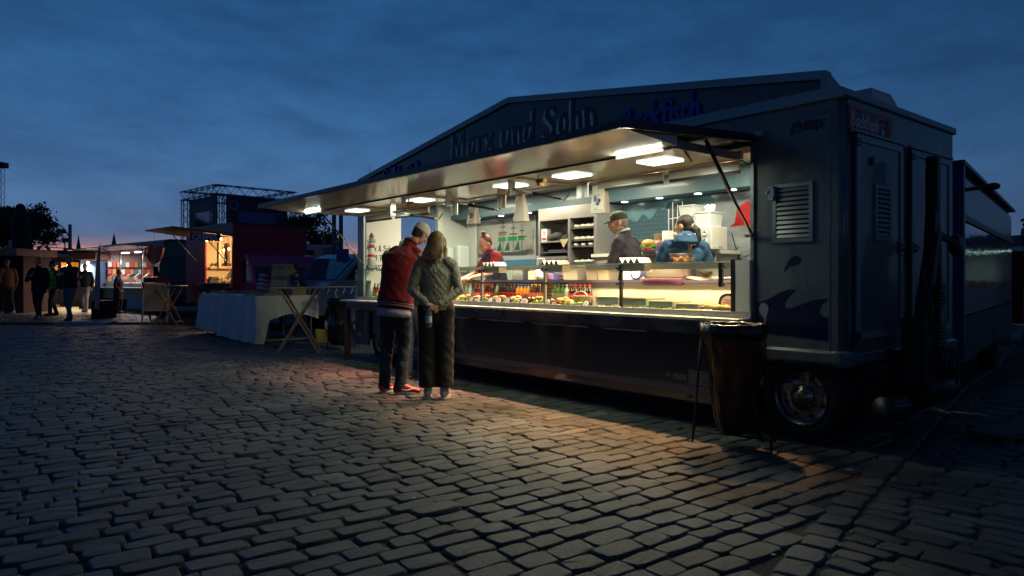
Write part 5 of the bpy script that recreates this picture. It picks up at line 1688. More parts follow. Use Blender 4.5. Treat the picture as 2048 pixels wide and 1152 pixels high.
t = tthing('frying_basket', 'wire frying basket full of golden fish held above the pan', 'frying basket', LX(1366, .42), .42, 1.318)
b = MB()
for z in (0, .04, .08, .12):
    k = .9 + z * .9
    b.tube([(p[0] * k, p[1] * k, z) for p in ((-.11, -.06, 0), (.11, -.06, 0), (.11, .06, 0), (-.11, .06, 0))], .003, 5, closed=True)
for j in range(15):
    x = -.10 + j * .0143
    for y in (-.057, .057):
        b.tube([(x * .9, y * .9, 0), (x, y, .12)], .0014, 4)
b.tube([(.02, .06, .10), (.02, .06, .20), (.03, .04, .205)], .005, 6); b.tube([(.045, .06, .10), (.045, .06, .20), (.10, .05, .20)], .005, 6)
b.build('basket_wire', mat('basket_wire', (.30, .20, .12), .35, .9), t)
for k in range(12):
    b = MB(); b.tube([(0, 0, -.035), (.005, 0, 0), (0, .004, .035)], [.008, .016, .010], 8)
    o = b.build('fried_fish_stick', m_fry, None, Vector(t.location) + Matrix.Rotation(TRZ, 3, 'Z') @ Vector((-.085 + .0155 * k, r_.uniform(-.03, .03), .045 + r_.uniform(0, .02))))
    o.rotation_euler = (r_.uniform(-.5, .5), r_.uniform(-.6, .6), r_.uniform(0, 3))
    tag(o, 'golden fried fish piece standing in the wire frying basket', 'fried fish', 'fried fish in the wire basket')
b = MB(); b.lathe([(.02, 0), (.055, .03), (.06, .045), (.052, .04), (0, .02)], n=18, caps=False); o = b.build('bowl', mat('olive_bowl', (.14, .13, .06), .4), None, TL(LX(1411, .55), .55, 1.23), TRZ); tag(o, 'small olive-coloured bowl right of the large pan', 'bowl')
b = MB(); b.box(-.14, .14, -.01, 0, 0, .12); o = b.build('sheet_board', mat('pale_board', (.58, .55, .48), .6), None, TL(LX(1418, .6), .6, 1.2), TRZ); tag(o, 'pale board leaning behind the olive bowl', 'board')
b = MB(); b.M = Matrix.Rotation(.15, 4, 'Y'); b.box(-.09, .09, -.05, .05, 0, .012); b.box(-.07, .06, -.04, .04, .013, .02); o = b.build('folded_towel', mat('pink_check', (.55, .34, .30), .9, var=(60, .4)), None, TL(LX(1396, .4), .4, 1.2), TRZ); tag(o, 'pink checked towel folded at the right of the large pan', 'towel')
b = MB(); b.tube([(-.14, 0, 0), (.14, .02, .0)], .006); b.tube([(-.14, .05, 0), (.14, .03, .0)], .006); o = b.build('tongs', m_steel, None, TL(LX(1452, .3), .3, 1.215), TRZ); tag(o, 'long steel tongs lying at the right end of the worktop', 'tongs')

# ------------------------------------------------------------------ hanging paper bags, lighthouse, figurine
def pbag(px, y, zt, w, h_, label, twist=0.0, crumple=0):
    t = tthing('paper_bag', label, 'paper bag', LX(px, y), y, zt - h_, twist, 'bags hanging from the canopy')
    b = MB(); d = .09
    rr = random.Random(int(px))
    rings = []
    for i, f in enumerate((0, .12, .4, .7, 1.0)):
        ww, dd = w * (1.0 + .06 * (1 - f)), d * (1 - .75 * f) + .006
        j = lambda: rr.uniform(-.005, .005) * (1 + crumple)
        ring_ = [(-ww / 2 + j(), -dd / 2 + j(), f * h_), (ww * .0 + j(), -dd / 2 + j(), f * h_), (ww / 2 + j(), -dd / 2 + j(), f * h_), (ww / 2 - .012 + j(), j(), f * h_), (ww / 2 + j(), dd / 2 + j(), f * h_), (-ww / 2 + j(), dd / 2 + j(), f * h_), (-ww / 2 + .012 + j(), j(), f * h_)]
        if crumple:
            k = 1 - .55 * f ** 1.5
            ring_ = [(p[0] * k, p[1] * (1 if f < .8 else .8), p[2]) for p in ring_]
        rings.append(ring_)
    n = 7
    vs = [p for r in rings for p in r]
    b.add(vs, [(i * n + j, i * n + (j + 1) % n, (i + 1) * n + (j + 1) % n, (i + 1) * n + j) for i in range(4) for j in range(n)] + [tuple(range(n))[::-1]], 0)
    b.build('bag_paper', mat('bag_paper', (.70, .62, .52), .75, bump=(10, .5), dist=.01), t)
    if not crumple:
        b = MB(); z0 = h_ * .28; s_ = w / .17
        yy = -d * .33
        b.prism([(.012 * s_ * math.cos(a) + .03 * s_, .02 * s_ * math.sin(a) + z0 + .045) for a in [2 * PI * k / 10 for k in range(10)]], yy - .016, yy - .010, 1)
        b.prism([(.022 * s_ * math.cos(a), .026 * s_ * math.sin(a) + z0 + .04) for a in [2 * PI * k / 12 for k in range(12)]], yy - .018, yy - .012, 2)
        b.prism([(.014 * s_ * math.cos(a) - .03 * s_, .016 * s_ * math.sin(a) + z0 + .05) for a in [2 * PI * k / 8 for k in range(8)]], yy - .016, yy - .010, 0)
        b.box(-.045 * s_, -.02 * s_, yy - .014, yy - .010, z0 + .065, z0 + .085, 0); b.box(-.012 * s_, .02 * s_, yy - .016, yy - .010, z0 - .0, z0 + .02, 0); b.box(-.03 * s_, .03 * s_, yy - .016, yy - .011, z0 - .03, z0 - .026, 0)
        text_mesh(b, 'Marx & Sohn', .017 * s_, Matrix.Translation((-.052 * s_, yy - .012, z0 + .093)) @ UPRIGHT, 0, extrude=.0005)
        text_mesh(b, 'FISCHFEINKOST', .010 * s_, Matrix.Translation((-.044 * s_, yy - .018, z0 - .045)) @ UPRIGHT, 0, extrude=.0005)
        b.build('bag_print', [mat('print_navy', (.03, .06, .20), .6), mat('print_red'), mat('print_sky', (.16, .26, .36), .6)], t)
    b = MB(); b.tube([(-.02, 0, h_ - .01), (0, 0, h_ + .035), (.02, 0, h_ - .01)], .002, 5); b.tube([(0, 0, h_ + .03), (0, 0, h_ + .06)], .002, 5); b.build('hook', m_steel, t)
    if crumple:
        b = MB(); 
        b.tube([(0, 0, h_ - .01), (.04, -.01, h_ + .015), (.075, -.01, h_ - .005), (.09, -.01, h_ - .03)], [.012, .018, .012, .003], 6)
        b.tube([(0, 0, h_ - .01), (-.05, -.01, h_ - .02), (-.08, -.01, h_ - .07), (-.085, -.01, h_ - .13)], [.012, .014, .008, .003], 6)
        b.build('handle', mat('bag_paper'), t)
    return t
pbag(947, -.02, 2.075, .165, .215, 'white printed paper bag hanging above the red-haired woman', -.15)
pbag(1043, -.02, 2.13, .155, .30, 'plain white plastic carrier bag hanging between the two paper bags', .1, 1)
pbag(1200, -.02, 2.10, .155, .27, 'white paper bag with blue and red print hanging before the steel cabinet', .05)
b = MB()
for k in range(1):
    b.box(-.09, .06, -.035, -.028, .03, .18)
t = tthing('lighthouse_model', 'red and white striped model lighthouse standing on the left end of the glass case', 'model lighthouse', LX(743, .14), .14, GT + .007)
b = MB(); b.box(-.075, .075, -.07, .07, 0, .015); b.build('base', m_dark, t)
b = MB(); b.lathe([(.062, .015), (.060, .14), (.050, .145)], n=10, caps=False); b.build('plinth', mat('old_grey_wood', (.26, .27, .25), .7, var=(9, .4)), t)
m_lr, m_lw = mat('flaky_red', (.42, .02, .015), .6, var=(14, .3)), mat('flaky_white', (.50, .50, .44), .7, var=(9, .25))
for i, (z0_, z1_, r0, r1) in enumerate(((.145, .185, .052, .050), (.185, .225, .050, .049), (.225, .32, .049, .046), (.32, .37, .046, .045), (.37, .41, .045, .044))):
    b = MB(); b.lathe([(r0 - .0, z0_), (r1, z1_)], n=16, caps=False); o = b.build('tower_band', (m_lw, m_lr, m_lw, m_lr, m_lw)[i], t)
b = MB(); b.lathe([(.065, .41), (.065, .418), (.036, .419), (.034, .49), (.04, .49), (0, .56)], n=12, caps=False); b.build('lantern', mat('lantern_grey', (.26, .28, .26), .6), t)
b = MB(); b.lathe([(.041, .491), (.001, .555)], (0, 0, .003), n=12, caps=False); b.build('lantern_roof', mat('dark_red_roof', (.16, .02, .02), .6), t)
b = MB()
for k in range(10):
    a = 2 * PI * k / 10; b.tube([(.062 * math.cos(a), .062 * math.sin(a), .418), (.062 * math.cos(a), .062 * math.sin(a), .445)], .0016, 4)
b.tube([(.062 * math.cos(a), .062 * math.sin(a), .445) for a in [2 * PI * k / 14 for k in range(14)]], .0018, 4, closed=True); b.build('railing', m_black, t)
b = MB(); b.box(-.014, .014, -.056, -.046, .34, .365, 0); b.box(.006, .022, -.056, -.044, .24, .265, 0); b.build('window', m_lw, t)
t = tthing('sailor_figurine', 'small white sailor figurine with a blue neckerchief on the counter before the oven', 'figurine', LX(1083, .35), .35, 1.197)
b = MB(); b.lathe([(.0, 0), (.055, 0), (.06, .06), (.045, .13), (.03, .155), (0, .16)], n=16, caps=False); b.ell((0, 0, .19), (.034, .032, .036), 12, 8); b.tube([(.04, -.02, .11), (.075, -.02, .06)], .014); b.tube([(-.04, -.02, .11), (-.07, -.03, .07)], .014); b.build('body', mat('china_white', (.62, .60, .56), .2), t)
b = MB(); b.lathe([(.0, .215), (.034, .215), (.042, .232), (.036, .24), (0, .245)], n=14, caps=False); b.build('cap', mat('china_white'), t)
b = MB(); b.tube([(-.03, -.02, .15), (0, -.05, .14), (.03, -.02, .15)], .012); b.box(-.015, .015, -.058, -.045, .115, .14); b.build('neckerchief', mat('scarf_blue', (.03, .06, .35), .6), t)
b = MB(); b.ell((0, -.034, .188), (.007, .007, .007), 8, 5); b.build('nose', m_black, t)

# ------------------------------------------------------------------ people
DG = None
def tube_frame(mb, pts, secs, side, n=14, flat=False, fend=False):
    """loft of elliptical sections: secs = (half width along side, half depth); side = lateral axis"""
    pts = [Vector(p) for p in pts]
    k = len(pts)
    vs, fs = [], []
    side = Vector(side)
    # rounded ends
    P, S_ = [], []
    t0 = (pts[1] - pts[0]).normalized(); t1 = (pts[-1] - pts[-2]).normalized()
    r0, r1 = min(secs[0]), min(secs[-1])
    for f, g in (((-.92, .35), (-.6, .75)) if not flat else ((-.004, .86),)):
        P.append(pts[0] + t0 * r0 * f); S_.append((secs[0][0] * g, secs[0][1] * g))
    P += pts; S_ += list(secs)
    for f, g in (((.6, .75), (.92, .35)) if not fend else ((.004, .9),)):
        P.append(pts[-1] + t1 * r1 * f); S_.append((secs[-1][0] * g, secs[-1][1] * g))
    k = len(P)
    for i in range(k):
        t = (P[min(i + 1, k - 1)] - P[max(i - 1, 0)]).normalized()
        a = (side - t * side.dot(t))
        a = a.normalized() if a.length > 1e-4 else t.orthogonal().normalized()
        b = t.cross(a)
        for j in range(n):
            an = 2 * PI * j / n
            vs.append(P[i] + a * (math.cos(an) * S_[i][0]) + b * (math.sin(an) * S_[i][1]))
    for i in range(k - 1):
        for j in range(n):
            j2 = (j + 1) % n
            fs.append((i * n + j, i * n + j2, (i + 1) * n + j2, (i + 1) * n + j))
    fs.append(tuple(range(n))[::-1]); fs.append(tuple((k - 1) * n + j for j in range(n)))
    mb.add(vs, fs, 0, True)
def limb(mb, pts, rs, n=12, fend=False):
    tube_frame(mb, pts, [(r, r) for r in rs], (1, .13, .07), n, fend=fend)
def blob(mb, name, mats, parent, voxel, smooth=4, noise=0.0, seed=0):
    """melt overlapping shapes into one continuous surface"""
    me = bpy.data.meshes.new('raw')
    me.from_pydata(mb.v, [], mb.f)
    me.update()
    ob = bpy.data.objects.new('raw', me)
    COL.objects.link(ob)
    md = ob.modifiers.new('r', 'REMESH'); md.mode = 'VOXEL'; md.voxel_size = voxel; md.use_smooth_shade = True
    sm = ob.modifiers.new('s', 'SMOOTH'); sm.iterations = smooth; sm.factor = .5
    dg = bpy.context.evaluated_depsgraph_get()
    ev = ob.evaluated_get(dg)
    out = bpy.data.meshes.new_from_object(ev)
    out.name = name
    bpy.data.objects.remove(ob)
    bpy.data.meshes.remove(me)
    out.materials.clear()
    out.materials.append(mats)
    out.polygons.foreach_set('material_index', [0] * len(out.polygons))
    out.polygons.foreach_set('use_smooth', [True] * len(out.polygons))
    if noise:
        n = len(out.vertices)
        co = np.empty(n * 3, dtype=np.float32); out.vertices.foreach_get('co', co); co = co.reshape(-1, 3)
        no = np.empty(n * 3, dtype=np.float32); out.vertices.foreach_get('normal', no); no = no.reshape(-1, 3)
        x, y, z = co.T
        s = seed
        f = (np.sin(x * 31 + 6 * np.sin(z * 9 + s) + s) + np.sin(z * 43 + 5 * np.sin(x * 13 + y * 11 + s)) + .7 * np.sin((x + z) * 61 + 3 * np.sin(y * 30) + s)) / 2.7
        co += no * (f * noise)[:, None]
        out.vertices.foreach_set('co', co.reshape(-1)); out.update()
    o = bpy.data.objects.new(name, out)
    COL.objects.link(o)
    o.parent = parent
    return o
def head_shapes(mb, C, Rm, s=1.0, female=False):
    """head centred at C, facing +y of Rm"""
    def E(c, r):
        M = Matrix.Translation(C) @ Rm.to_4x4()
        m0 = mb.M; mb.M = M
        mb.ell([q * s for q in c], [q * s for q in r], 16, 10); mb.M = m0
    E((0, -.012, .028), (.074, .094, .090))
    E((0, .028, -.035), (.058, .060, .070))
    E((0, .046, -.082), (.030, .028, .025))
    E((0, .070, .012), (.050, .022, .018))
    E((0, .098, -.012), (.012, .020, .028)); E((0, .108, -.026), (.015, .016, .012))
    E((0, .088, -.052), (.024, .014, .008)); E((0, .086, -.064), (.020, .014, .008))
    for sx in (-1, 1):
        E((sx * .040, .062, -.022), (.022, .020, .018))
        E((sx * .076, -.008, -.010), (.010, .020, .032))
def hand_shapes(mb, W, d, n, s=1.0, curl=.5, thumb=1):
    """W wrist, d pointing along the hand, n palm normal (fingers curl towards it)"""
    W, d, n = Vector(W), Vector(d).normalized(), Vector(n).normalized()
    n = (n - d * n.dot(d)).normalized()
    lat = d.cross(n) * thumb
    tube_frame(mb, [W - d * .02, W + d * .03 * s, W + d * .085 * s], [(.026 * s, .020 * s), (.036 * s, .017 * s), (.040 * s, .014 * s)], lat, 10)
    for k, (off, ln) in enumerate(((.030, .072), (.010, .080), (-.010, .075), (-.029, .060))):
        p = W + d * .085 * s + lat * off * s
        q, dd = [p - d * .02], d.copy()
        a = 0
        for seg in (.42, .32, .26):
            a += curl * (1.0 + .08 * k)
            dd = d * math.cos(a) + n * math.sin(a)
            p = p + dd * ln * seg * s
            q.append(p)
        limb(mb, q, [.0095 * s, .0088 * s, .0080 * s, .0070 * s], 8)
    p = W + d * .025 * s + lat * .030 * s
    limb(mb, [p, p + (d * .6 + lat * .6 + n * .4).normalized() * .04 * s, p + (d * .9 + lat * .3 + n * .7).normalized() * .075 * s], [.013 * s, .011 * s, .009 * s], 8)

def person(loc, rz, label, P, group=None):
    """P: measures and pose in the person's own frame (faces +y, x to the right)"""
    t = thing('person', label, 'person', loc, rz, group)
    V_ = lambda k: Vector(P[k])
    vox = P.get('vox', .014)
    hips, chest, neck, head = V_('pelvis'), V_('chest'), V_('neck'), V_('head')
    sh = [V_('shL'), V_('shR')]; el = [V_('elL'), V_('elR')]; wr = [V_('wrL'), V_('wrR')]
    s = P.get('s', 1.0); g = P.get('girth', 1.0)
    lat = (sh[1] - sh[0]).normalized()
    HR = P.get('headrot', Euler((0, 0, 0))).to_matrix()
    skin = P.get('skin', m_skin)
    # --- the body, one continuous surface
    b = MB()
    tube_frame(b, [hips, (hips + chest) / 2, chest, (chest + neck) / 2 + Vector((0, 0, .02))], [(.135 * g, .095 * g), (.125 * g, .09 * g), (.15 * g, .10 * g), (.11, .075)], lat, 16)
    limb(b, [neck - (head - neck) * .35, neck + (head - neck) * .45], [.052, .050])
    head_shapes(b, head, HR, P.get('hs', 1.0))
    for i in (0, 1):
        limb(b, [sh[i], el[i], wr[i]], [.050, .038, .026])
        hd = P.get('handL' if i == 0 else 'handR')
        dd, nn, cu = hd if hd else ((wr[i] - el[i]).normalized(), (-1 if i else 1) * lat, .35)
        hand_shapes(b, wr[i], dd, nn, P.get('hands', .95), cu, thumb=(1 if i == 0 else -1) * P.get('thumbside', 1))
    legs = P.get('legs')
    if legs:
        for (hp, kn, an, toe) in legs:
            limb(b, [hp, kn, an], [.072, .05, .036])
            tube_frame(b, [Vector(an) + Vector((0, 0, -.01)), (Vector(an) + Vector(toe)) / 2 + Vector((0, 0, -.015)), Vector(toe) + Vector((0, 0, .0))], [(.03, .03), (.035, .025), (.034, .018)], (Vector(toe) - Vector(an)).cross(Vector((0, 0, 1))), 10)
    blob(b, 'body', skin, t, P.get('bvox', vox * .8), 3)
    # --- eyes
    e = MB(); e.M = Matrix.Translation(head) @ HR.to_4x4()
    for sx in (-1, 1):
        e.ell((sx * .031, .080, -.002), (.013, .008, .0065), 10, 6, 0)
        e.ell((sx * .031, .0865, -.002), (.0055, .003, .0055), 8, 5, 1)
    e.build('eyes', [mat('eye_white', (.5, .47, .43), .3), m_black], t)
    e = MB(); e.M = Matrix.Translation(head) @ HR.to_4x4()
    for sx in (-1, 1):
        e.tube([(sx * .048, .079, .014), (sx * .032, .088, .019), (sx * .016, .089, .016)], .0035, 5)
    e.build('eyebrows', mat('brow', (.06, .035, .02), .8), t)
    # --- garments
    J = P.get('jacket')
    if J:
        b = MB(); ex = J.get('ease', .03)
        hem = hips + (Vector(J['hem']) if 'hem' in J else Vector((0, 0, -.06)))
        tube_frame(b, [hem, hips + (chest - hips) * .3, chest - (chest - hips) * .2, chest + (neck - chest) * .25, neck - (neck - chest) * .22],
                   [(.150 * g + ex, .118 * g + ex), (.14 * g + ex, .11 * g + ex), (.155 * g + ex, .115 * g + ex), (.165 * g + ex, .105 * g + ex * .7), (.085 * g, .075 * g)], lat, 20, flat=True)
        for i in (0, 1):
            if J.get('sleeves') is None: limb(b, [(sh[i] * .7 + neck * .3), sh[i]], [.066, .068 * g])
            else: limb(b, [(sh[i] * .55 + neck * .45), sh[i] * .72 + neck * .28 - Vector((0, 0, .01))], [.062, .066])
            if J.get('sleeves') is None:
                if J.get('short'): limb(b, [sh[i], (sh[i] + el[i]) / 2, el[i] * .9 + sh[i] * .1], [.074 * g, .066 * g, .060 * g], fend=True)
                else: limb(b, [sh[i], (sh[i] + el[i]) / 2, el[i], (el[i] + wr[i]) / 2, wr[i] - (wr[i] - el[i]).normalized() * .015], [.067 * g, .062 * g, .057 * g, .052 * g, .043 * g])
        if J.get('collar', True):
            limb(b, [neck - (head - neck) * .2, neck + (head - neck) * .18], [.075, .067])
        if 'extra' in J:
            J['extra'](b)
        blob(b, J.get('name', 'jacket'), J['mat'], t, vox, 3, noise=J.get('noise', .004), seed=J.get('seed', 1))
        if J.get('sleeves') is not None:
            b = MB()
            for i in (0, 1):
                limb(b, [sh[i] + (el[i] - sh[i]) * .08, (sh[i] + el[i]) / 2, el[i], (el[i] + wr[i]) / 2, wr[i] - (wr[i] - el[i]).normalized() * .015], [.070 * g, .066 * g, .058 * g, .052 * g, .043 * g])
            blob(b, 'sleeves', J['sleeves'], t, vox, 3, noise=.004)
    TR = P.get('trousers')
    if TR and legs:
        b = MB(); w = TR.get('w', 1.0); fl = TR.get('flare', 1.0)
        tube_frame(b, [hips + Vector((0, 0, -.10)), hips + Vector((0, 0, .06))], [(.160 * g, .118 * g), (.145 * g, .105 * g)], lat, 18)
        for (hp, kn, an, toe) in legs:
            hp, kn, an = Vector(hp), Vector(kn), Vector(an)
            limb(b, [hp + Vector((0, 0, .02)), hp + (kn - hp) * .45, kn, (kn + an) / 2, an + Vector((0, 0, TR.get('lift', -.05)))], [.098 * w, .088 * w, .068 * w * (1 + (fl - 1) * .4), .062 * w * (1 + (fl - 1) * .8), .058 * w * fl], 14, fend=True)
        blob(b, 'trousers', TR['mat'], t, vox, 3, noise=TR.get('noise', .004), seed=3)
    SH = P.get('shoes')
    if SH and legs:
        for (hp, kn, an, toe) in legs:
            an, toe = Vector(an), Vector(toe)
            d = (toe - an); d.z = 0; d = d.normalized(); sd = d.cross(Vector((0, 0, 1)))
            zg = toe.z - .03
            b = MB()
            heel = Vector((an.x, an.y, 0)) - d * .035; tip = Vector((an.x, an.y, 0)) + d * .205
            tube_frame(b, [heel + Vector((0, 0, zg + .055)), heel + d * .09 + Vector((0, 0, zg + .060)), heel + d * .17 + Vector((0, 0, zg + .042)), tip + Vector((0, 0, zg + .032))], [(.036, .045), (.040, .050), (.045, .034), (.036, .022)], sd, 14)
            limb(b, [heel + d * .035 + Vector((0, 0, zg + .06)), heel + d * .03 + Vector((0, 0, zg + .115))], [.042, .044])
            o = blob(b, 'shoe', SH['mat'], t, min(vox, .009), 2)
            k = MB()
            n = 20; ring = []
            for j in range(n):
                a = 2 * PI * j / n
                q = heel + d * (.115 + .135 * math.cos(a)) + sd * ((.046 if math.cos(a) > -.2 else .040) * math.sin(a))
                ring.append((q.x, q.y))
            k.prism(ring, zg, zg + .026, plane='xy')
            k.build('sole', SH.get('sole', m_white), o, fix=True)
            if 'panel' in SH:
                k = MB()
                c = heel + d * .10
                for sg in (-1, 1):
                    q = c + sd * (.043 * sg)
                    k = MB(); k.tube([tuple(q + d * (-.04) + Vector((0, 0, zg + .05))), tuple(q + d * .02 + Vector((0, 0, zg + .042)) + sd * .004 * sg), tuple(q + d * .075 + sd * .003 * sg + Vector((0, 0, zg + .062)))], [.012, .009, .003], 6)
                    k.build('shoe_swoosh', SH['panel'], o)
                if 'toe' in SH:
                    k = MB(); k.ell(tuple(tip - d * .035 + Vector((0, 0, zg + .046))), (.034, .034, .014), 10, 6); k.build('toe_cap', SH['toe'], o)
    HA = P.get('hair')
    if HA and P.get('cap') and HA['type'] == 'short':
        HA = dict(HA, type='under')
    if HA:
        b = MB(); b.M = Matrix.Translation(head) @ HR.to_4x4()
        sc_ = P.get('hs', 1.0)
        if HA['type'] == 'short':
            b.ell((0, -.022, .036), (.079 * sc_, .092 * sc_, .088 * sc_), 16, 10); b.ell((0, -.05, -.02), (.066, .055, .06), 12, 8)
        elif HA['type'] == 'under':
            b.ell((0, -.020, .010), (.076 * sc_, .086 * sc_, .060 * sc_), 16, 10); b.ell((0, -.05, -.02), (.062, .055, .055), 12, 8)
        elif HA['type'] == 'long':
            b.ell((0, -.018, .036), (.083, .096, .092), 18, 10)
            tube_frame(b, [(0, -.045, .04), (-.003, -.062, -.05), (-.012, -.085, -.12), (-.022, -.105, -.165), (-.03, -.118, -.195)], [(.083, .07), (.092, .058), (.105, .042), (.105, .030), (.07, .016)], (1, 0, 0), 20)
            for k in range(9):
                x = -.085 + .0215 * k
                limb(b, [(x * .7, -.06, .0), (x * 1.05 - .01, -.10, -.12), (x * 1.12 - .03, -.125 + .01 * math.sin(k * 3), -.21 - .018 * math.sin(k * 2.1) + x * .25)], [.02, .018, .006], 8)
            for sx in (-1, 1):
                tube_frame(b, [(sx * .07, .02, .05), (sx * .085, .03, -.05), (sx * .085, .02, -.15)], [(.02, .035), (.02, .035), (.015, .02)], (1, 0, 0), 10)
        elif HA['type'] == 'bun':
            b.ell((0, -.034, .044), (.079, .085, .082), 16, 10); b.ell((0, -.06, -.01), (.06, .05, .05), 12, 8)
            b.ell((0, -.055, .135), (.034, .034, .032), 12, 8); b.tube([(0, -.03, .10), (0, -.05, .13)], .02)
            for k in range(7):
                a = k * .9; b.tube([(.03 * math.cos(a), -.055 + .03 * math.sin(a), .13), (.02 * math.cos(a + 1), -.055 + .02 * math.sin(a + 1), .165)], .008, 6)
        elif HA['type'] == 'tail':
            b.ell((0, -.018, .036), (.080, .095, .088), 16, 10); b.ell((0, -.05, -.02), (.062, .06, .06), 12, 8)
            limb(b, [(0, -.10, .0), (.01, -.135, -.04), (.02, -.14, -.13), (.0, -.13, -.22), (-.015, -.12, -.27)], [.028, .045, .048, .035, .012], 14)
        o = blob(b, 'hair', HA['mat'], t, HA.get('vox', .009), 2, noise=HA.get('noise', .002), seed=2)
        if HA['type'] == 'tail':
            k = MB(); k.M = Matrix.Translation(head) @ HR.to_4x4(); k.lathe([(.03, -.008), (.036, 0), (.03, .008)], (0, -.112, -.012), 12, axis='y', caps=False)
            k.build('hair_band', mat('band_grey', (.3, .28, .26), .6), t)
    CP = P.get('cap')
    if CP:
        M = Matrix.Translation(head) @ HR.to_4x4()
        b = MB(); b.M = M
        n = 20
        prof = [(.086, .03), (.088, .055), (.082, .085), (.064, .112), (.036, .128), (0, .134)]
        vs, fs = [], []
        for (r, z) in prof:
            for j in range(n):
                a = 2 * PI * j / n
                vs.append((r * .95 * math.cos(a), r * 1.12 * math.sin(a) - .012, z))
        for i in range(len(prof) - 1):
            for j in range(n):
                fs.append((i * n + j, i * n + (j + 1) % n, (i + 1) * n + (j + 1) % n, (i + 1) * n + j))
        b.add(vs, fs, 0, True)
        if CP.get('brim', True):
            vs2, fs2 = [], []
            for i in range(9):
                a = R(28) + R(124) * i / 8
                x0_, y0_ = .082 * math.cos(a), .096 * math.sin(a) - .012
                kx = math.sin((a - R(28)) / R(124) * PI)
                vs2 += [(x0_, y0_, .040), (x0_ * (1 + .02), y0_ + .075 * kx + .003, .030 + .006 * kx - .02 * kx), (x0_, y0_, .035), (x0_ * 1.02, y0_ + .075 * kx + .003, .026 - .014 * kx)]
            for i in range(8):
                p, q = i * 4, i * 4 + 4
                fs2 += [(p, q, q + 1, p + 1), (p + 2, p + 3, q + 3, q + 2), (p + 1, q + 1, q + 3, p + 3)]
            b.add(vs2, fs2, 0, True)
        b.ell((0, -.012, .135), (.006, .006, .004), 8, 4)
        o = b.build('cap', CP['mat'], t, fix=True)
        k = MB(); k.M = M
        for j in range(6):
            a = 2 * PI * j / 6 + .26
            k.tube([(r * .955 * math.cos(a), r * 1.125 * math.sin(a) - .012, z + .0005) for r, z in prof[:-1]], .0011, 4)
        k.build('cap_seams', CP.get('seam', CP['mat']), o)
        if 'patch' in CP:
            k = MB(); k.M = M; k.ell((0, .080, .078), (.026, .010, .016), 10, 6); k.build('cap_patch', CP['patch'], o)
    return t

def cloth(name, col=(.1, .1, .1), **k):
    k.setdefault('bump', (26, .5)); k.setdefault('var', (7, .12))
    return mat(name, col, k.pop('rough', .85), sheen=k.pop('sheen', .04), dist=k.pop('dist', .012), **k)
def quilted(name, col):
    if name in MATS: return MATS[name]
    m = mat(name, col, .62, var=(8, .12), sheen=.2)
    nt = m.node_tree; L = nt.links.new; b = nt.nodes['Principled BSDF']
    tc = nt.nodes.new('ShaderNodeTexCoord')
    hs = []
    for ang in (38, -38):
        mp = nt.nodes.new('ShaderNodeMapping'); mp.inputs['Rotation'].default_value = (0, R(ang), 0)
        w = nt.nodes.new('ShaderNodeTexWave'); w.inputs['Scale'].default_value = 6.5; w.inputs['Distortion'].default_value = 6.0; w.inputs['Detail Scale'].default_value = 1.4; w.wave_profile = 'SIN'
        L(tc.outputs['Object'], mp.inputs[0]); L(mp.outputs[0], w.inputs[0])
        p = nt.nodes.new('ShaderNodeMath'); p.operation = 'POWER'; p.inputs[1].default_value = .35; L(w.outputs['Fac'], p.inputs[0]); hs.append(p.outputs[0])
    mu = nt.nodes.new('ShaderNodeMath'); mu.operation = 'MULTIPLY'; L(hs[0], mu.inputs[0]); L(hs[1], mu.inputs[1])
    no = nt.nodes.new('ShaderNodeTexNoise'); no.inputs['Scale'].default_value = 22; L(tc.outputs['Object'], no.inputs[0])
    ad = nt.nodes.new('ShaderNodeMath'); ad.operation = 'MULTIPLY_ADD'; ad.inputs[1].default_value = .25; L(no.outputs['Fac'], ad.inputs[0]); L(mu.outputs[0], ad.inputs[2])
    bp = nt.nodes.new('ShaderNodeBump'); bp.inputs['Strength'].default_value = 1.0; bp.inputs['Distance'].default_value = .006
    L(ad.outputs[0], bp.inputs['Height']); L(bp.outputs[0], b.inputs['Normal'])
    return m
def hairmat(name, c1, rough=.38):
    return mat(name, c1, rough + .1, var=(150, .75), bump=(170, 1.0), stretch=(1, 1, .08), dist=.006)

# ---- the couple at the counter
wx, wy = -.765, 7.02
W = dict(vox=.0105, bvox=.008, s=1.0, girth=.88,
    pelvis=(0, 0, .93), chest=(0, .015, 1.24), neck=(0, .0, 1.42), head=(.005, .045, 1.565),
    headrot=Euler((R(-14), 0, R(-8))),
    shL=(-.165, 0, 1.35), shR=(.165, 0, 1.35), elL=(-.238, -.06, 1.09), elR=(.236, -.06, 1.09), wrL=(-.075, -.185, .955), wrR=(.03, -.20, .945),
    handL=((1, -.25, -.35), (.1, .5, -1), .55), handR=((-.9, -.3, -.45), (-.1, .3, -1), .75),
    legs=[((-.085, 0, .90), (-.09, .02, .48), (-.082, -.0, .09), (-.09, .13, .03)), ((.085, 0, .90), (.09, .02, .48), (.082, .01, .09), (.10, .14, .03))],
    jacket=dict(mat=quilted('olive_quilt', (.25, .235, .16)), hem=(0, -.005, -.045), ease=.034, noise=.0045),
    trousers=dict(mat=cloth('black_trousers', (.010, .009, .008)), w=1.08, flare=1.5, noise=.006, lift=.03),
    shoes=dict(mat=cloth('grey_sneaker', (.40, .42, .42), rough=.7), sole=m_white),
    hair=dict(type='long', mat=hairmat('brown_hair', (.23, .115, .04)), vox=.008, noise=.002))
woman = person((wx, wy, 0), R(2), 'woman with long brown hair in a green quilted jacket, seen from behind', W)
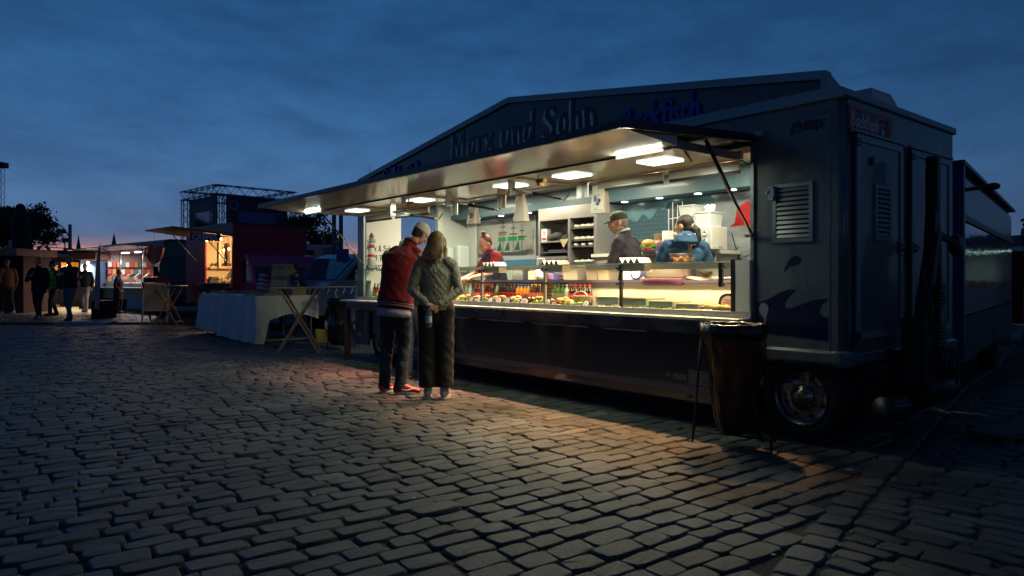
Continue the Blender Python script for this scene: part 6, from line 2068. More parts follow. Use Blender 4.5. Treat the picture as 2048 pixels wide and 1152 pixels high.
# bottle held behind her back
t = thing('water_bottle', 'small clear water bottle held upside down behind the back of the woman in green', 'bottle', (wx - .045, wy - .235, .735))
b = MB(); b.lathe([(0, 0), (.027, 0), (.031, .012), (.031, .06), (.028, .075), (.031, .09), (.031, .125), (.014, .165), (.013, .19), (0, .19)], n=16, caps=False); b.build('bottle_body', mat('clear_bottle', (.24, .29, .32), .05, coat=1, trans=.5), t)
b = MB(); b.lathe([(.0318, .045), (.0322, .048), (.0322, .108), (.0318, .112)], n=16, caps=False); b.build('paper_label', mat('water_label', (.52, .53, .58), .5, var=(40, .5)), t)
b = MB(); b.lathe([(0, .212), (.0155, .212), (.0155, .19), (0, .19)], n=12, caps=False); b.build('cap', mat('cap_blue_dark', (.02, .03, .14), .4), t)

mx, my = -1.235, 7.42
m_red = mat('red_wool', (.19, .004, .008), .9, sheen=.15, var=(9, .12), bump=(22, .5), dist=.01)
Mn = dict(vox=.0105, bvox=.008, girth=1.0,
    pelvis=(0, 0, .97), chest=(.03, .09, 1.36), neck=(.09, .20, 1.575), head=(.185, .30, 1.70), hs=1.02,
    headrot=Euler((R(-34), R(14), R(-38))),
    shL=(-.130, .13, 1.465), shR=(.225, .14, 1.445), elL=(-.20, .36, 1.28), elR=(.27, .38, 1.26), wrL=(-.05, .56, 1.26), wrR=(.20, .60, 1.28),
    legs=[((-.09, 0, .92), (-.105, .03, .49), (-.12, -.03, .09), (-.09, .09, .03)), ((.09, 0, .92), (.085, .02, .49), (.07, -.10, .09), (.22, -.06, .03))],
    jacket=dict(mat=m_red, sleeves=cloth('black_leather', (.016, .015, .016), rough=.5), hem=(-.005, -.02, -.03), ease=.048, noise=.004),
    trousers=dict(mat=cloth('blue_jeans', (.012, .024, .038), bump=(30, .7)), w=.98, flare=1.12, noise=.006),
    shoes=dict(mat=mat('red_shoe', (.42, .03, .025), .45), sole=m_white, panel=m_white, toe=m_white),
    hair=dict(type='short', mat=hairmat('dark_hair', (.035, .022, .014))),
    cap=dict(mat=cloth('cream_cap', (.86, .80, .72)), seam=mat('cap_seam', (.42, .37, .31), .9)))
man = person((mx, my, 0), R(-8), 'man in a red varsity jacket and cream cap bending towards the counter', Mn)
# striped hem, striped collar, shirt tail of his jacket
def torus_band(parent, name, M, rx, ry, w, th, m, n=28, z=0, dip=0):
    b = MB(); b.M = M
    vs, fs = [], []
    for j in range(n):
        a = 2 * PI * j / n
        c, s_ = math.cos(a), math.sin(a)
        for dz, k in ((-w / 2, 1), (w / 2, 1), (w / 2, 1 - th), (-w / 2, 1 - th)):
            vs.append((rx * c * k, ry * s_ * k, z + dz + dip * s_))
    for j in range(n):
        j2 = (j + 1) % n
        for q in range(4):
            fs.append((j * 4 + q, j2 * 4 + q, j2 * 4 + (q + 1) % 4, j * 4 + (q + 1) % 4))
    b.add(vs, fs, 0, True)
    return b.build(name, m, parent, fix=True)
m_st = mat('stripe_cloth', (.34, .30, .36), .9)
TM = Matrix.Translation((-.004, -.004, .925)) @ Euler((R(-10), R(5), 0)).to_matrix().to_4x4()
torus_band(man, 'jacket_hem', TM, .197, .163, .075, .08, m_red)
torus_band(man, 'hem_stripe', TM, .1995, .1655, .010, .02, m_st, z=.014)
torus_band(man, 'hem_stripe', TM, .1995, .1655, .010, .02, m_st, z=-.012)
torus_band(man, 'shirt_tail', TM, .186, .152, .085, .06, mat('lilac_shirt', (.42, .40, .50), .9, bump=(14, .8)), z=-.075, dip=.02)
CM = Matrix.Translation((.098, .212, 1.600)) @ Euler((R(-38), R(22), 0)).to_matrix().to_4x4()
torus_band(man, 'collar', CM, .078, .073, .045, .1, m_red)
torus_band(man, 'collar_stripe', CM, .0795, .0745, .006, .03, m_st, z=.005)
# customer half hidden behind him
Hn = dict(vox=.014, girth=.95, pelvis=(0, 0, .93), chest=(0, .03, 1.25), neck=(-.06, .06, 1.43), head=(-.16, .09, 1.57), headrot=Euler((R(-12), 0, 0)),
    shL=(-.18, .05, 1.36), shR=(.18, .05, 1.36), elL=(-.24, .2, 1.12), elR=(.24, .2, 1.12), wrL=(-.12, .38, 1.12), wrR=(.12, .38, 1.12),
    legs=[((-.08, 0, .90), (-.08, .03, .48), (-.08, -.02, .09), (-.08, .10, .03)), ((.09, 0, .90), (.11, .03, .48), (.14, -.05, .09), (.13, .08, .03))],
    jacket=dict(mat=cloth('olive_coat', (.05, .055, .04))), trousers=dict(mat=cloth('pale_jeans', (.24, .30, .36))), shoes=dict(mat=cloth('white_shoe', (.6, .58, .55), rough=.6)),
    hair=dict(type='short', mat=hairmat('dark_hair', (.035, .022, .014))), cap=dict(mat=cloth('green_cap', (.13, .24, .19)), brim=False))
person((-1.20, 8.55, 0), R(-20), 'customer in a green cap and pale jeans, mostly hidden behind the man in red', Hn)

# ---- the sellers; feet stand on the trailer floor
FLZ = .42
def seller(px, y, rz, label, P):
    p = TL(LX(px, y), y, FLZ)
    return person(p, TRZ + rz, label, P)
def legs_std(h=.80, sp=.085):
    return [((-sp, 0, h), (-sp, .02, h * .52), (-sp, -.01, .09), (-sp - .01, .12, .03)), ((sp, 0, h), (sp, .02, h * .52), (sp, -.01, .09), (sp + .01, .12, .03))]
# red-haired woman, faces the camera side, looks down to her hands (own +y points out of the hatch)
RW = dict(vox=.010, bvox=.0075, girth=.92, pelvis=(0, -.02, .80), chest=(0, .04, 1.06), neck=(.01, .09, 1.19), head=(.02, .15, 1.285), headrot=Euler((R(-30), 0, R(20))), hs=.97,
    shL=(-.16, .05, 1.12), shR=(.16, .06, 1.12), elL=(-.235, .17, .90), elR=(.23, .20, .90), wrL=(-.06, .36, .84), wrR=(.10, .40, .84),
    handL=((.5, .8, -.2), (0, 0, -1), .5), handR=((-.4, .9, -.2), (0, 0, -1), .5),
    legs=legs_std(.78), skin=m_skin2, hands=.95,
    jacket=dict(mat=cloth('red_sweater', (.36, .02, .025)), ease=.02, short=True, name='sweater', noise=.003),
    trousers=dict(mat=cloth('dark_pants', (.03, .03, .035))), shoes=dict(mat=m_black, sole=m_black),
    hair=dict(type='bun', mat=hairmat('red_hair', (.15, .03, .01))))
rw = seller(992, .62, R(163), 'red-haired seller with a bun, red sweater and dark vest, looking down at her hands', RW)
b = MB()
tube_frame(b, [(0, -.02, .76), (0, .01, .93), (0, .045, 1.08), (0.005, .065, 1.15)], [(.172, .146), (.166, .138), (.176, .138), (.12, .1)], (1, 0, 0), 20)
blob(b, 'vest', cloth('navy_vest', (.035, .028, .06)), rw, .012, 2, noise=.004)
b = MB(); b.tube([(-.05, .12, 1.16), (0.01, .17, 1.13), (.06, .14, 1.15), (.07, .06, 1.20), (0, .03, 1.22), (-.06, .06, 1.19), (-.05, .12, 1.16)], .034, 10)
b.tube([(0, .16, 1.13), (.01, .19, 1.05)], [.034, .028], 10)
blob(b, 'scarf', mat('dotted_scarf', (.10, .035, .10), .9, var=(75, 1.0)), rw, .010, 2, noise=.004)
rw.scale = (.955, .955, .955)
# man in the cap, in profile facing left
MW = dict(vox=.010, bvox=.0075, girth=1.08, pelvis=(0, 0, .80), chest=(0, .02, 1.10), neck=(0, .055, 1.27), head=(0, .115, 1.405), headrot=Euler((R(-8), 0, R(26))), hs=1.05,
    shL=(-.19, .02, 1.19), shR=(.19, .02, 1.19), elL=(-.26, .08, .93), elR=(.26, .02, .93), wrL=(-.16, .27, .86), wrR=(.16, .25, .86),
    legs=legs_std(.78), skin=m_skin2,
    jacket=dict(mat=cloth('navy_plum_jacket', (.030, .022, .036), rough=.7), ease=.035, noise=.007),
    trousers=dict(mat=cloth('dark_pants', (.03, .03, .035))), shoes=dict(mat=m_black, sole=m_black),
    hair=dict(type='short', mat=hairmat('grey_hair', (.22, .20, .18))), cap=dict(mat=cloth('olive_cap', (.055, .062, .04)), patch=mat('gold_patch', (.45, .30, .05), .6)))
mw = seller(1256, .95, R(108), 'older seller in an olive cap and dark jacket, standing in profile before the harbour print', MW)
b = MB(); b.M = Matrix.Translation((.10, -.185, 1.10)) @ Euler((0, 0, R(10))).to_matrix().to_4x4()
hand_text(b, 'Marx', -.10, 0, .055, .012, -.004, .002); b.build('jacket_print', mat('print_bright_red', (.55, .02, .02), .7), mw)
torus_band(mw, 'inner_collar', Matrix.Translation((0, .055, 1.305)) @ Euler((R(-22), 0, 0)).to_matrix().to_4x4(), .080, .080, .028, .06, mat('cream_lining', (.60, .60, .54), .9))
b = MB(); b.add([(-.13, .165, .60), (.13, .165, .60), (.12, .185, 1.02), (-.12, .185, 1.02), (-.13, .172, .60), (.13, .172, .60), (.12, .192, 1.02), (-.12, .192, 1.02)], [(0, 1, 2, 3), (7, 6, 5, 4), (0, 3, 7, 4), (1, 5, 6, 2)])
b.build('apron', mat('pink_apron', (.60, .33, .36), .85), mw)
# dark-haired woman in a blue hoodie, back to us
def hoodf(b):
    tube_frame(b, [(0, -.06, 1.10), (0, -.10, 1.17), (0, -.06, 1.225)], [(.10, .05), (.13, .065), (.11, .06)], (1, 0, 0), 16)
BW = dict(vox=.010, bvox=.0075, girth=1.08, pelvis=(0, 0, .78), chest=(0, .02, 1.03), neck=(0, .03, 1.20), head=(0, .045, 1.34), headrot=Euler((0, 0, R(52))), hs=1.0,
    shL=(-.185, .01, 1.12), shR=(.185, .01, 1.12), elL=(-.275, .03, .87), elR=(.275, .02, .87), wrL=(-.17, .24, .82), wrR=(.17, .24, .82),
    legs=legs_std(.76), skin=m_skin, jacket=dict(mat=cloth('blue_hoodie', (.016, .065, .135)), ease=.034, noise=.006, extra=hoodf, name='hoodie'),
    trousers=dict(mat=cloth('dark_pants', (.03, .03, .035))), shoes=dict(mat=m_black, sole=m_black),
    hair=dict(type='tail', mat=hairmat('black_hair', (.020, .014, .011), .55)))
bw = seller(1369, 1.12, R(46), 'seller with a black ponytail in a blue hoodie, seen from behind', BW)
torus_band(bw, 'hood_lining', Matrix.Translation((0, -.02, 1.245)) @ Euler((R(12), 0, 0)).to_matrix().to_4x4(), .118, .095, .040, .10, mat('fleece', (.55, .54, .47), .95, bump=(60, 1)))

# ---- visitors on the square
def walker(px, fy, hy, rz, label, top, low, shoe, hair=None, cap=None, pose='walk', skin=m_skin, girth=1.05, hair_c=(.05, .035, .025), headyaw=0, top_opts=None, vox=.022, group='visitors walking over the square'):
    Y = depth(fy); X, _ = site(px, Y)
    H = height(hy, Y)
    k = H / 1.80
    st = .17 if pose in ('walk',) else .03
    ph = {'walk': 1, 'stand': 0}.get(pose, 0)
    def q(*v): return tuple(c * k for c in v)
    wl_ = {'eatL': ((-.22, .22, 1.12), (-.06, .30, 1.27)), 'down': ((-.26, -.03, 1.12), (-.25, .05, .88)), 'pocket': ((-.28, -.06, 1.13), (-.20, .10, .96))}
    a = top_opts.get('arms', ('down', 'down')) if top_opts else ('down', 'down')
    (eL, wL), (eR, wR) = wl_[a[0]], wl_[a[1]]
    P = dict(vox=vox, girth=girth * k, hs=k * 1.0, pelvis=q(0, 0, .96), chest=q(0, .02, 1.30), neck=q(0, .02, 1.50), head=q(0, .045, 1.675),
        headrot=Euler((R(-6), 0, R(headyaw))), shL=q(-.19, 0, 1.43), shR=q(.19, 0, 1.43), elL=q(*eL), wrL=q(*wL), elR=q(-eR[0], eR[1], eR[2]), wrR=q(-wR[0], wR[1], wR[2]),
        legs=[(q(-.09, 0, .92), q(-.10, .07 + st * .6, .50), q(-.10, st, .10), q(-.10, st + .13, .03)), (q(.09, 0, .92), q(.10, .03 - st * .1, .49), q(.10, -st, .10 + .03 * ph), q(.10, -st + .12, .03))],
        skin=skin, jacket=dict(mat=top, hem=q(0, 0, -(top_opts or {}).get('hem', .08)), ease=.035, noise=.006),
        trousers=dict(mat=low), shoes=dict(mat=shoe, sole=shoe), hands=k)
    P['hair'] = hair or dict(type='short', mat=hairmat('hair_%.2f' % hair_c[0], hair_c))
    if cap: P['cap'] = cap
    t = person((X, Y, 0), rz, label, P, group)
    return t, k
c_bk = cloth('black_coat', (.016, .016, .02)); c_dk = cloth('dark_trousers', (.018, .018, .022))
walker(15, 628, 518, R(60), 'man in an ochre-brown jacket, black trousers and white sneakers at the left edge', cloth('ochre_jacket', (.19, .075, .02)), c_dk, cloth('bright_sneaker', (.75, .75, .78), rough=.5), hair_c=(.13, .12, .11))
walker(52, 622, 534, R(20), 'person in a dark red jacket and pale jeans behind the man in black', cloth('dark_red_jacket', (.14, .012, .012)), cloth('pale_jeans'), cloth('black_shoe', (.02, .02, .02)), hair_c=(.03, .02, .015))
t, k = walker(78, 637, 515, PI + R(8), 'man in a black coat eating a roll, left of the yellow safety vest', c_bk, c_dk, m_black, top_opts=dict(arms=('down', 'eatL'), hem=.2), girth=1.15, hair_c=(.02, .015, .01))
b = MB(); b.ell((.04, .40, 1.30), (.06, .04, .03), 10, 6); tag(b.build('fish_bun', mat('bun_0'), None, tuple(t.location), t.rotation_euler.z), 'fish roll in the hand of the man in the black coat', 'fish roll', 'rolls carried by visitors')
t, k = walker(107, 631, 522, PI - R(25), 'steward in a black beanie and a bright yellow-green safety vest', c_bk, c_dk, m_black, cap=dict(mat=cloth('black_beanie', (.012, .012, .014)), brim=False), headyaw=-30, girth=1.0)
b = MB(); tube_frame(b, [(0, 0, .95 * k), (0, .01, 1.12 * k), (0, .02, 1.30 * k), (0, .02, 1.40 * k)], [(.215, .175), (.20, .165), (.21, .165), (.16, .12)], (1, 0, 0), 20)
v = blob(b, 'safety_vest', cloth('hi_vis', (.22, .62, .03), rough=.7), t, .02, 2, noise=.003)
for z in (1.02, 1.15):
    torus_band(t, 'reflective_band', Matrix.Translation((0, .01, z * k)), .222, .186, .04, .02, mat('band_violet', (.10, .09, .16), .4))
t, k = walker(140, 641, 512, PI - R(4), 'grey-haired man in a black jacket and blue jeans eating a roll', c_bk, cloth('mid_jeans', (.05, .13, .24)), m_black, top_opts=dict(arms=('eatL', 'down'), hem=.05), girth=1.12, hair_c=(.20, .20, .20))
b = MB(); b.ell((.06, .38, 1.34), (.07, .045, .035), 10, 6); tag(b.build('fish_bun', mat('paper'), None, tuple(t.location), t.rotation_euler.z), 'wrapped roll in the hand of the man in blue jeans', 'fish roll', 'rolls carried by visitors')
t, k = walker(171, 623, 527, PI + R(10), 'young man in a black jacket and beige trousers holding a phone', c_bk, cloth('beige_trousers', (.40, .35, .29)), m_black, top_opts=dict(arms=('down', 'eatL'), hem=.05), girth=.95)
b = MB(); b.box(-.04, .04, -.005, .005, 0, .14, 0); b.box(-.034, .034, -.0075, -.0055, .008, .132, 1); tag(b.build('phone', [mat('phone_case', (.6, .6, .6), .4), m_black], None, (t.location.x - .10, t.location.y - .36, 1.27), R(0)), 'white phone held by the young man in beige trousers', 'phone')
walker(236, 627, 539, R(-75), 'bearded man in a long black coat standing before the teal fish stall', c_bk, c_dk, m_black, pose='stand', top_opts=dict(arms=('pocket', 'pocket'), hem=.42), girth=1.1, hair_c=(.05, .03, .02))
walker(193, 612, 545, PI, 'dark figure in a long coat far back beside the white flag', c_bk, c_dk, m_black, pose='stand', top_opts=dict(arms=('down', 'down'), hem=.3), vox=.03)
walker(203, 610, 548, PI - .3, 'dark figure far back directly left of the teal fish stall', c_bk, c_dk, m_black, pose='stand', top_opts=dict(arms=('down', 'down'), hem=.2), vox=.03)
walker(66, 610, 548, PI, 'distant dark person behind the man in the black coat', c_bk, cloth('pale_jeans'), m_black, pose='walk', top_opts=dict(arms=('down', 'down')), vox=.03)

# ------------------------------------------------------------------ bin bag stands
def bag_stand(loc, rz, hz_, feet, ring_r, label, bag_m, seed=1, bottom=.09, narrow=.46):
    t = thing('bin_bag_stand', label, 'rubbish bag', loc, rz, 'bin bag stands')
    b = MB()
    n = 28
    b.tube([(ring_r * math.cos(a), ring_r * math.sin(a), hz_) for a in [2 * PI * k / n for k in range(n)]], .008, 8, closed=True)
    for fx, fy in feet:
        a = math.atan2(fy, fx)
        b.tube([(ring_r * math.cos(a), ring_r * math.sin(a), hz_ - .005), (fx, fy, .0)], .0085, 8)
    for i in range(len(feet)):
        p, q = feet[i], feet[(i + 1) % len(feet)]
        f = .085 / hz_
        lp = lambda g: ((g[0] * (1 - f) + ring_r * math.cos(math.atan2(g[1], g[0])) * f), (g[1] * (1 - f) + ring_r * math.sin(math.atan2(g[1], g[0])) * f), .085)
        b.tube([lp(p), lp(q)], .006, 6)
    b.build('stand_frame', m_dark, t)
    # bag: gathered below the ring, folded, closed at the bottom
    rr = random.Random(seed)
    ph = [rr.uniform(0, 6) for _ in range(6)]
    rows_ = [(hz_ - .10, 1.03), (hz_ - .05, 1.07), (hz_ + .008, 1.05), (hz_ + .014, 1.0), (hz_ + .006, .95), (hz_ - .04, .94), (hz_ - .11, .95), (hz_ * .84, .92), (hz_ * .74, .88), (hz_ * .64, .84), (hz_ * .54, narrow + .26), (hz_ * .44, narrow + .2), (hz_ * .34, narrow + .13), (hz_ * .25, narrow + .07), (hz_ * .17, narrow), (bottom + .035, narrow * .9), (bottom, narrow * .7), (bottom - .01, .05)]
    N = 72
    vs, fs = [], []
    for i, (z, k) in enumerate(rows_):
        fold = min(1, max(0, (i - 3) / 4))
        for j in range(N):
            a = 2 * PI * j / N
            w = (.05 * math.sin(5 * a + ph[0] + z * 1.5) + .035 * abs(math.sin(4.5 * a + ph[1] - z * 3)) - .03 * abs(math.sin(8 * a + ph[2] + z * 5 + math.sin(z * 14))) + .014 * math.sin(21 * a + ph[3] + z * 17)) * fold
            w += (.012 * math.sin(23 * a + ph[3] + z * 20) + .010 * math.sin(37 * a + ph[4])) * (1 - fold * .5)
            r = ring_r * (k + w)
            vs.append((r * math.cos(a) + .02 * fold * math.sin(z * 9 + ph[5]), r * math.sin(a) * (.92 if i > 8 else 1), z + (.003 * math.sin(7 * a + ph[1]) + .003 * math.sin(19 * a + ph[2])) * (1 - fold)))
    for i in range(len(rows_) - 1):
        for j in range(N):
            fs.append((i * N + j, (i + 1) * N + j, (i + 1) * N + (j + 1) % N, i * N + (j + 1) % N)[::-1])
    b = MB(); b.add(vs, fs, 0, True)
    b.build('bag', bag_m, t, fix=True)
    return t
def bagmat(name, col, tr):
    m = mat(name, col, .27, bump=(16, 1.0), dist=.03, coat=.5, var=(4, .5), stretch=(1, 1, .4))
    nt = m.node_tree; b = nt.nodes['Principled BSDF']; o = nt.nodes['Material Output']
    tl = nt.nodes.new('ShaderNodeBsdfTranslucent'); tl.inputs[0].default_value = (*tr, 1)
    mx = nt.nodes.new('ShaderNodeMixShader'); mx.inputs[0].default_value = .15
    nt.links.new(b.outputs[0], mx.inputs[1]); nt.links.new(tl.outputs[0], mx.inputs[2]); nt.links.new(mx.outputs[0], o.inputs[0])
    return m
bag_stand((1.59, 5.02, 0), 0, .872, [(-.253, .15), (.21, -.18), (.26, .2), (-.18, -.16)][:3], .22, 'black bin bag in a ring stand at the right end of the fish stall counter',
          bagmat('brown_black_bag', (.004, .003, .0025), (.008, .004, .002)), 4)
bag_stand((-2.93, 11.9, 0), 0, .87, [(-.25, .12), (.22, -.18), (.2, .22)], .215, 'black bin bag in a ring stand left of the fish stall', bagmat('black_bag', (.010, .012, .010), (.02, .02, .012)), 9, narrow=.75)

# ------------------------------------------------------------------ folding tables
def bistro(loc, rz, top_z, w, d, label, top_m, leg_m):
    t = thing('folding_table', label, 'table', loc, rz, 'high folding tables')
    b = MB(); b.box(-w / 2, w / 2, -d / 2, d / 2, top_z - .022, top_z); b.build('table_top', top_m, t, bevel=.004)
    me = None
    for sy in (-1, 1):
        for sx in (-1, 1):
            b = MB()
            y = sy * (d / 2 - .06) + sx * .012
            b.bar((sx * w * .40, y, 0), (-sx * w * .36, y, top_z - .024), .035, .02, up=(0, 1, 0))
            b.build('leg', leg_m, t)
    b = MB()
    for sx in (-1, 1):
        b.tube([(sx * w * .33, -d / 2 + .06, .14), (sx * w * .33, d / 2 - .06, .14)], .012, 8)
    b.tube([(0, -d / 2 + .04, top_z * .52), (0, d / 2 - .04, top_z * .52)], .008, 8)
    b.build('crossbar', leg_m, t)
    return t
ft1 = bistro((-3.52, 11.55, 0), R(12), 1.075, .82, .62, 'high wooden folding table with crossed legs in front of the market table', m_wood_l, m_wood)
ft2 = copy_tree(ft1); place(ft2, (-2.98, 13.0, 0), R(-8), 'wooden folding table half hidden behind the black bin bag by the fish stall')
ft3 = copy_tree(ft1); place(ft3, (-8.75, 17.8, 0), R(5), 'dark folding table standing between the menu board and the crêpe truck'); ft3.scale = (.9, .9, .98)
b = MB()
for k in range(5):
    b.box(-.38 + .15 * k, -.30 + .15 * k, -.316, -.312, -.11, -.01, 0)
    stroke(b, [(-.35 + .15 * k, -.10), (-.31 + .15 * k, -.02)], .02, -.319, -.3165, 1, 1)
o = b.build('table_banner', [mat('banner_blue', (.02, .035, .14), .7), mat('banner_white', (.4, .42, .48), .7)], ft2, (0, 0, 1.05))

# ------------------------------------------------------------------ market table with cloths
TB = Vector((-4.67, 12.85, 0))
trz = math.atan2(UY, UX)                 # its front runs parallel to the fish stall; local x right, y back
ta = thing('market_table', 'long table draped with pale cloths and set with crafts', 'table', TB, trz)
TW, TD, TH = 3.55, 1.13, .885
b = MB(); b.box(-TW, 0, 0, TD, TH - .03, TH); b.build('table_top', m_wood_l, ta)
b = MB()
for x in (-TW + .1, -2.9, -1.45, -.08):
    for y in (.08, TD - .08):
        b.tube([(x, y, 0), (x, y, TH - .03)], .016, 8)
b.tube([(-.08, .08, .06), (-.08, TD - .08, .06)], .014, 8); b.tube([(-.5, .3, 0), (-.5, .3, TH)], .012, 6); b.tube([(-.6, .7, 0), (-.6, .7, TH)], .012, 6); b.tube([(-.9, .5, 0), (-.9, .5, TH)], .012, 6)
b.tube([(-.6, .7, .10), (-.08, .72, .10)], .012, 6); b.tube([(-1.4, .08, .08), (-.08, .08, .08)], .012, 6)
b.build('table_legs', mat('pale_metal', (.42, .43, .36), .45, .4), ta)
def drape(mb, x0, x1, y, z1, z0, nx=60, amp=.085, outward=-1, seed=0, hemf=None, axis='x'):
    rr = random.Random(seed); p = [rr.uniform(0, 6) for _ in range(4)]
    vs, fs = [], []
    nz = 10
    for k in range(nz + 1):
        f = k / nz
        for i in range(nx + 1):
            u = i / nx; x = x0 + (x1 - x0) * u
            zz = z1 + ((hemf(u) if hemf else z0) - z1) * f
            d = outward * (.004 + .05 * f + amp * f ** .7 * (math.sin(x * 26 + p[0]) * .6 + math.sin(x * 47 + p[1]) * .3 + math.sin(x * 11 + p[2]) * .5))
            vs.append((x, y + d, zz) if axis == 'x' else (y - d, x, zz))
    for k in range(nz):
        for i in range(nx):
            a = k * (nx + 1) + i
            fs.append((a, a + nx + 1, a + nx + 2, a + 1))
    mb.add(vs, fs, 0, True)
m_cb = mat('pale_blue_cloth', (.74, .80, .90), .9, bump=(60, .4), var=(5, .08), sheen=.3)
m_cc = mat('cream_cloth', (.76, .74, .60), .9, bump=(60, .4), var=(5, .08), sheen=.3)
b = MB()
b.add([(-TW - .02, -.02, TH + .004), (-1.0, -.02, TH + .004), (-1.0, TD, TH + .004), (-TW - .02, TD, TH + .004)], [(0, 1, 2, 3)])
drape(b, -TW - .02, -1.62, -.02, TH + .004, .03, 120, seed=1, hemf=lambda u: .13 - .10 * u ** 1.5)
drape(b, -1.55, -.03, -.025, TH + .004, .03, 70, seed=2, hemf=lambda u: .045 - .03 * u)
drape(b, 0, TD * .9, -TW - .02, TH + .004, .15, 30, seed=5, outward=1, axis='y')
b.build('blue_tablecloth', m_cb, ta)
b = MB()
b.add([(-1.02, -.03, TH + .009), (.02, -.03, TH + .009), (.02, TD + .02, TH + .009), (-1.02, TD + .02, TH + .009)], [(0, 1, 2, 3)])
vs, fs = [], []
n = 36
hem = lambda u: TH - .88 if u < .12 else (TH - (.88 - (u - .12) * 5.2) if u < .20 else TH - (.46 - .12 * math.sin((u - .2) * 3.9) ** 1))
for k in range(9):
    f = k / 8
    for i in range(n + 1):
        u = i / n; y = -.06 + (TD + .08) * u
        d = .006 + .03 * f + .022 * f * (math.sin(y * 22) + .6 * math.sin(y * 41 + 1))
        vs.append((.02 + d, y, TH + .009 + (hem(u) - TH) * f))
for k in range(8):
    for i in range(n):
        a = k * (n + 1) + i; fs.append((a, a + n + 1, a + n + 2, a + 1))
b.add(vs, fs, 0, True)
b.build('cream_tablecloth', m_cc, ta)
def ti(name, label, cat, x, y, mb, mats, rz=0.0, z=TH + .011, **k):
    p = TB + Matrix.Rotation(trz, 3, 'Z') @ Vector((x, y, z))
    o = mb.build(name, mats, None, p, trz + rz, **k)
    return tag(o, label, cat)
r_ = random.Random(11)
# crafts on the table
def tray_of(x, y, w, d, label, cols, n):
    b = MB(); b.box(-w / 2, w / 2, -d / 2, d / 2, 0, .045)
    t = thing('display_tray', label, 'tray', TB + Matrix.Rotation(trz, 3, 'Z') @ Vector((x, y, TH + .011)), trz)
    b.build('box', m_wood, t)
    b = MB()
    for k in range(n):
        b.ell((r_.uniform(-w / 2 + .02, w / 2 - .02), r_.uniform(-d / 2 + .02, d / 2 - .02), .06), (.014, .014, .02), 6, 4, k % len(cols))
    o = b.build('small_goods', cols, t); o['kind'] = 'stuff'
m_g1, m_g2, m_g3 = mat('goods_grey', (.3, .29, .28), .6), mat('goods_green', (.12, .2, .05), .7), mat('goods_pink', (.45, .16, .12), .6)
tray_of(-3.0, .30, .95, .30, 'flat wooden tray of small grey trinkets at the left end of the table', [m_g1, mat('goods_dark', (.05, .05, .06), .6)], 60)
tray_of(-2.0, .62, 1.1, .34, 'raised wooden tray of little bottles in the middle of the table', [m_g1, mat('goods_dark')], 60)
tray_of(-.75, .18, .42, .22, 'wooden tray of green and pink felt goods at the near corner of the table', [m_g2, m_g3], 26)
tray_of(-.28, .25, .38, .26, 'wooden tray heaped with pink goods at the near corner of the table', [m_g3, m_g3, m_g1], 30)
t = thing('jewellery_board', 'pale wooden board hung with rows of coloured earrings', 'display board', TB + Matrix.Rotation(trz, 3, 'Z') @ Vector((-.55, .60, TH + .011)), trz + .55)
b = MB(); b.M = Matrix.Rotation(R(-10), 4, 'X'); b.box(-.24, .24, 0, .02, 0, .62); b.build('board', m_wood_l, t)
b = MB(); b.M = Matrix.Rotation(R(-10), 4, 'X')
cs = [(.5, .06, .05), (.06, .15, .5), (.06, .35, .12), (.5, .5, .45), (.45, .3, .04), (.02, .02, .02)]
for row, z in enumerate((.54, .34, .14)):
    for k in range(11):
        b.ell((-.21 + .042 * k, -.012, z - r_.random() * .02), (.012, .008, .026), 6, 4, r_.randrange(6))
    b.tube([(-.235, -.004, z + .03), (.235, -.004, z + .03)], .003, 4, m=5)
b.build('earrings', [mat('bead_%d' % i, c, .35) for i, c in enumerate(cs)], t)
t = thing('accessory_stand', 'red and white tiered wire stand of small goods on the market table', 'display stand', TB + Matrix.Rotation(trz, 3, 'Z') @ Vector((-1.75, .70, TH + .011)), trz)
b = MB(); b.tube([(-.16, 0, 0), (-.16, 0, .42)], .006, 6); b.tube([(.16, 0, 0), (.16, 0, .42)], .006, 6); b.tube([(0, 0, 0), (0, 0, .42)], .006, 6); b.build('rack', mat('rack_red', (.35, .03, .04), .4), t)
for k in range(4):
    b = MB(); b.box(-.19 + .05 * k, .19, -.05, .05, .10 + .09 * k, .115 + .09 * k); 
    for j in range(6): b.box(-.17 + .05 * k + .05 * j * (1 - k * .12), -.14 + .05 * k + .05 * j * (1 - k * .12), -.055, -.01, .12 + .09 * k, .155 + .09 * k)
    b.build('shelf', mat('rack_white', (.5, .52, .56), .5), t)
b = MB()
for k in range(5):
    b.lathe([(.035, 0), (.035, .12), (.02, .15)], (-.3 + .1 * k, 0, 0), 10)
ti('clear_jars', 'row of clear jars with pale goods behind the earring board', 'jars', -1.1, .75, b, mat('jar_clear', (.42, .48, .56), .15, coat=.8))
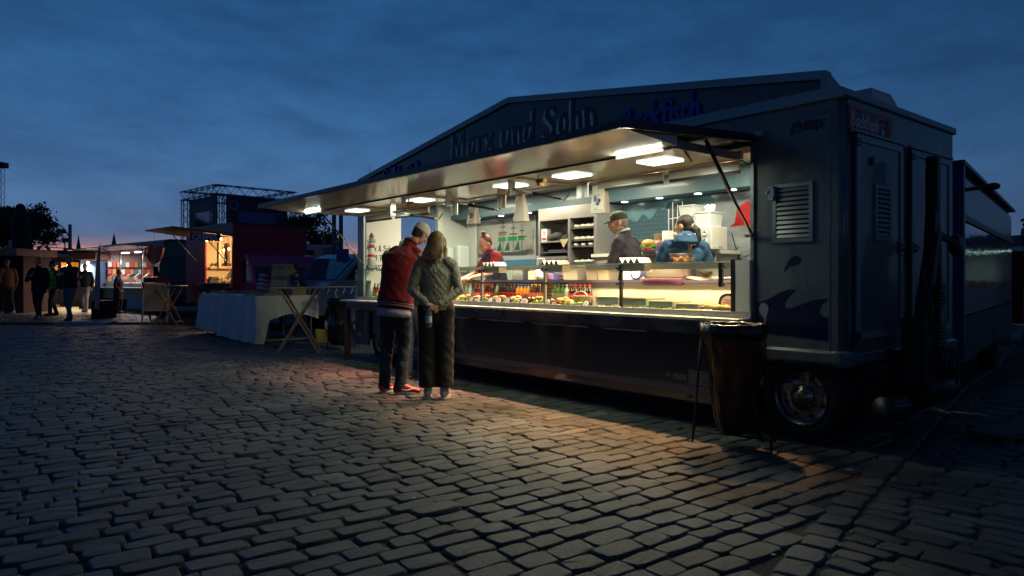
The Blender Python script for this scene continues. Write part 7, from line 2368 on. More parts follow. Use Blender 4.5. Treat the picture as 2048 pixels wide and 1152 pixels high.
# baskets and towels at the right end
for k, (x, y, w, h_, c, lb) in enumerate(((.0, .0, .34, .16, (.34, .24, .10), 'yellow-brown woven basket under the rolled towels'), (.0, .0, .0, 0, (0, 0, 0), ''))[:1]):
    t = thing('woven_basket', lb, 'basket', TB + Matrix.Rotation(trz, 3, 'Z') @ Vector((-.25, .82, TH + .011)), trz)
    for j in range(5):
        b = MB(); b.box(-.17, .17, -.14, .14, .033 * j, .033 * j + .027); b.build('woven_band', mat('wicker', (.36, .27, .11), .7, bump=(60, 1)), t)
cols = [((.45, .16, .14), 'pink checked'), ((.03, .04, .08), 'dark plaid'), ((.06, .10, .28), 'blue'), ((.30, .18, .30), 'lilac')]
for k, (c, nm) in enumerate(cols):
    b = MB(); b.lathe([(0, -.16), (.03, -.16), (.036, -.15), (.036, .15), (.03, .16), (0, .16)], axis='x', n=14, caps=False)
    ti('rolled_towel', '%s rolled towel, %s in the pile on the woven basket' % (nm, ('topmost', 'second', 'third', 'lowest')[k]), 'towel', -.25, .78 + (k % 2) * .02, b, mat('towel_%d' % k, c, .95, var=(30, .5), bump=(60, .7)), z=TH + .21 + .062 * (3 - k))
b = MB(); b.ell((0, 0, 0), (.13, .10, .13), 12, 8)
for k in range(8): b.ell((.09 * math.cos(k), .07 * math.sin(k), .05 * math.cos(k * 2)), (.06, .05, .06), 8, 5)
ti('soft_toys', 'heap of white and light blue soft toys beside the towels', 'toys', -.62, .85, b, mat('toy_white', (.42, .46, .55), .9, bump=(30, 1)), z=TH + .13)
# yellow basket on the ground, bottle on it
t = thing('shopping_basket', 'yellow wicker basket on the ground behind the black bin bag', 'basket', (*site(649, 13.4), 0), .3)
for j in range(7):
    b = MB(); b.box(-.15 - .003 * j, .15 + .003 * j, -.12, .12, .036 * j, .036 * j + .030); b.build('woven_band', mat('yellow_wicker', (.36, .30, .05), .7, bump=(60, 1)), t)
b = MB(); b.lathe([(0, 0), (.03, 0), (.03, .1), (.012, .14), (.012, .17)], n=10, caps=False); tag(b.build('water_bottle', mat('bottle_white', (.4, .45, .5), .3), None, (site(652, 13.38)[0], 13.38, .25)), 'white bottle standing on the yellow basket', 'bottle')
# chalkboard behind the table, chairs
t = thing('chalkboard', 'black framed chalkboard leaning behind the left end of the market table', 'sign', (*site(428, 17.4), 0), .25)
b = MB(); b.M = Matrix.Rotation(R(-8), 4, 'X'); b.box(-.36, .36, 0, .02, .35, 1.10); b.build('board', mat('chalk_black', (.02, .025, .03), .7), t)
b = MB(); b.M = Matrix.Rotation(R(-8), 4, 'X')
for p in ((-.39, -.36, .32, 1.13), (.36, .39, .32, 1.13)): b.box(p[0], p[1], -.01, .03, p[2] - .3, p[3])
b.box(-.36, .36, -.01, .03, 1.10, 1.13); b.box(-.36, .36, -.01, .03, .32, .35); b.build('frame', mat('frame_pale', (.30, .34, .36), .6), t)
b = MB(); b.M = Matrix.Rotation(R(-8), 4, 'X'); b.box(-.30, -.22, -.004, -.001, .80, .90); b.build('note', m_paper, t)
# seller sitting behind the table
SP = dict(vox=.018, girth=1.05, pelvis=(0, 0, .62), chest=(0, .08, .98), neck=(.0, .13, 1.17), head=(0, .19, 1.32), headrot=Euler((R(-25), 0, 0)),
    shL=(-.19, .08, 1.10), shR=(.19, .08, 1.10), elL=(-.25, .2, .87), elR=(.25, .2, .87), wrL=(-.1, .40, .85), wrR=(.1, .40, .85),
    legs=[((-.09, 0, .60), (-.12, .40, .55), (-.12, .42, .10), (-.12, .55, .03)), ((.09, 0, .60), (.12, .40, .55), (.12, .42, .10), (.12, .55, .03))],
    jacket=dict(mat=c_bk), trousers=dict(mat=cloth('denim_dark', (.03, .05, .09))), shoes=dict(mat=m_black, sole=m_black), hair=dict(type='short', mat=hairmat('hair_0.02', (.02, .015, .01))))
sx_, sy_ = site(606, 14.9)
person((sx_, sy_, .12), R(100), 'dark-haired seller in a black jacket sitting behind the market table', SP)
t = thing('folding_chair', 'dark folding chair under the seller behind the market table', 'chair', (sx_, sy_, 0), R(100))
b = MB(); b.box(-.2, .2, -.22, .2, .66, .69); b.build('seat', m_black, t)
for sx in (-.18, .18):
    b = MB(); b.bar((sx, -.2, 0), (sx, .18, .66), .025); b.build('leg', m_dark, t)
    b = MB(); b.bar((sx, .2, 0), (sx, -.22, 1.0), .025); b.build('leg', m_dark, t)
b = MB(); b.box(-.2, .2, -.235, -.21, .85, 1.02); b.build('backrest', m_black, t)

# ------------------------------------------------------------------ litter
r_ = random.Random(21)
pts = [(1698, 942, .03, (.6, .6, .62))] + [(r_.uniform(1705, 1800), r_.uniform(892, 905), r_.uniform(.006, .016), (.45, .5, .55)) for _ in range(9)] + \
      [(x, y, .012, c) for x, y, c in ((903, 846, (.6, .6, .6)), (940, 796, (.5, .4, .25)), (1235, 843, (.6, .55, .5)), (622, 897, (.45, .3, .1)), (1187, 905, (.5, .5, .4)), (120, 910, (.5, .3, .1)),
       (182, 918, (.5, .3, .1)), (628, 994, (.6, .6, .62)), (828, 1000, (.6, .62, .65)), (764, 1046, (.5, .52, .52)), (935, 1098, (.30, .26, .15)), (855, 1003, (.2, .06, .04)), (1104, 1049, (.5, .5, .5)), (523, 760, (.55, .55, .5)), (433, 792, (.4, .33, .15)), (1546, 1114, (.5, .5, .55)))]
for i, (x, y, s, c) in enumerate(pts):
    Y = depth(y); X, _ = site(x, Y)
    b = MB(); a = r_.uniform(0, 3)
    b.add([(s * math.cos(a + k * 1.26) * r_.uniform(.5, 1.2), s * math.sin(a + k * 1.26) * r_.uniform(.4, 1), r_.uniform(.0, .004)) for k in range(5)], [(0, 1, 2, 3, 4)])
    o = b.build('litter_scrap', mat('litter_%d' % int(c[0] * 100 + c[2] * 10), c, .7), None, (X, Y, .010))
    tag(o, 'tiny scrap of litter lying on the setts', 'litter', 'scraps of litter on the setts')
t = thing('plank', 'dark wooden plank on the ground behind the trailer drawbar', 'plank', TL(-1.75, 1.25), TRZ + R(80))
b = MB(); b.box(-.15, .75, -.13, .13, .012, .06); b.build('plank_board', mat('dark_wood'), t)

# ------------------------------------------------------------------ crêpe truck
C0 = (-7.0, 17.5)
ct = thing('crepe_truck', 'dark pink crêpe truck with a lit serving hatch and a raised awning', 'food truck', (C0[0], C0[1], 0), R(45))
# own frame: x along its front (towards the cab side), y along its long side away; front face is y = 0, hatch side is x = 0
m_pink = mat('magenta_paint', (.36, .012, .045), .42, var=(1.5, .1))
m_pinkl = mat('pink_cab_paint', (.46, .045, .19), .25, coat=.6)
CW, CL = 2.02, 3.1
b = MB()
hy0, hy1, hz0, hz1 = .06, 1.75, 1.0, 2.28
b.box(0, CW, 0, .04, .55, 2.60); b.box(CW - .04, CW, .04, CL, .55, 2.6); b.box(0, CW, CL - .04, CL, .55, 2.6); b.box(0, CW, 0, CL, 2.601, 2.64); b.box(.04, CW - .04, .04, CL, .55, .6)
b.box(0, .04, .04, CL - .04, hz1, 2.6); b.box(0, .04, .04, CL - .04, .55, hz0); b.box(0, .04, hy1, CL - .04, hz0, hz1); b.box(0, .04, .04, hy0, hz0, hz1)
b.build('box_body', m_pink, ct)
b = MB()
for z in (1.2, 1.75, 2.2): b.box(.05, CW - .02, -.006, 0, z, z + .008)
b.box(-.01, .0, 0, CL, 2.56, 2.64); b.box(0, CW, -.012, 0, 2.58, 2.64)
b.build('body_trim', mat('magenta_dark', (.10, .005, .04), .4), ct)
m_cw = mat('warm_white_wall', (.62, .50, .32), .6)
b = MB(); b.box(CW - .5, CW - .46, .05, CL - .05, .6, 2.55); b.box(.05, CW - .5, 2.3, 2.34, .6, 2.55); b.box(.05, CW - .5, .045, .06, .6, 2.55); b.box(.045, CW - .5, .06, 2.3, 2.54, 2.56)
b.build('inner_wall', m_cw, ct)
b = MB(); b.box(-.12, .45, hy0, hy1, .98, 1.02); b.build('serving_counter', m_wood, ct)
# cab
b = MB()
cx0_, cx1_ = .18, 1.98
prof = [(0, .45), (0, 1.82), (-.28, 1.86), (-.42, 1.80), (-.82, 1.12), (-1.15, 1.0), (-1.20, .45)]
b.prism(prof, cx0_, cx1_, plane='yz')
b.build('cab', m_pinkl, ct, bevel=.03, fix=True)
b = MB(); b.M = Matrix.Translation((0, 0, 0))
b.add([(cx0_ + .09, -.448, 1.74), (cx1_ - .09, -.448, 1.74), (cx1_ - .07, -.815, 1.15), (cx0_ + .07, -.815, 1.15)], [(0, 3, 2, 1)])
b.add([(cx0_ - .006, -.40, 1.68), (cx0_ - .006, -.10, 1.68), (cx0_ - .006, -.10, 1.12), (cx0_ - .006, -.70, 1.12)], [(0, 1, 2, 3)])
b.build('windscreen', mat('dark_glass', (.012, .020, .026), .06, coat=1), ct, fix=False)
for x in (cx0_ + .22, cx1_ - .22):
    b = MB(); b.lathe([(0, -1.225), (.10, -1.22), (.11, -1.20)], (x, 0, .80), 16, axis='y', caps=False); b.build('headlight', m_trim, ct)
b = MB(); b.box(cx0_, cx1_, -1.26, -1.2, .42, .58); b.build('bumper', m_dark, ct)
for x, y in ((.25, -.75), (1.85, -.75), (.2, 2.3), (1.85, 2.3)):
    b = MB(); b.lathe([(.16, -.1), (.30, -.1), (.31, -.08), (.31, .08), (.30, .1), (.16, .1)], (x, y, .31), 20, axis='x'); b.build('wheel', m_rubber, ct)
# awning
b = MB(); aw = 1.42
b.add([(0, hy0, 2.29), (0, hy1 + .25, 2.29), (-aw, hy1 + .25, 2.44), (-aw, hy0, 2.44)] + [(0, hy0, 2.34), (0, hy1 + .25, 2.34), (-aw, hy1 + .25, 2.47), (-aw, hy0, 2.47)], [(0, 1, 2, 3), (4, 7, 6, 5), (0, 3, 7, 4), (1, 5, 6, 2), (2, 6, 7, 3), (0, 4, 5, 1)])
b.build('awning', mat('awning_panel', (.12, .09, .07), .4, var=(3, .2)), ct)
b = MB()
for y in (hy0 + .04, hy1 + .2): b.tube([(-.75, y, 2.36), (-.02, y, 1.55)], .014, 8)
b.build('awning_strut', m_trim, ct)
b = MB(); M = Matrix.Translation((-.98, hy0 - .02, 2.20)) @ UPRIGHT
b.box(-1.02, -.30, hy0 - .03, hy0 - .005, 2.15, 2.32, 0)
sg = b.build('crepes_sign', mat('sign_navy', (.02, .025, .12), .5), ct)
b = MB(); text_mesh(b, 'CREPES', .19, Matrix.Translation((-.99, hy0 - .034, 2.17)) @ UPRIGHT, 0, bold=.004, extrude=.002, wide=.98)
b.build('lettering', mat('sign_letter_light', (.70, .72, .85), .5), sg)
b = MB()
for x in (-.9, -.4): b.tube([(x, hy0, 2.32), (x, hy0, 2.40)], .006, 5)
b.build('sign_chain', m_trim, sg)
# glowing lamps
m_bulb = mat('bulb', (1, .8, .5), emit=(1, .58, .22), es=38)
lamps = [(.25, .30, 2.02), (.5, .55, 2.05), (.22, .75, 2.0), (.45, 1.0, 2.05), (.3, 1.25, 1.98), (.5, 1.5, 2.03), (-.15, .35, 2.22), (-.15, .8, 2.22), (-.15, 1.25, 2.22)]
for i, p in enumerate(lamps):
    t = MB(); t.tube([(p[0], p[1], p[2] + .06), (p[0], p[1], min(2.5, p[2] + .35 if p[0] > 0 else 2.32))], .004, 4); t.lathe([(.03, .03), (.03, .07), (.01, .08)], p, 8)
    o = t.build('pendant_lamp', m_black, ct)
    k = MB(); k.ell(p, (.022, .022, .032), 10, 7); k.build('bulb', m_bulb, o)
    if p[0] > 0:
        k = MB(); k.lathe([(.055, .05), (.06, -.02), (.05, -.10), (.03, -.11)], p, 12, caps=False); k.build('glass_jar', glass_mat('jar_glass', (.98, .95, .85)), o)
l = bpy.data.lights.new('pendant_light', 'POINT'); l.energy = 75; l.color = (1, .70, .36); l.shadow_soft_size = .12
lo = bpy.data.objects.new('pendant_light', l); COL.objects.link(lo); lo.parent = ct; lo.location = (.55, .95, 1.95)
b = MB()
b.box(.95, 1.10, 2.28, 2.295, 1.0, 1.0); 
b.box(.3, 1.3, 2.14, 2.295, 1.50, 1.53); b.box(.3, 1.3, 2.14, 2.16, 1.53, 1.58)
b.build('wall_shelf', m_wood_l, ct)
b = MB()
for k in range(9): b.lathe([(.03, 1.531), (.03, 1.63), (.012, 1.66)], (.38 + k * .10, 2.22, 0), 8)
b.build('shelf_jars', m_black, ct)
b = MB(); b.box(.18, .24, .75, .95, 1.55, 2.15); b.box(.18, .24, 1.3, 1.42, 1.5, 2.2)
b.build('wooden_board', m_wood, ct)
# clutter on the serving counter
r_ = random.Random(8)
for k, (nm, c, w, h_, lb) in enumerate((('bottle', (.05, .12, .3), .035, .26, 'blue bottle on the crêpe counter'), ('bottle', (.35, .05, .04), .03, .22, 'red bottle on the crêpe counter'), ('jar', (.5, .4, .25), .05, .16, 'cream jar on the crêpe counter'),
      ('pot', (.04, .04, .04), .09, .14, 'black pot on the crêpe counter'), ('plant_pot', (.06, .14, .03), .11, .15, 'low green plant on the crêpe counter'), ('cup_stack', (.45, .3, .22), .045, .28, 'stack of paper cups on the crêpe counter'), ('machine', (.16, .12, .10), .13, .25, 'dark coffee machine on the crêpe counter'), ('jug', (.5, .48, .45), .06, .2, 'pale jug on the crêpe counter'))):
    b = MB()
    if nm in ('machine',): b.box(-w, w, -w * .8, w * .8, 0, h_ * .8); b.box(-w * .8, w * .8, -w * .9, w * .5, h_ * .8, h_)
    elif nm == 'plant_pot':
        for j in range(60): leaf(b, r_.uniform(-w, w), r_.uniform(-w, w), r_.uniform(.03, h_), .03, 0)
    else: b.lathe([(0, 0), (w, 0), (w, h_ * .65), (w * .45, h_ * .8), (w * .4, h_), (0, h_)], n=12, caps=False)
    M = Matrix.Rotation(R(45), 3, 'Z'); q = M @ Vector((.05 + .16 * (k % 2), .18 + .19 * k, 1.021))
    tag(b.build(nm, mat('clutter_%d' % k, c, .4), None, (C0[0] + q.x, C0[1] + q.y, q.z), R(45)), lb, nm.replace('_', ' '))
q = Matrix.Rotation(R(45), 3, 'Z') @ Vector((.75, 1.15, 0))
CPN = dict(vox=.018, girth=1.0, pelvis=(0, 0, 1.45 - .5), chest=(0, .05, 1.25), neck=(0, .08, 1.44), head=(0, .12, 1.58), shL=(-.18, .05, 1.37), shR=(.18, .05, 1.37), elL=(-.25, .2, 1.12), elR=(.25, .25, 1.15), wrL=(-.12, .42, 1.10), wrR=(.10, .48, 1.12),
    legs=[((-.09, 0, .92), (-.1, .02, .5), (-.1, 0, .09), (-.1, .12, .03)), ((.09, 0, .92), (.1, .02, .5), (.1, 0, .09), (.1, .12, .03))],
    jacket=dict(mat=c_bk), trousers=dict(mat=c_dk), shoes=dict(mat=m_black, sole=m_black), hair=dict(type='short', mat=hairmat('dark_hair', (.035, .022, .014))))
person((C0[0] + q.x, C0[1] + q.y, .12), R(45 + 120), 'seller in black reaching over the counter inside the crêpe truck', CPN)
# bunting pennant, red mug sign
b = MB(); b.prism([(-.14, 0), (.14, 0), (0, -.38)], -.004, .004); tag(b.build('pennant', mat('pennant_red', (.22, .02, .04), .7), None, (*site(392, 16.9), 1.08), R(10)), 'red pennant hanging under the crêpe truck counter', 'pennant')
mg = thing('mug_sign', 'tilted red mug-shaped sign hanging from the corner of the crêpe truck awning', 'sign', (*site(310, 16.2), 1.78), 0)
RM = Matrix.Rotation(R(12), 4, 'Y')
b = MB(); b.M = RM
b.prism(_sm([(-.17, .20), (-.17, .0), (-.13, -.13), (-.04, -.21), (.05, -.21), (.13, -.13), (.17, 0), (.17, .2)]) + [(.0, .215)], -.03, .03)
b.build('mug', mat('mug_red', (.80, .03, .022), .3, coat=.5), mg, fix=True)
b = MB(); b.M = RM; b.tube([(-.16, 0, .12), (-.22, 0, .12), (-.24, 0, .02), (-.20, 0, -.07), (-.14, 0, -.09)], .022, 8); b.build('mug_handle', mat('mug_red'), mg)
b = MB(); b.M = RM; b.prism([(-.055, .205), (.055, .212), (.055, -.20), (-.055, -.20)], -.036, -.031); b.build('mug_stripe', mat('cream_stripe', (.55, .42, .26), .5), mg, fix=True)
b = MB(); b.M = RM @ Matrix.Translation((-.03, -.038, .17)) @ Matrix.Rotation(R(90), 4, 'X') @ Matrix.Rotation(R(-90), 4, 'Z')
text_mesh(b, 'CAFFE', .10, Matrix.Identity(4), 0, extrude=.001); b.build('lettering', mat('letter_red', (.25, .02, .02), .5), mg)
b = MB(); b.tube([(0, 0, .2), (-.03, 0, .52)], .004, 4); b.build('chain', m_dark, mg)
# A-board
ab = thing('menu_board', 'framed café menu A-board standing in front of the dark blue van', 'sign', (*site(309, 19.2), 0), R(4))
b = MB(); b.M = Matrix.Rotation(R(-7), 4, 'X')
w = .33
for x in (-w, w): b.box(x - .02, x + .02, -.015, .015, .02, 1.16)
b.box(-w + .02, w - .02, -.015, .015, .33, .37); b.box(-w + .02, w - .02, -.015, .015, 1.07, 1.11)
b.build('frame', mat('frame_cream', (.80, .72, .56), .5), ab)
b = MB(); b.M = Matrix.Rotation(R(-7), 4, 'X'); b.box(-w + .02, w - .02, -.006, .006, .37, 1.07); mb_ = b.build('menu_panel', mat('menu_ochre', (.60, .46, .18), .2, coat=.6, var=(2, .4)), ab)
b = MB(); b.M = Matrix.Rotation(R(-7), 4, 'X'); b.box(-w - .02, w + .02, -.018, .018, 1.12, 1.26); hb = b.build('header', mat('header_red', (.16, .012, .02), .5), ab)
b = MB(); b.M = Matrix.Rotation(R(-7), 4, 'X')
text_mesh(b, 'CREPES', .12, Matrix.Translation((-.27, -.020, 1.145)) @ UPRIGHT, 0, wide=1.05, extrude=.001); b.build('lettering', mat('header_letter', (.07, .03, .03), .6), hb)
b = MB(); b.M = Matrix.Rotation(R(-7), 4, 'X')
for i, ch in enumerate('CAFE TO GO'):
    a = R(24) - R(48) * i / 9
    text_mesh(b, ch, .085, Matrix.Translation((-.02 + .52 * math.sin(-a), -.0085, .93 + .10 * math.cos(a) - .05)) @ Matrix.Rotation(-a, 4, 'Y') @ UPRIGHT, 0, extrude=.001)
for k in range(11):
    b.box(-.26, -.22, -.009, -.0065, .42 + .036 * k, .436 + .036 * k); b.box(-.18, .02 + .03 * (k % 4), -.009, -.0065, .424 + .036 * k, .432 + .036 * k)
b.prism([(-.05, .90), (.07, .90), (.05, .80), (-.03, .80)], -.009, -.0065, 1)
b.build('menu_text', [mat('menu_pale', (.42, .36, .24), .6), mat('mug_red')], mb_)
b = MB()
for x in (-w, w): b.bar((x, .03, 1.12), (x + (-.05 if x < 0 else .05) * 0, .55, .0), .03)
b.build('rear_leg', m_dark, ab)

# ------------------------------------------------------------------ dark blue van with the fish stall beside it
vn = thing('dark_van', 'dark blue van parked nose-on behind the menu board', 'van', (*site(366, 22.0), 0), R(8))
m_vb = mat('van_blue', (.018, .055, .10), .22, coat=.7)
b = MB()
b.prism([(-.9, .35), (-.95, 1.0), (-.93, 1.3), (-.80, 2.25), (-.65, 2.42), (.65, 2.42), (.80, 2.25), (.93, 1.3), (.95, 1.0), (.9, .35)], .55, 4.5)
b.build('van_body', m_vb, vn, bevel=.05, fix=True)
b = MB(); b.prism([(.0, .35), (-.08, .75), (.0, 1.02), (.45, 1.12), (.60, 1.12), (.60, .35)], -.93, .93, plane='yz'); b.build('bonnet', m_vb, vn, bevel=.06, fix=True)
b = MB(); b.add([(-.86, .44, 1.14), (.86, .44, 1.14), (.74, .535, 1.92), (-.74, .535, 1.92)], [(0, 1, 2, 3)]); b.add([(-.86, .56, 1.14), (.86, .56, 1.14), (.74, .56, 1.92), (-.74, .56, 1.92)], [(3, 2, 1, 0)]); b.build('windscreen', mat('black_glass', (.004, .005, .006), .05, coat=1), vn)
for sx in (-1, 1):
    b = MB(); b.ell((sx * .70, -.02, .86), (.17, .08, .09), 14, 8); b.build('headlight', mat('lens', (.3, .36, .42), .08, .3, coat=1), vn)
    b = MB(); b.box(sx * .98 - .07, sx * .98 + .07, .48, .54, 1.3, 1.62); b.build('mirror', m_black, vn)
    b = MB(); b.lathe([(.18, -.1), (.33, -.1), (.34, -.08), (.34, .08), (.33, .1), (.18, .1)], (sx * .8, .42, .34), 20, axis='x'); b.build('wheel', m_rubber, vn)
b = MB(); b.box(-.5, .5, -.10, -.06, .52, .70); b.build('grille', m_black, vn)

# teal fish stall
fs = thing('fish_stall', 'teal fish stall trailer with a lit pink-white display under its dark roof', 'market stall', (*site(334, 24.4), 0), math.atan2(-.67, .74))
# own frame: x towards us along its front (negative = away), y into it
FL, FD = 6.6, 2.1
b = MB(); b.prism([(-.1, 2.30), (-.1, 2.55), (.1, 2.62), (FD, 2.62), (FD, 2.3)], -FL, 0, plane='yz'); b.build('roof', mat('stall_roof', (.02, .03, .045), .4), fs, fix=True)
b = MB(); b.box(-FL, 0, FD - .05, FD, .5, 2.3); b.box(-.05, 0, 0, FD - .05, .5, 2.3); b.box(-FL, -.05, .05, FD - .05, .5, .55); b.box(-FL - .04, -FL, .1, FD, .5, 2.3)
b.build('stall_wall', mat('stall_white', (.30, .24, .22), .5), fs)
b = MB(); b.box(-FL, 0, -.05, 0, .45, .88); fr = b.build('front_panel', mat('teal', (.03, .17, .19), .4), fs)
b = MB(); b.box(-FL, 0, -.35, -.05, .87, .90); b.build('shelf', mat('pink_shelf', (.5, .4, .42), .4), fs)
b = MB(); b.box(-FL + .1, -.1, .02, .08, .93, 1.04); b.build('teal_band', mat('teal_light', (.05, .30, .36), .4), fs)
b = MB(); b.box(-FL + .1, -.1, .1, .8, .90, 1.02); b.build('ice_bed', mat('ice', (.62, .56, .60), .4, bump=(20, 1)), fs)
b = MB()
for k in range(7):
    x = -FL + .3 + .9 * k; b.add([(x, .02, 1.05), (x + .84, .02, 1.05), (x + .84, .40, 1.42), (x, .40, 1.42)], [(0, 1, 2, 3)])
b.build('display_glass', glass_mat('clear_glass'), fs)
b = MB()
for k in range(8): x = -FL + .28 + .9 * k; b.tube([(x, .02, 1.03), (x, .15, 1.25), (x, .40, 1.43)], .014, 6)
b.build('glass_rib', m_trim, fs)
b = MB()
for k in range(40): b.ell((r_.uniform(-FL + .2, -.2), r_.uniform(.15, .7), 1.06), (.10, .04, .03), 7, 4, k % 3, Matrix.Rotation(r_.uniform(-1, 1), 3, 'Z'))
tag(b.build('fish', [mat('fish_pink', (.6, .28, .26), .35), mat('fish_silver', (.45, .45, .48), .25, .3), mat('fish_pale', (.6, .55, .52), .4)], fs), kind='stuff')
b = MB()
for k in range(26): b.cbox((-FL + .3 + .24 * k, 1.85, 1.25 + .18 * (k % 4)), (.2, .14, .15), (k * 7) % 4)
for k in range(30): b.cbox((-FL + .12, .25 + .17 * (k % 10), 1.22 + .30 * (k // 10)), (.14, .14, .2), (k * 5 + k // 10) % 4)
for k in range(10): b.cbox((-FL + .8 + .5 * k, .9, 1.12), (.3, .3, .16), (k * 3) % 4)
b.build('wares', [mat('ware_0', (.5, .2, .05), .6), mat('ware_1', (.05, .2, .25), .6), mat('ware_2', (.55, .5, .45), .6), mat('ware_3', (.4, .05, .05), .6)], fs)
for k in range(4):
    x = -FL + 1.0 + 1.5 * k
    b = MB(); b.box(x - .3, x + .3, .5, .62, 2.27, 2.295); b.build('strip_light', mat('stall_led', (1, .9, .95), emit=(1.0, .86, .92), es=12), fs)
    l = bpy.data.lights.new('stall_light', 'AREA'); l.size = .6; l.size_y = .2; l.shape = 'RECTANGLE'; l.energy = 34; l.color = (1, .80, .74)
    lo = bpy.data.objects.new('stall_light', l); COL.objects.link(lo); lo.parent = fs; lo.location = (x, .56, 2.25)
b = MB(); b.add([(-FL, -.08, 2.33), (-.1, -.08, 2.33), (-.1, -1.3, 2.36), (-FL, -1.3, 2.36), (-FL, -.08, 2.36), (-.1, -.08, 2.36), (-.1, -1.3, 2.39), (-FL, -1.3, 2.39)], [(0, 3, 2, 1), (4, 5, 6, 7), (0, 1, 5, 4), (1, 2, 6, 5), (2, 3, 7, 6), (3, 0, 4, 7)])
b.build('canopy', mat('canopy_pale', (.24, .22, .25), .3), fs)
b = MB()
for x in (-FL + .2, -3.6, -.25): b.tube([(x, -.9, 2.36), (x, -.05, 1.5)], .016, 6)
for x in (-FL + .05, -4.4, -2.2): b.tube([(x, -.02, .9), (x, -.02, 2.3)], .03, 6)
b.build('support', m_trim, fs)
b = MB()
for x in (-1.0, -4.8): b.lathe([(.15, .1), (.28, .1), (.28, .25), (.15, .25)], (x, 0, .28), 18, axis='y')
b.build('wheel', m_rubber, fs)
# white beach flag at its far end
t = thing('beach_flag', 'tall furled white flag standing at the far left end of the teal fish stall', 'flag', (*site(196, 21.5), 0), 0)
b = MB(); b.prism(_sm([(-.10, .30), (-.10, .9), (-.05, 1.6), (.03, 2.2), (.05, 1.6), (.06, .9), (.04, .30)]), -.02, .02); b.build('flag_cloth', mat('flag_white', (.42, .40, .44), .8, bump=(6, .6)), t, fix=True)
b = MB(); b.tube([(.06, 0, 0), (.06, 0, 2.3)], .012, 6); b.build('flag_pole', m_trim, t)
b = MB(); b.box(-.25, .25, -.25, .25, 0, .55); tag(b.build('dark_bin', m_dark, None, (*site(208, 21.8), 0)), 'dark square bin beside the white flag', 'bin')

# ------------------------------------------------------------------ LED screen tower of trusses
def truss(b, p, q, s, n, seed=0):
    """square lattice beam between p and q"""
    p, q = Vector(p), Vector(q)
    d = (q - p).normalized()
    u = Vector((0, 0, 1)) if abs(d.z) < .9 else Vector((1, 0, 0))
    a = d.cross(u).normalized(); c = a.cross(d)
    cs_ = [a * i * s / 2 + c * j * s / 2 for i, j in ((-1, -1), (1, -1), (1, 1), (-1, 1))]
    for k in cs_: b.tube([p + k, q + k], .025, 5)
    L = (q - p)
    for i in range(n):
        f0, f1 = i / n, (i + 1) / n
        for k in range(4):
            A_, B_ = (cs_[k], cs_[(k + 1) % 4]) if i % 2 == 0 else (cs_[(k + 1) % 4], cs_[k])
            b.tube([p + L * f0 + A_, p + L * f1 + B_], .013, 4, smooth=False)
YT = 35.0
tw = thing('screen_tower', 'cube-shaped truss tower with large unlit screens behind the crêpe truck', 'screen tower', (*site(430, YT), 0), R(46))
TS = 4.05; TOPZ = 6.0
m_truss = mat('truss_metal', (.22, .24, .27), .35, .8)
for (x, y) in ((0, 0), (TS, 0), (0, TS), (TS, TS)):
    b = MB(); truss(b, (x + .2, y + .2, 0), (x + .2, y + .2, TOPZ - .5), .34, 16); b.build('truss_post', m_truss, tw)
b = MB(); truss(b, (.62, .2, 0), (.62, .2, TOPZ - .5), .25, 16); truss(b, (.2, .62, 0), (.2, .62, TOPZ - .5), .25, 16); b.build('truss_post', m_truss, tw)
for p, q in (((0, .2, TOPZ - .25), (TS + .4, .2, TOPZ - .25)), ((.2, 0, TOPZ - .25), (.2, TS + .4, TOPZ - .25)), ((TS + .2, 0, TOPZ - .25), (TS + .2, TS + .4, TOPZ - .25)), ((0, TS + .2, TOPZ - .25), (TS + .4, TS + .2, TOPZ - .25))):
    b = MB(); truss(b, p, q, .45, 12); b.build('truss_beam', m_truss, tw)
m_sn = mat('banner_navy', (.016, .036, .085), .5)
b = MB(); b.box(.75, TS + .05, .35, .45, 0, TOPZ - .50); o1 = b.build('screen_housing', m_sn, tw)
b = MB(); b.box(1.35, 3.4, .335, .349, 1.2, 4.75); b.build('screen', mat('screen_blue', (.02, .08, .30), .25, coat=.4), o1)
b = MB(); b.box(.35, .45, .75, TS + .1, 0, TOPZ - .50); o2 = b.build('screen_housing', m_sn, tw)
b = MB(); b.box(.335, .349, 1.1, 3.3, 1.0, 4.75); b.build('screen', mat('screen_dark_glass', (.02, .03, .04), .06, coat=1), o2)
b = MB(); n = 24
pts_ = [((.24 + .04 * (k % 2)) * math.cos(2 * PI * k / n) + 1.12, (.24 + .04 * (k % 2)) * math.sin(2 * PI * k / n) + 5.05) for k in range(n)]
b.prism(pts_, .325, .334, 0); b.prism([(.16 * math.cos(2 * PI * k / n) + 1.12, .16 * math.sin(2 * PI * k / n) + 5.05) for k in range(n)], .318, .3245, 1)
b.tube([(2.1, .33, 5.02), (2.6, .33, 5.04)], .02, 5); b.tube([(2.75, .33, 5.04), (3.2, .33, 5.0)], .02, 5); b.tube([(2.6, .33, 5.1), (2.7, .33, 4.95), (2.8, .33, 5.1)], .02, 5)
b.prism([(3.55, 4.9), (3.55, 5.1), (3.65, 5.2), (3.78, 5.08), (3.8, 4.9)], .325, .334, 0); b.box(3.5, 3.85, .325, .334, 4.7, 4.78, 0)
b.build('screen_logo', [mat('logo_pale', (.16, .22, .34), .6), m_sn], o1, fix=True)

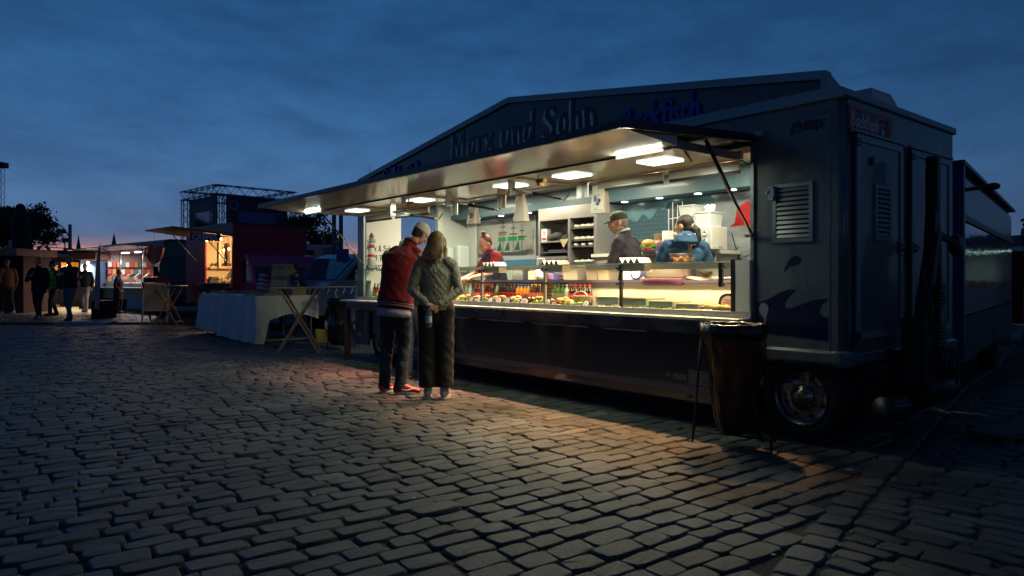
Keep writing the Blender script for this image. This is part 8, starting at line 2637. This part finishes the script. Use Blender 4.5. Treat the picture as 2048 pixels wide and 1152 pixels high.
# ------------------------------------------------------------------ vans, poles and stalls between the table and the fish stall
wv = thing('white_van', 'pale van with a large windscreen parked behind the bin bag stand', 'van', (*site(722, 18.6), 0), R(52))
b = MB(); b.prism([(-2.3, .35), (-2.25, .95), (-1.5, 1.15), (-.8, 1.75), (-.5, 1.86), (2.3, 1.86), (2.35, .35)], -.9, .9, plane='yz' if False else 'xz'); b.build('van_body', mat('van_white', (.33, .38, .42), .3, coat=.5), wv, bevel=.06, fix=True)
b = MB(); b.add([(-1.46, -.80, 1.19), (-1.46, .80, 1.19), (-.83, .76, 1.735), (-.83, -.76, 1.735)], [(0, 1, 2, 3)]); 
b.M = Matrix.Translation((-.012, 0, .014)); b.add([(-1.46, -.80, 1.19), (-1.46, .80, 1.19), (-.83, .76, 1.735), (-.83, -.76, 1.735)], [(3, 2, 1, 0)]); b.build('windscreen', mat('pale_reflective_glass', (.05, .12, .18), .05, coat=1), wv)
b = MB(); b.add([(-1.25, -.905, 1.2), (-.15, -.905, 1.2), (-.15, -.905, 1.7), (-.78, -.905, 1.7)], [(0, 1, 2, 3)]); b.add([(0, -.905, 1.2), (1.0, -.905, 1.2), (1.0, -.905, 1.7), (0, -.905, 1.7)], [(0, 1, 2, 3)]); b.build('side_window', mat('dark_glass'), wv)
for x in (-1.5, 1.5):
    b = MB(); b.lathe([(.18, -.93), (.33, -.93), (.34, -.9), (.34, -.72), (.18, -.72)], (x, 0, .34), 20, axis='y'); b.build('wheel', m_rubber, wv)
for sy in (-1, 1):
    b = MB(); b.ell((-2.2, sy * .65, .85), (.08, .16, .10), 12, 6); b.build('headlight', mat('lens'), wv)
cv = thing('camper_van', 'white high-roofed van behind the crêpe truck cab', 'van', (*site(634, 26), 0), R(15))
b = MB(); b.prism([(-1.0, .4), (-1.0, 1.6), (-.85, 2.35), (-.7, 2.5), (.7, 2.5), (.85, 2.35), (1.0, 1.6), (1.0, .4)], 0, 4.8); b.build('van_body', mat('camper_white', (.42, .46, .48), .4), cv, bevel=.06, fix=True)
b = MB(); b.add([(-.8, -.012, 1.3), (.8, -.012, 1.3), (.7, -.012, 1.95), (-.7, -.012, 1.95)], [(0, 1, 2, 3)]); b.box(-.4, .4, -.012, -.004, 2.1, 2.3); b.build('windscreen', mat('dark_glass'), cv)
for k, px in enumerate((668, 677)):
    b = MB(); b.tube([(0, 0, 0), (0, 0, 3.7)], [.075, .06], 10); X, _ = site(px, 21)
    tag(b.build('lamp_post' if k == 0 else 'flag_pole', mat('pole_grey', (.10, .11, .13), .5), None, (X, 21 + k * .3, 0)), ['left one of two tall bare poles rising behind the camper van', 'right one of two tall bare poles rising behind the pale van'][k], 'pole')
def simple_sign(px, y, z0, z1, w, col, label, Y):
    t = thing('street_sign', label, 'sign', (*site(px, Y), 0), 0)
    b = MB(); b.tube([(0, 0, 0), (0, 0, z1)], .03, 6); b.build('post', m_trim, t)
    b = MB(); b.box(-w / 2, w / 2, -.045, -.032, z0, z1); b.build('plate', mat('plate_%d' % px, col, .5), t)
simple_sign(686, 512, 1.62, 1.98, .32, (.03, .10, .32), 'small blue sign on a post between the poles and the fish stall', 17.8)
simple_sign(659, 490, 1.9, 2.4, .5, (.18, .22, .26), 'grey sign plate behind the market table', 26)
st = thing('souvenir_stand', 'dark stand hung with small pale goods behind the market seller', 'market stall', (*site(655, 19.5), 0), R(10))
b = MB(); b.box(-.5, .4, 0, .5, 0, 1.75); b.build('frame', m_dark, st)
b = MB()
r_ = random.Random(4)
for k in range(60): x, z = r_.uniform(-.48, .36), r_.uniform(.5, 1.72); b.box(x, x + .07, -.02, -.002, z, z + .09, k % 4)
b.build('hung_goods', [mat('hg0', (.25, .28, .32), .6), mat('hg1', (.08, .12, .2), .6), mat('hg2', (.3, .12, .08), .6), mat('hg3', (.05, .05, .06), .6)], st)
rs = thing('striped_stall', 'distant stall with a red and white striped valance left of the trailer', 'market stall', (*site(703, 40), 0), 0)
b = MB()
for k in range(12): b.box(-.9 + .15 * k, -.75 + .15 * k, -.02, .0, 1.72, 2.0, k % 2)
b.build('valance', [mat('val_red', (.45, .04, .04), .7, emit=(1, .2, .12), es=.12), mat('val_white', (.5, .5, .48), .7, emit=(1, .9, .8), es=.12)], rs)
b = MB(); b.box(-.9, .9, 0, 2, 2.0, 2.2); b.box(-.9, .9, .5, .6, 0, 2.0); b.build('stall_body', m_dark, rs)

# ------------------------------------------------------------------ the right-hand blue trailer and the red stall
bt = thing('blue_trailer', 'second blue-grey trailer with shiny closed panels at the right edge', 'trailer', (4.33, 6.74, 0), R(50.6)); bt.scale = (1, 1, 1.03)
# own frame: x along its visible side away from us, y towards our left
b = MB()
b.box(.0, 6.2, .05, 2.2, .36, 2.24); b.build('body', mat('blue_grey_paint', (.030, .085, .14), .45, var=(2, .15)), bt)
b = MB(); b.box(-.03, .0, -.02, .18, .36, 2.26); b.box(-.02, .10, -.03, .05, .34, 2.26); b.build('corner_post', mat('blue_paint', (.02, .06, .18), .4), bt)
m_pn = mat('shiny_panel', (.16, .24, .28), .10, .55, rvar=.07, bump=(1.2, .12), stretch=(1, 1, 6), dist=.03)
for k in range(4):
    b = MB(); x = .12 + 1.5 * k; b.box(x, x + 1.49, .0, .048, .82, 1.72); b.build('shiny_panel', m_pn, bt)
b = MB(); b.box(.12, 6.15, .01, .048, 1.80, 2.16); b.build('upper_panel', mat('upper_panel', (.10, .18, .22), .3, .3), bt)
b = MB(); b.box(.12, 6.15, -.02, .048, 1.73, 1.79); b.build('panel_rail', m_black, bt)
b = MB(); b.box(-.05, 6.25, -.04, 2.2, 2.245, 2.28); b.build('roof', mat('blue_roof', (.03, .09, .16), .4), bt)
b = MB(); b.box(.12, 6.15, .0, .048, .36, .80); b.box(.11, 6.16, -.01, 0, .785, .80); b.build('lower_panel', mat('grey_vertical', (.035, .055, .065), .6, var=(8, .3), stretch=(6, 6, .5)), bt)
b = MB(); b.box(3.1, 3.75, -.006, -.001, .34, .62); b.build('wheel_arch', m_black, bt)
b = MB(); b.lathe([(.15, -.0), (.27, -.0), (.28, .02), (.28, .18), (.15, .18)], (3.42, 0, .28), 18, axis='y'); b.build('wheel', m_rubber, bt)
b = MB(); b.tube([(-.02, -.04, 2.0), (.02, -.22, 2.02)], .018, 8); b.ell((.03, -.26, 2.02), (.04, .06, .035), 10, 6); b.build('marker_arm', m_black, bt)
b = MB(); b.box(-.025, .0, .2, .24, 2.16, 2.20); b.tube([(-.02, .1, .8), (-.06, .06, .8)], .015, 6); b.box(5.4, 5.46, -.02, 0, .6, .68); b.build('catch', m_trim, bt)
rt = thing('red_stall', 'dark red stall with heart-shaped signs beyond the blue trailer', 'market stall', (*site(2046, 12.6), 0), R(40))
b = MB(); b.box(0, 2.5, 0, 2, .4, 1.72); b.box(.0, 2.5, -.01, 0, 1.6, 1.63); b.build('stall_body', mat('dark_red_paint', (.16, .006, .006), .45), rt)
def heart(s, cx, cz): return [(cx + s * .062 * 16 * math.sin(a) ** 3 / 16 * 1.0, cz + s * .062 * (13 * math.cos(a) - 5 * math.cos(2 * a) - 2 * math.cos(3 * a) - math.cos(4 * a)) / 16) for a in [2 * PI * k / 24 for k in range(24)]]
b = MB()
for cx_, cz_, s in ((-.02, 1.98, 3.2), (.02, 1.42, 1.8), (.06, 1.15, 2.4), (-.03, 1.28, 1.4)): b.prism(heart(s, cx_, cz_), -.05, -.02)
b.build('heart_sign', mat('dull_heart', (.09, .07, .08), .5), rt, fix=True)
b = MB(); b.tube([(-.05, -.03, 1.5), (-.05, -.03, 2.3)], .012, 5)
for k in range(12): b.ell((-.2 + .05 * k, -.03, 2.25 - .02 * k + .04 * math.sin(k * 2)), (.03, .02, .025), 6, 4)
b.build('garland', m_dark, rt)

# ------------------------------------------------------------------ left background: stalls, hall, trees, monument, wheel, towers
def stall(px0, px1, Y, z0, z1, label, wall, roofm, lit=None, roof_h=.25):
    x0_, x1_ = site(px0, Y)[0], site(px1, Y)[0]
    t = thing('market_stall', label, 'market stall', ((x0_ + x1_) / 2, Y, 0))
    w = (x1_ - x0_) / 2
    b = MB(); b.box(-w, w, 1.4, 1.5, 0, z1); b.box(-w, -w + .06, 0, 1.4, 0, z1); b.box(w - .06, w, 0, 1.4, 0, z1); b.box(-w + .06, w - .06, 0, .06, 0, z0); b.build('stall_wall', wall, t)
    b = MB(); b.box(-w - .1, w + .1, -.5, 1.7, z1, z1 + roof_h); b.build('roof', roofm, t)
    if lit:
        col, en = lit
        b = MB()
        for k in range(int(w * 3)): b.ell((-w + .3 + k * .6, .1, z1 - .12), (.05, .05, .06), 8, 5)
        if en > 9: b.build('bulb', mat('stall_bulb', (1, .8, .5), emit=(1, .66, .3), es=30), t)
        l = bpy.data.lights.new('stall_lamp', 'AREA'); l.shape = 'RECTANGLE'; l.size = w * 1.6; l.size_y = .2; l.energy = en; l.color = col
        lo = bpy.data.objects.new('stall_lamp', l); COL.objects.link(lo); lo.parent = t; lo.location = (0, .5, z1 - .15)
        b = MB(); r_ = random.Random(int(px0) + 3)
        for k in range(int(26 * w)):
            b.cbox((r_.uniform(-w + .1, w - .1), r_.uniform(.1, 1.2), z0 + .1), (.22, .12, .2), k % 4)
        b.build('wares', [mat('ware_0'), mat('ware_2'), mat('ware_3'), mat('ware_4', (.5, .38, .08), .6)], t)
    return t
stall(-70, 47, 25, .9, 2.05, 'low brick-red booth with a pale roof edge at the left edge of the square', mat('booth_brick', (.10, .045, .03), .8), mat('pale_fascia', (.30, .17, .11), .7))
stall(68, 118, 34, .95, 1.9, 'booth with a long pale fascia and warm light behind the safety vest', mat('booth_white', (.5, .45, .4), .7), mat('fascia_pale', (.55, .56, .48), .6), ((1, .55, .22), 150), .55)
stall(120, 160, 31, .95, 1.95, 'bright yellow-lit stall behind the young man in beige trousers', mat('booth_tan', (.3, .2, .1), .7), mat('orange_canvas', (.16, .08, .04), .8), ((1, .70, .32), 240))
stall(158, 200, 28.5, .95, 2.0, 'stall with blue valance and warm lamps left of the teal fish stall', mat('booth_blue', (.05, .1, .22), .7), mat('brown_canvas', (.14, .075, .045), .8), ((1, .74, .42), 200), .30)
stall(-40, 66, 33, .95, 1.85, 'dim booth far back behind the man in the ochre jacket', mat('booth_dim', (.07, .05, .05), .8), mat('blue_canvas', (.04, .07, .10), .8), ((1, .7, .4), 10))
stall(2110, 2420, 17, .95, 2.1, 'white-lit stall continuing the row beyond the right edge', mat('booth_pale', (.5, .5, .48), .6), mat('blue_canvas'), ((.6, 1, .95), 5))
# long dark hall with arched window
hl = thing('brick_hall', 'long dark brick hall with a low roof closing the square on the left', 'building', (*site(190, 60), 0))
b = MB(); b.box(-16, 6.5, 0, 12, 0, 3.35); b.build('wall', mat('dark_brick', (.035, .022, .022), .8, var=(1, .3)), hl)
b = MB(); b.prism([(-16.5, 3.351), (-16.5, 3.75), (-1, 3.7), (6.9, 3.5), (6.9, 3.351)], -.4, 12.4); b.build('roof', mat('dark_roof', (.018, .020, .026), .7), hl, fix=True)
b = MB(); b.prism([(-3.95, 1.9), (-3.95, 2.7), (-3.75, 3.05), (-3.45, 3.15), (-3.15, 3.05), (-2.95, 2.7), (-2.95, 1.9)], -.06, -.01)
wd = b.build('window', mat('arched_window', (.12, .18, .24), .25), hl, fix=True)
b = MB(); b.box(-3.48, -3.42, -.08, -.061, 1.9, 3.1); b.box(-3.95, -2.95, -.08, -.062, 2.4, 2.45); b.build('glazing_bar', m_dark, wd)
b = MB(); b.box(6.6, 12.5, 4, 14, 0, 3.4); h2 = b.build('low_block', mat('blue_block', (.03, .06, .10), .7), None, (*site(190, 62), 0)); tag(h2, 'low blue-grey block beyond the teal fish stall roof', 'building')

def foliage_tree(px, Y, top_z, w, trunk_h, label, seed, density=2600, dark=1.0, leafs=.12):
    t = thing('broadleaf_tree', label, 'tree', (*site(px, Y), 0))
    rr = random.Random(seed)
    b = MB(); b.tube([(0, 0, 0), (.05, 0, trunk_h * .6), (-.03, .05, trunk_h)], [.16, .12, .10], 8)
    tips = []
    for k in range(9):
        a = rr.uniform(0, 2 * PI); h_ = rr.uniform(.35, .95)
        tip = Vector((w * .42 * math.cos(a) * math.sin(PI * h_) ** .6, w * .42 * math.sin(a) * math.sin(PI * h_) ** .6, trunk_h + (top_z - trunk_h) * h_))
        mid = Vector((tip.x * .4, tip.y * .4, trunk_h + (tip.z - trunk_h) * .45))
        b.tube([(0, 0, trunk_h * .9), mid, tip], [.07, .04, .012], 6); tips.append(tip)
        for j in range(2):
            q = tip + Vector((rr.uniform(-1, 1), rr.uniform(-1, 1), rr.uniform(-.3, .7))) * w * .16; tips.append(q); b.tube([mid.lerp(tip, .5), q], [.02, .008], 4)
    b.build('trunk', mat('bark', (.035, .028, .022), .9), t)
    vs, fs, ms = [], [], []
    for k in range(density):
        c = rr.choice(tips)
        p = c + Vector((rr.gauss(0, 1), rr.gauss(0, 1), rr.gauss(0, .8))) * w * .085
        s = leafs * rr.uniform(.5, 1.2)
        M = Euler((rr.uniform(-1.2, 1.2), rr.uniform(-1.2, 1.2), rr.uniform(0, 6))).to_matrix()
        o_ = len(vs)
        vs += [tuple(p + M @ Vector(q)) for q in ((-s, 0, 0), (-.1 * s, -s * .45, 0), (s, 0, .1 * s), (0, s * .45, 0))]
        fs.append((o_, o_ + 1, o_ + 2, o_ + 3))
    b = MB(); b.v = vs; b.f = fs; b.m = [rr.randrange(2) for _ in fs]; b.sm = [False] * len(fs)
    b.build('crown', [mat('leaf_dark', (.030, .050, .018), .6), mat('leaf_mid_dark', (.050, .075, .028), .6)], t)
foliage_tree(616, 30, 3.75, 2.6, 1.4, 'small leafy tree rising behind the pink truck box', 3, 5200, leafs=.095)
foliage_tree(52, 42, 5.3, 3.2, 2.2, 'broad dark tree behind the stone monument', 5, 5200, leafs=.13)
foliage_tree(2, 40, 5.3, 2.6, 2.2, 'dark tree at the left edge of the square', 8, 6000, leafs=.14)
foliage_tree(655, 34, 2.5, 2.0, 1.0, 'low bushy tree behind the grey sign plate', 9, 2600, leafs=.1)
mn = thing('monument', 'dark stone monument with a figure on top, standing before the tree', 'monument', (*site(41, 38), 0))
b = MB(); b.lathe([(1.05, 0), (.85, .5), (.75, 1.2), (.62, 2.4), (.58, 3.0)], n=10, caps=True); b.build('pedestal', mat('dark_stone', (.022, .022, .026), .85), mn)
b = MB(); tube_frame(b, [(0, 0, 2.8), (.05, 0, 3.6), (0, 0, 4.3), (0, 0, 4.75)], [(.62, .5), (.48, .42), (.52, .4), (.3, .28)], (1, 0, 0)); b.ell((0, 0, 5.05), (.26, .26, .3), 12, 8)
blob(b, 'statue', mat('dark_stone'), mn, .06, 3)
# ferris wheel seen almost edge on
fw_ = thing('ferris_wheel', 'distant white ferris wheel seen nearly edge-on', 'ferris wheel', (*site(87, 160), 0), R(72))
FR = 6.2; FZ = 8.6
b = MB()
for y in (-1.0, 1.0):
    b.tube([(FR * math.cos(a), y, FZ + FR * math.sin(a)) for a in [2 * PI * k / 40 for k in range(40)]], .14, 5, closed=True)
    for k in range(12): a = 2 * PI * k / 12; b.tube([(0, y, FZ), (FR * math.cos(a), y, FZ + FR * math.sin(a))], .06, 4)
b.build('rim', mat('wheel_white', (.25, .29, .34), .5), fw_)
b = MB()
for y in (-1.6, 1.6):
    b.tube([(-3.5, y, 0), (0, y, FZ)], .2, 6); b.tube([(3.5, y, 0), (0, y, FZ)], .2, 6)
b.build('support', mat('wheel_white'), fw_)
for k in range(16):
    a = 2 * PI * k / 16
    b = MB(); b.box(-.55, .55, -.9, .9, -.65, .35); o = b.build('gondola', mat('gondola_dark', (.07, .09, .12), .5), fw_, (FR * math.cos(a), 0, FZ + FR * math.sin(a) - .3))
def mast(name, cat, label, px, Y, z, r0, r1, m, extra=None, n=8):
    b = MB(); b.tube([(0, 0, 0), (0, 0, z)], [r0, r1], n)
    if extra: extra(b)
    return tag(b.build(name, m, None, (*site(px, Y), 0)), label, cat)
m_far = mat('far_grey', (.10, .12, .15), .7)
mast('advertising_pillar', 'pole', 'tall slim pale mast with a blue band left of the church spire', 140, 45, 4.75, .13, .10, mat('mast_pale', (.26, .28, .36), .5))
mast('lamp_post', 'street lamp', 'pale lamp post in front of the monument at the left edge', 20, 30, 2.9, .07, .06, mat('mast_pale'))
def spire(px, Y, zt, w, label):
    t = thing('church_spire', label, 'church', (*site(px, Y), 0))
    b = MB(); b.box(-w, w, -w, w, 0, zt * .45); b.build('tower', m_far, t)
    b = MB(); b.lathe([(w * 1.1, zt * .451), (.02, zt)], n=8); b.build('spire', mat('copper_roof', (.05, .09, .10), .6), t)
spire(157, 300, 20.5, 1.6, 'dark pointed church spire on the left skyline')
spire(228, 300, 21.5, 2.0, 'leaning-looking pointed tower roof above the teal fish stall')
cr = thing('ride_mast', 'lattice mast of a fairground ride cut by the left edge of the picture', 'mast', (*site(1, 80), 0))
b = MB(); truss(b, (0, 0, 0), (0, 0, 14.6), .55, 30); b.build('lattice', mat('lattice_dark', (.06, .04, .05), .6), cr)
b = MB(); b.box(-.5, .6, -.5, .5, 14.0, 14.6); b.build('mast_head', m_dark, cr)
# cable bridge along the stalls and blue mat over it
b = MB()
xa, xb = site(-60, 18.7)[0], site(386, 18.7)[0]
k = 0; x = xa
cb_ = thing('cable_bridge', 'long black cable ramp with a yellow line in front of the stalls', 'cable ramp', (xa, 18.7, 0))
while x < xb:
    b = MB(); b.prism([(-.16, 0), (-.08, .05), (.08, .05), (.16, 0)], 0, .88, plane='yz'); o = b.build('ramp_segment', m_rubber, cb_, (x - xa, 0, 0), fix=True)
    b = MB(); b.box(0, .88, -.05, .05, .0505, .056); b.build('yellow_lid', mat('lid_yellow', (.18, .13, .02), .6), o)
    x += .9
b = MB(); b.prism([(-.42, .0), (-.12, .075), (.12, .075), (.42, .0)], 0, 2.75 * .5 + .0, plane='yz'); o = b.build('blue_mat', mat('mat_blue', (.02, .10, .24), .6), None, (site(122, 18.6)[0], 18.6, .012), fix=True)
tag(o, 'blue ramp mat laid over the black cable ramp', 'mat')
o.scale = (1.0, 1, 1)
for im in [x for x in bpy.data.objects if x.name == 'Cube']:
    bpy.data.objects.remove(im)

# ------------------------------------------------------------------ pieces that stand apart become parts of their own
def split_loose(o):
    me = o.data
    n = len(me.vertices)
    par = list(range(n))
    def find(a):
        while par[a] != a:
            par[a] = par[par[a]]; a = par[a]
        return a
    for e in me.edges:
        a, b = find(e.vertices[0]), find(e.vertices[1])
        if a != b: par[a] = b
    roots = {}
    for v in range(n): roots.setdefault(find(v), []).append(v)
    if len(roots) < 2 or len(roots) > 90: return
    kids = list(o.children)
    groups = list(roots.values())
    for gi, g_ in enumerate(groups):
        mp_ = {v: i for i, v in enumerate(g_)}
        fs = [p for p in me.polygons if p.vertices[0] in mp_]
        m2 = bpy.data.meshes.new(o.name.split('.')[0])
        m2.from_pydata([me.vertices[v].co[:] for v in g_], [], [[mp_[v] for v in p.vertices] for p in fs])
        for m in me.materials: m2.materials.append(m)
        m2.polygons.foreach_set('material_index', [p.material_index for p in fs])
        m2.polygons.foreach_set('use_smooth', [p.use_smooth for p in fs])
        m2.update()
        if gi == 0: first = m2; continue
        c = o.copy(); c.data = m2; COL.objects.link(c)
    o.data = first
SPLIT = ('seal_profile', 'inner_tyre', 'seal_strip', 'strut', 'strut_rod', 'stay', 'marker_lamp', 'awning_strut', 'board_brace', 'wave_decal', 'corner_bracket', 'plate', 'apron_lip', 'skirt_end', 'front_batten',
         'body_trim', 'hatch_frame', 'rear_skirt', 'rear_leg', 'crossbar', 'hinge', 'heart_sign', 'shelf_jars', 'wooden_board', 'sign_chain', 'eyebrows', 'truss_post_', 'roof_', 'case_end', 'napkins', 'garland', 'faded_patch', 'vent_slots', 'glass_rib', 'support', 'reflective_band', 'display_glass', 'wares', 'undercarriage', 'bulb', 'side_window', 'cable', 'screen_logo')
for o in list(bpy.data.objects):
    if o.type == 'MESH' and o.parent is not None and o.name.split('.')[0] in SPLIT and not o.modifiers and len(o.data.vertices) < 4000:
        split_loose(o)
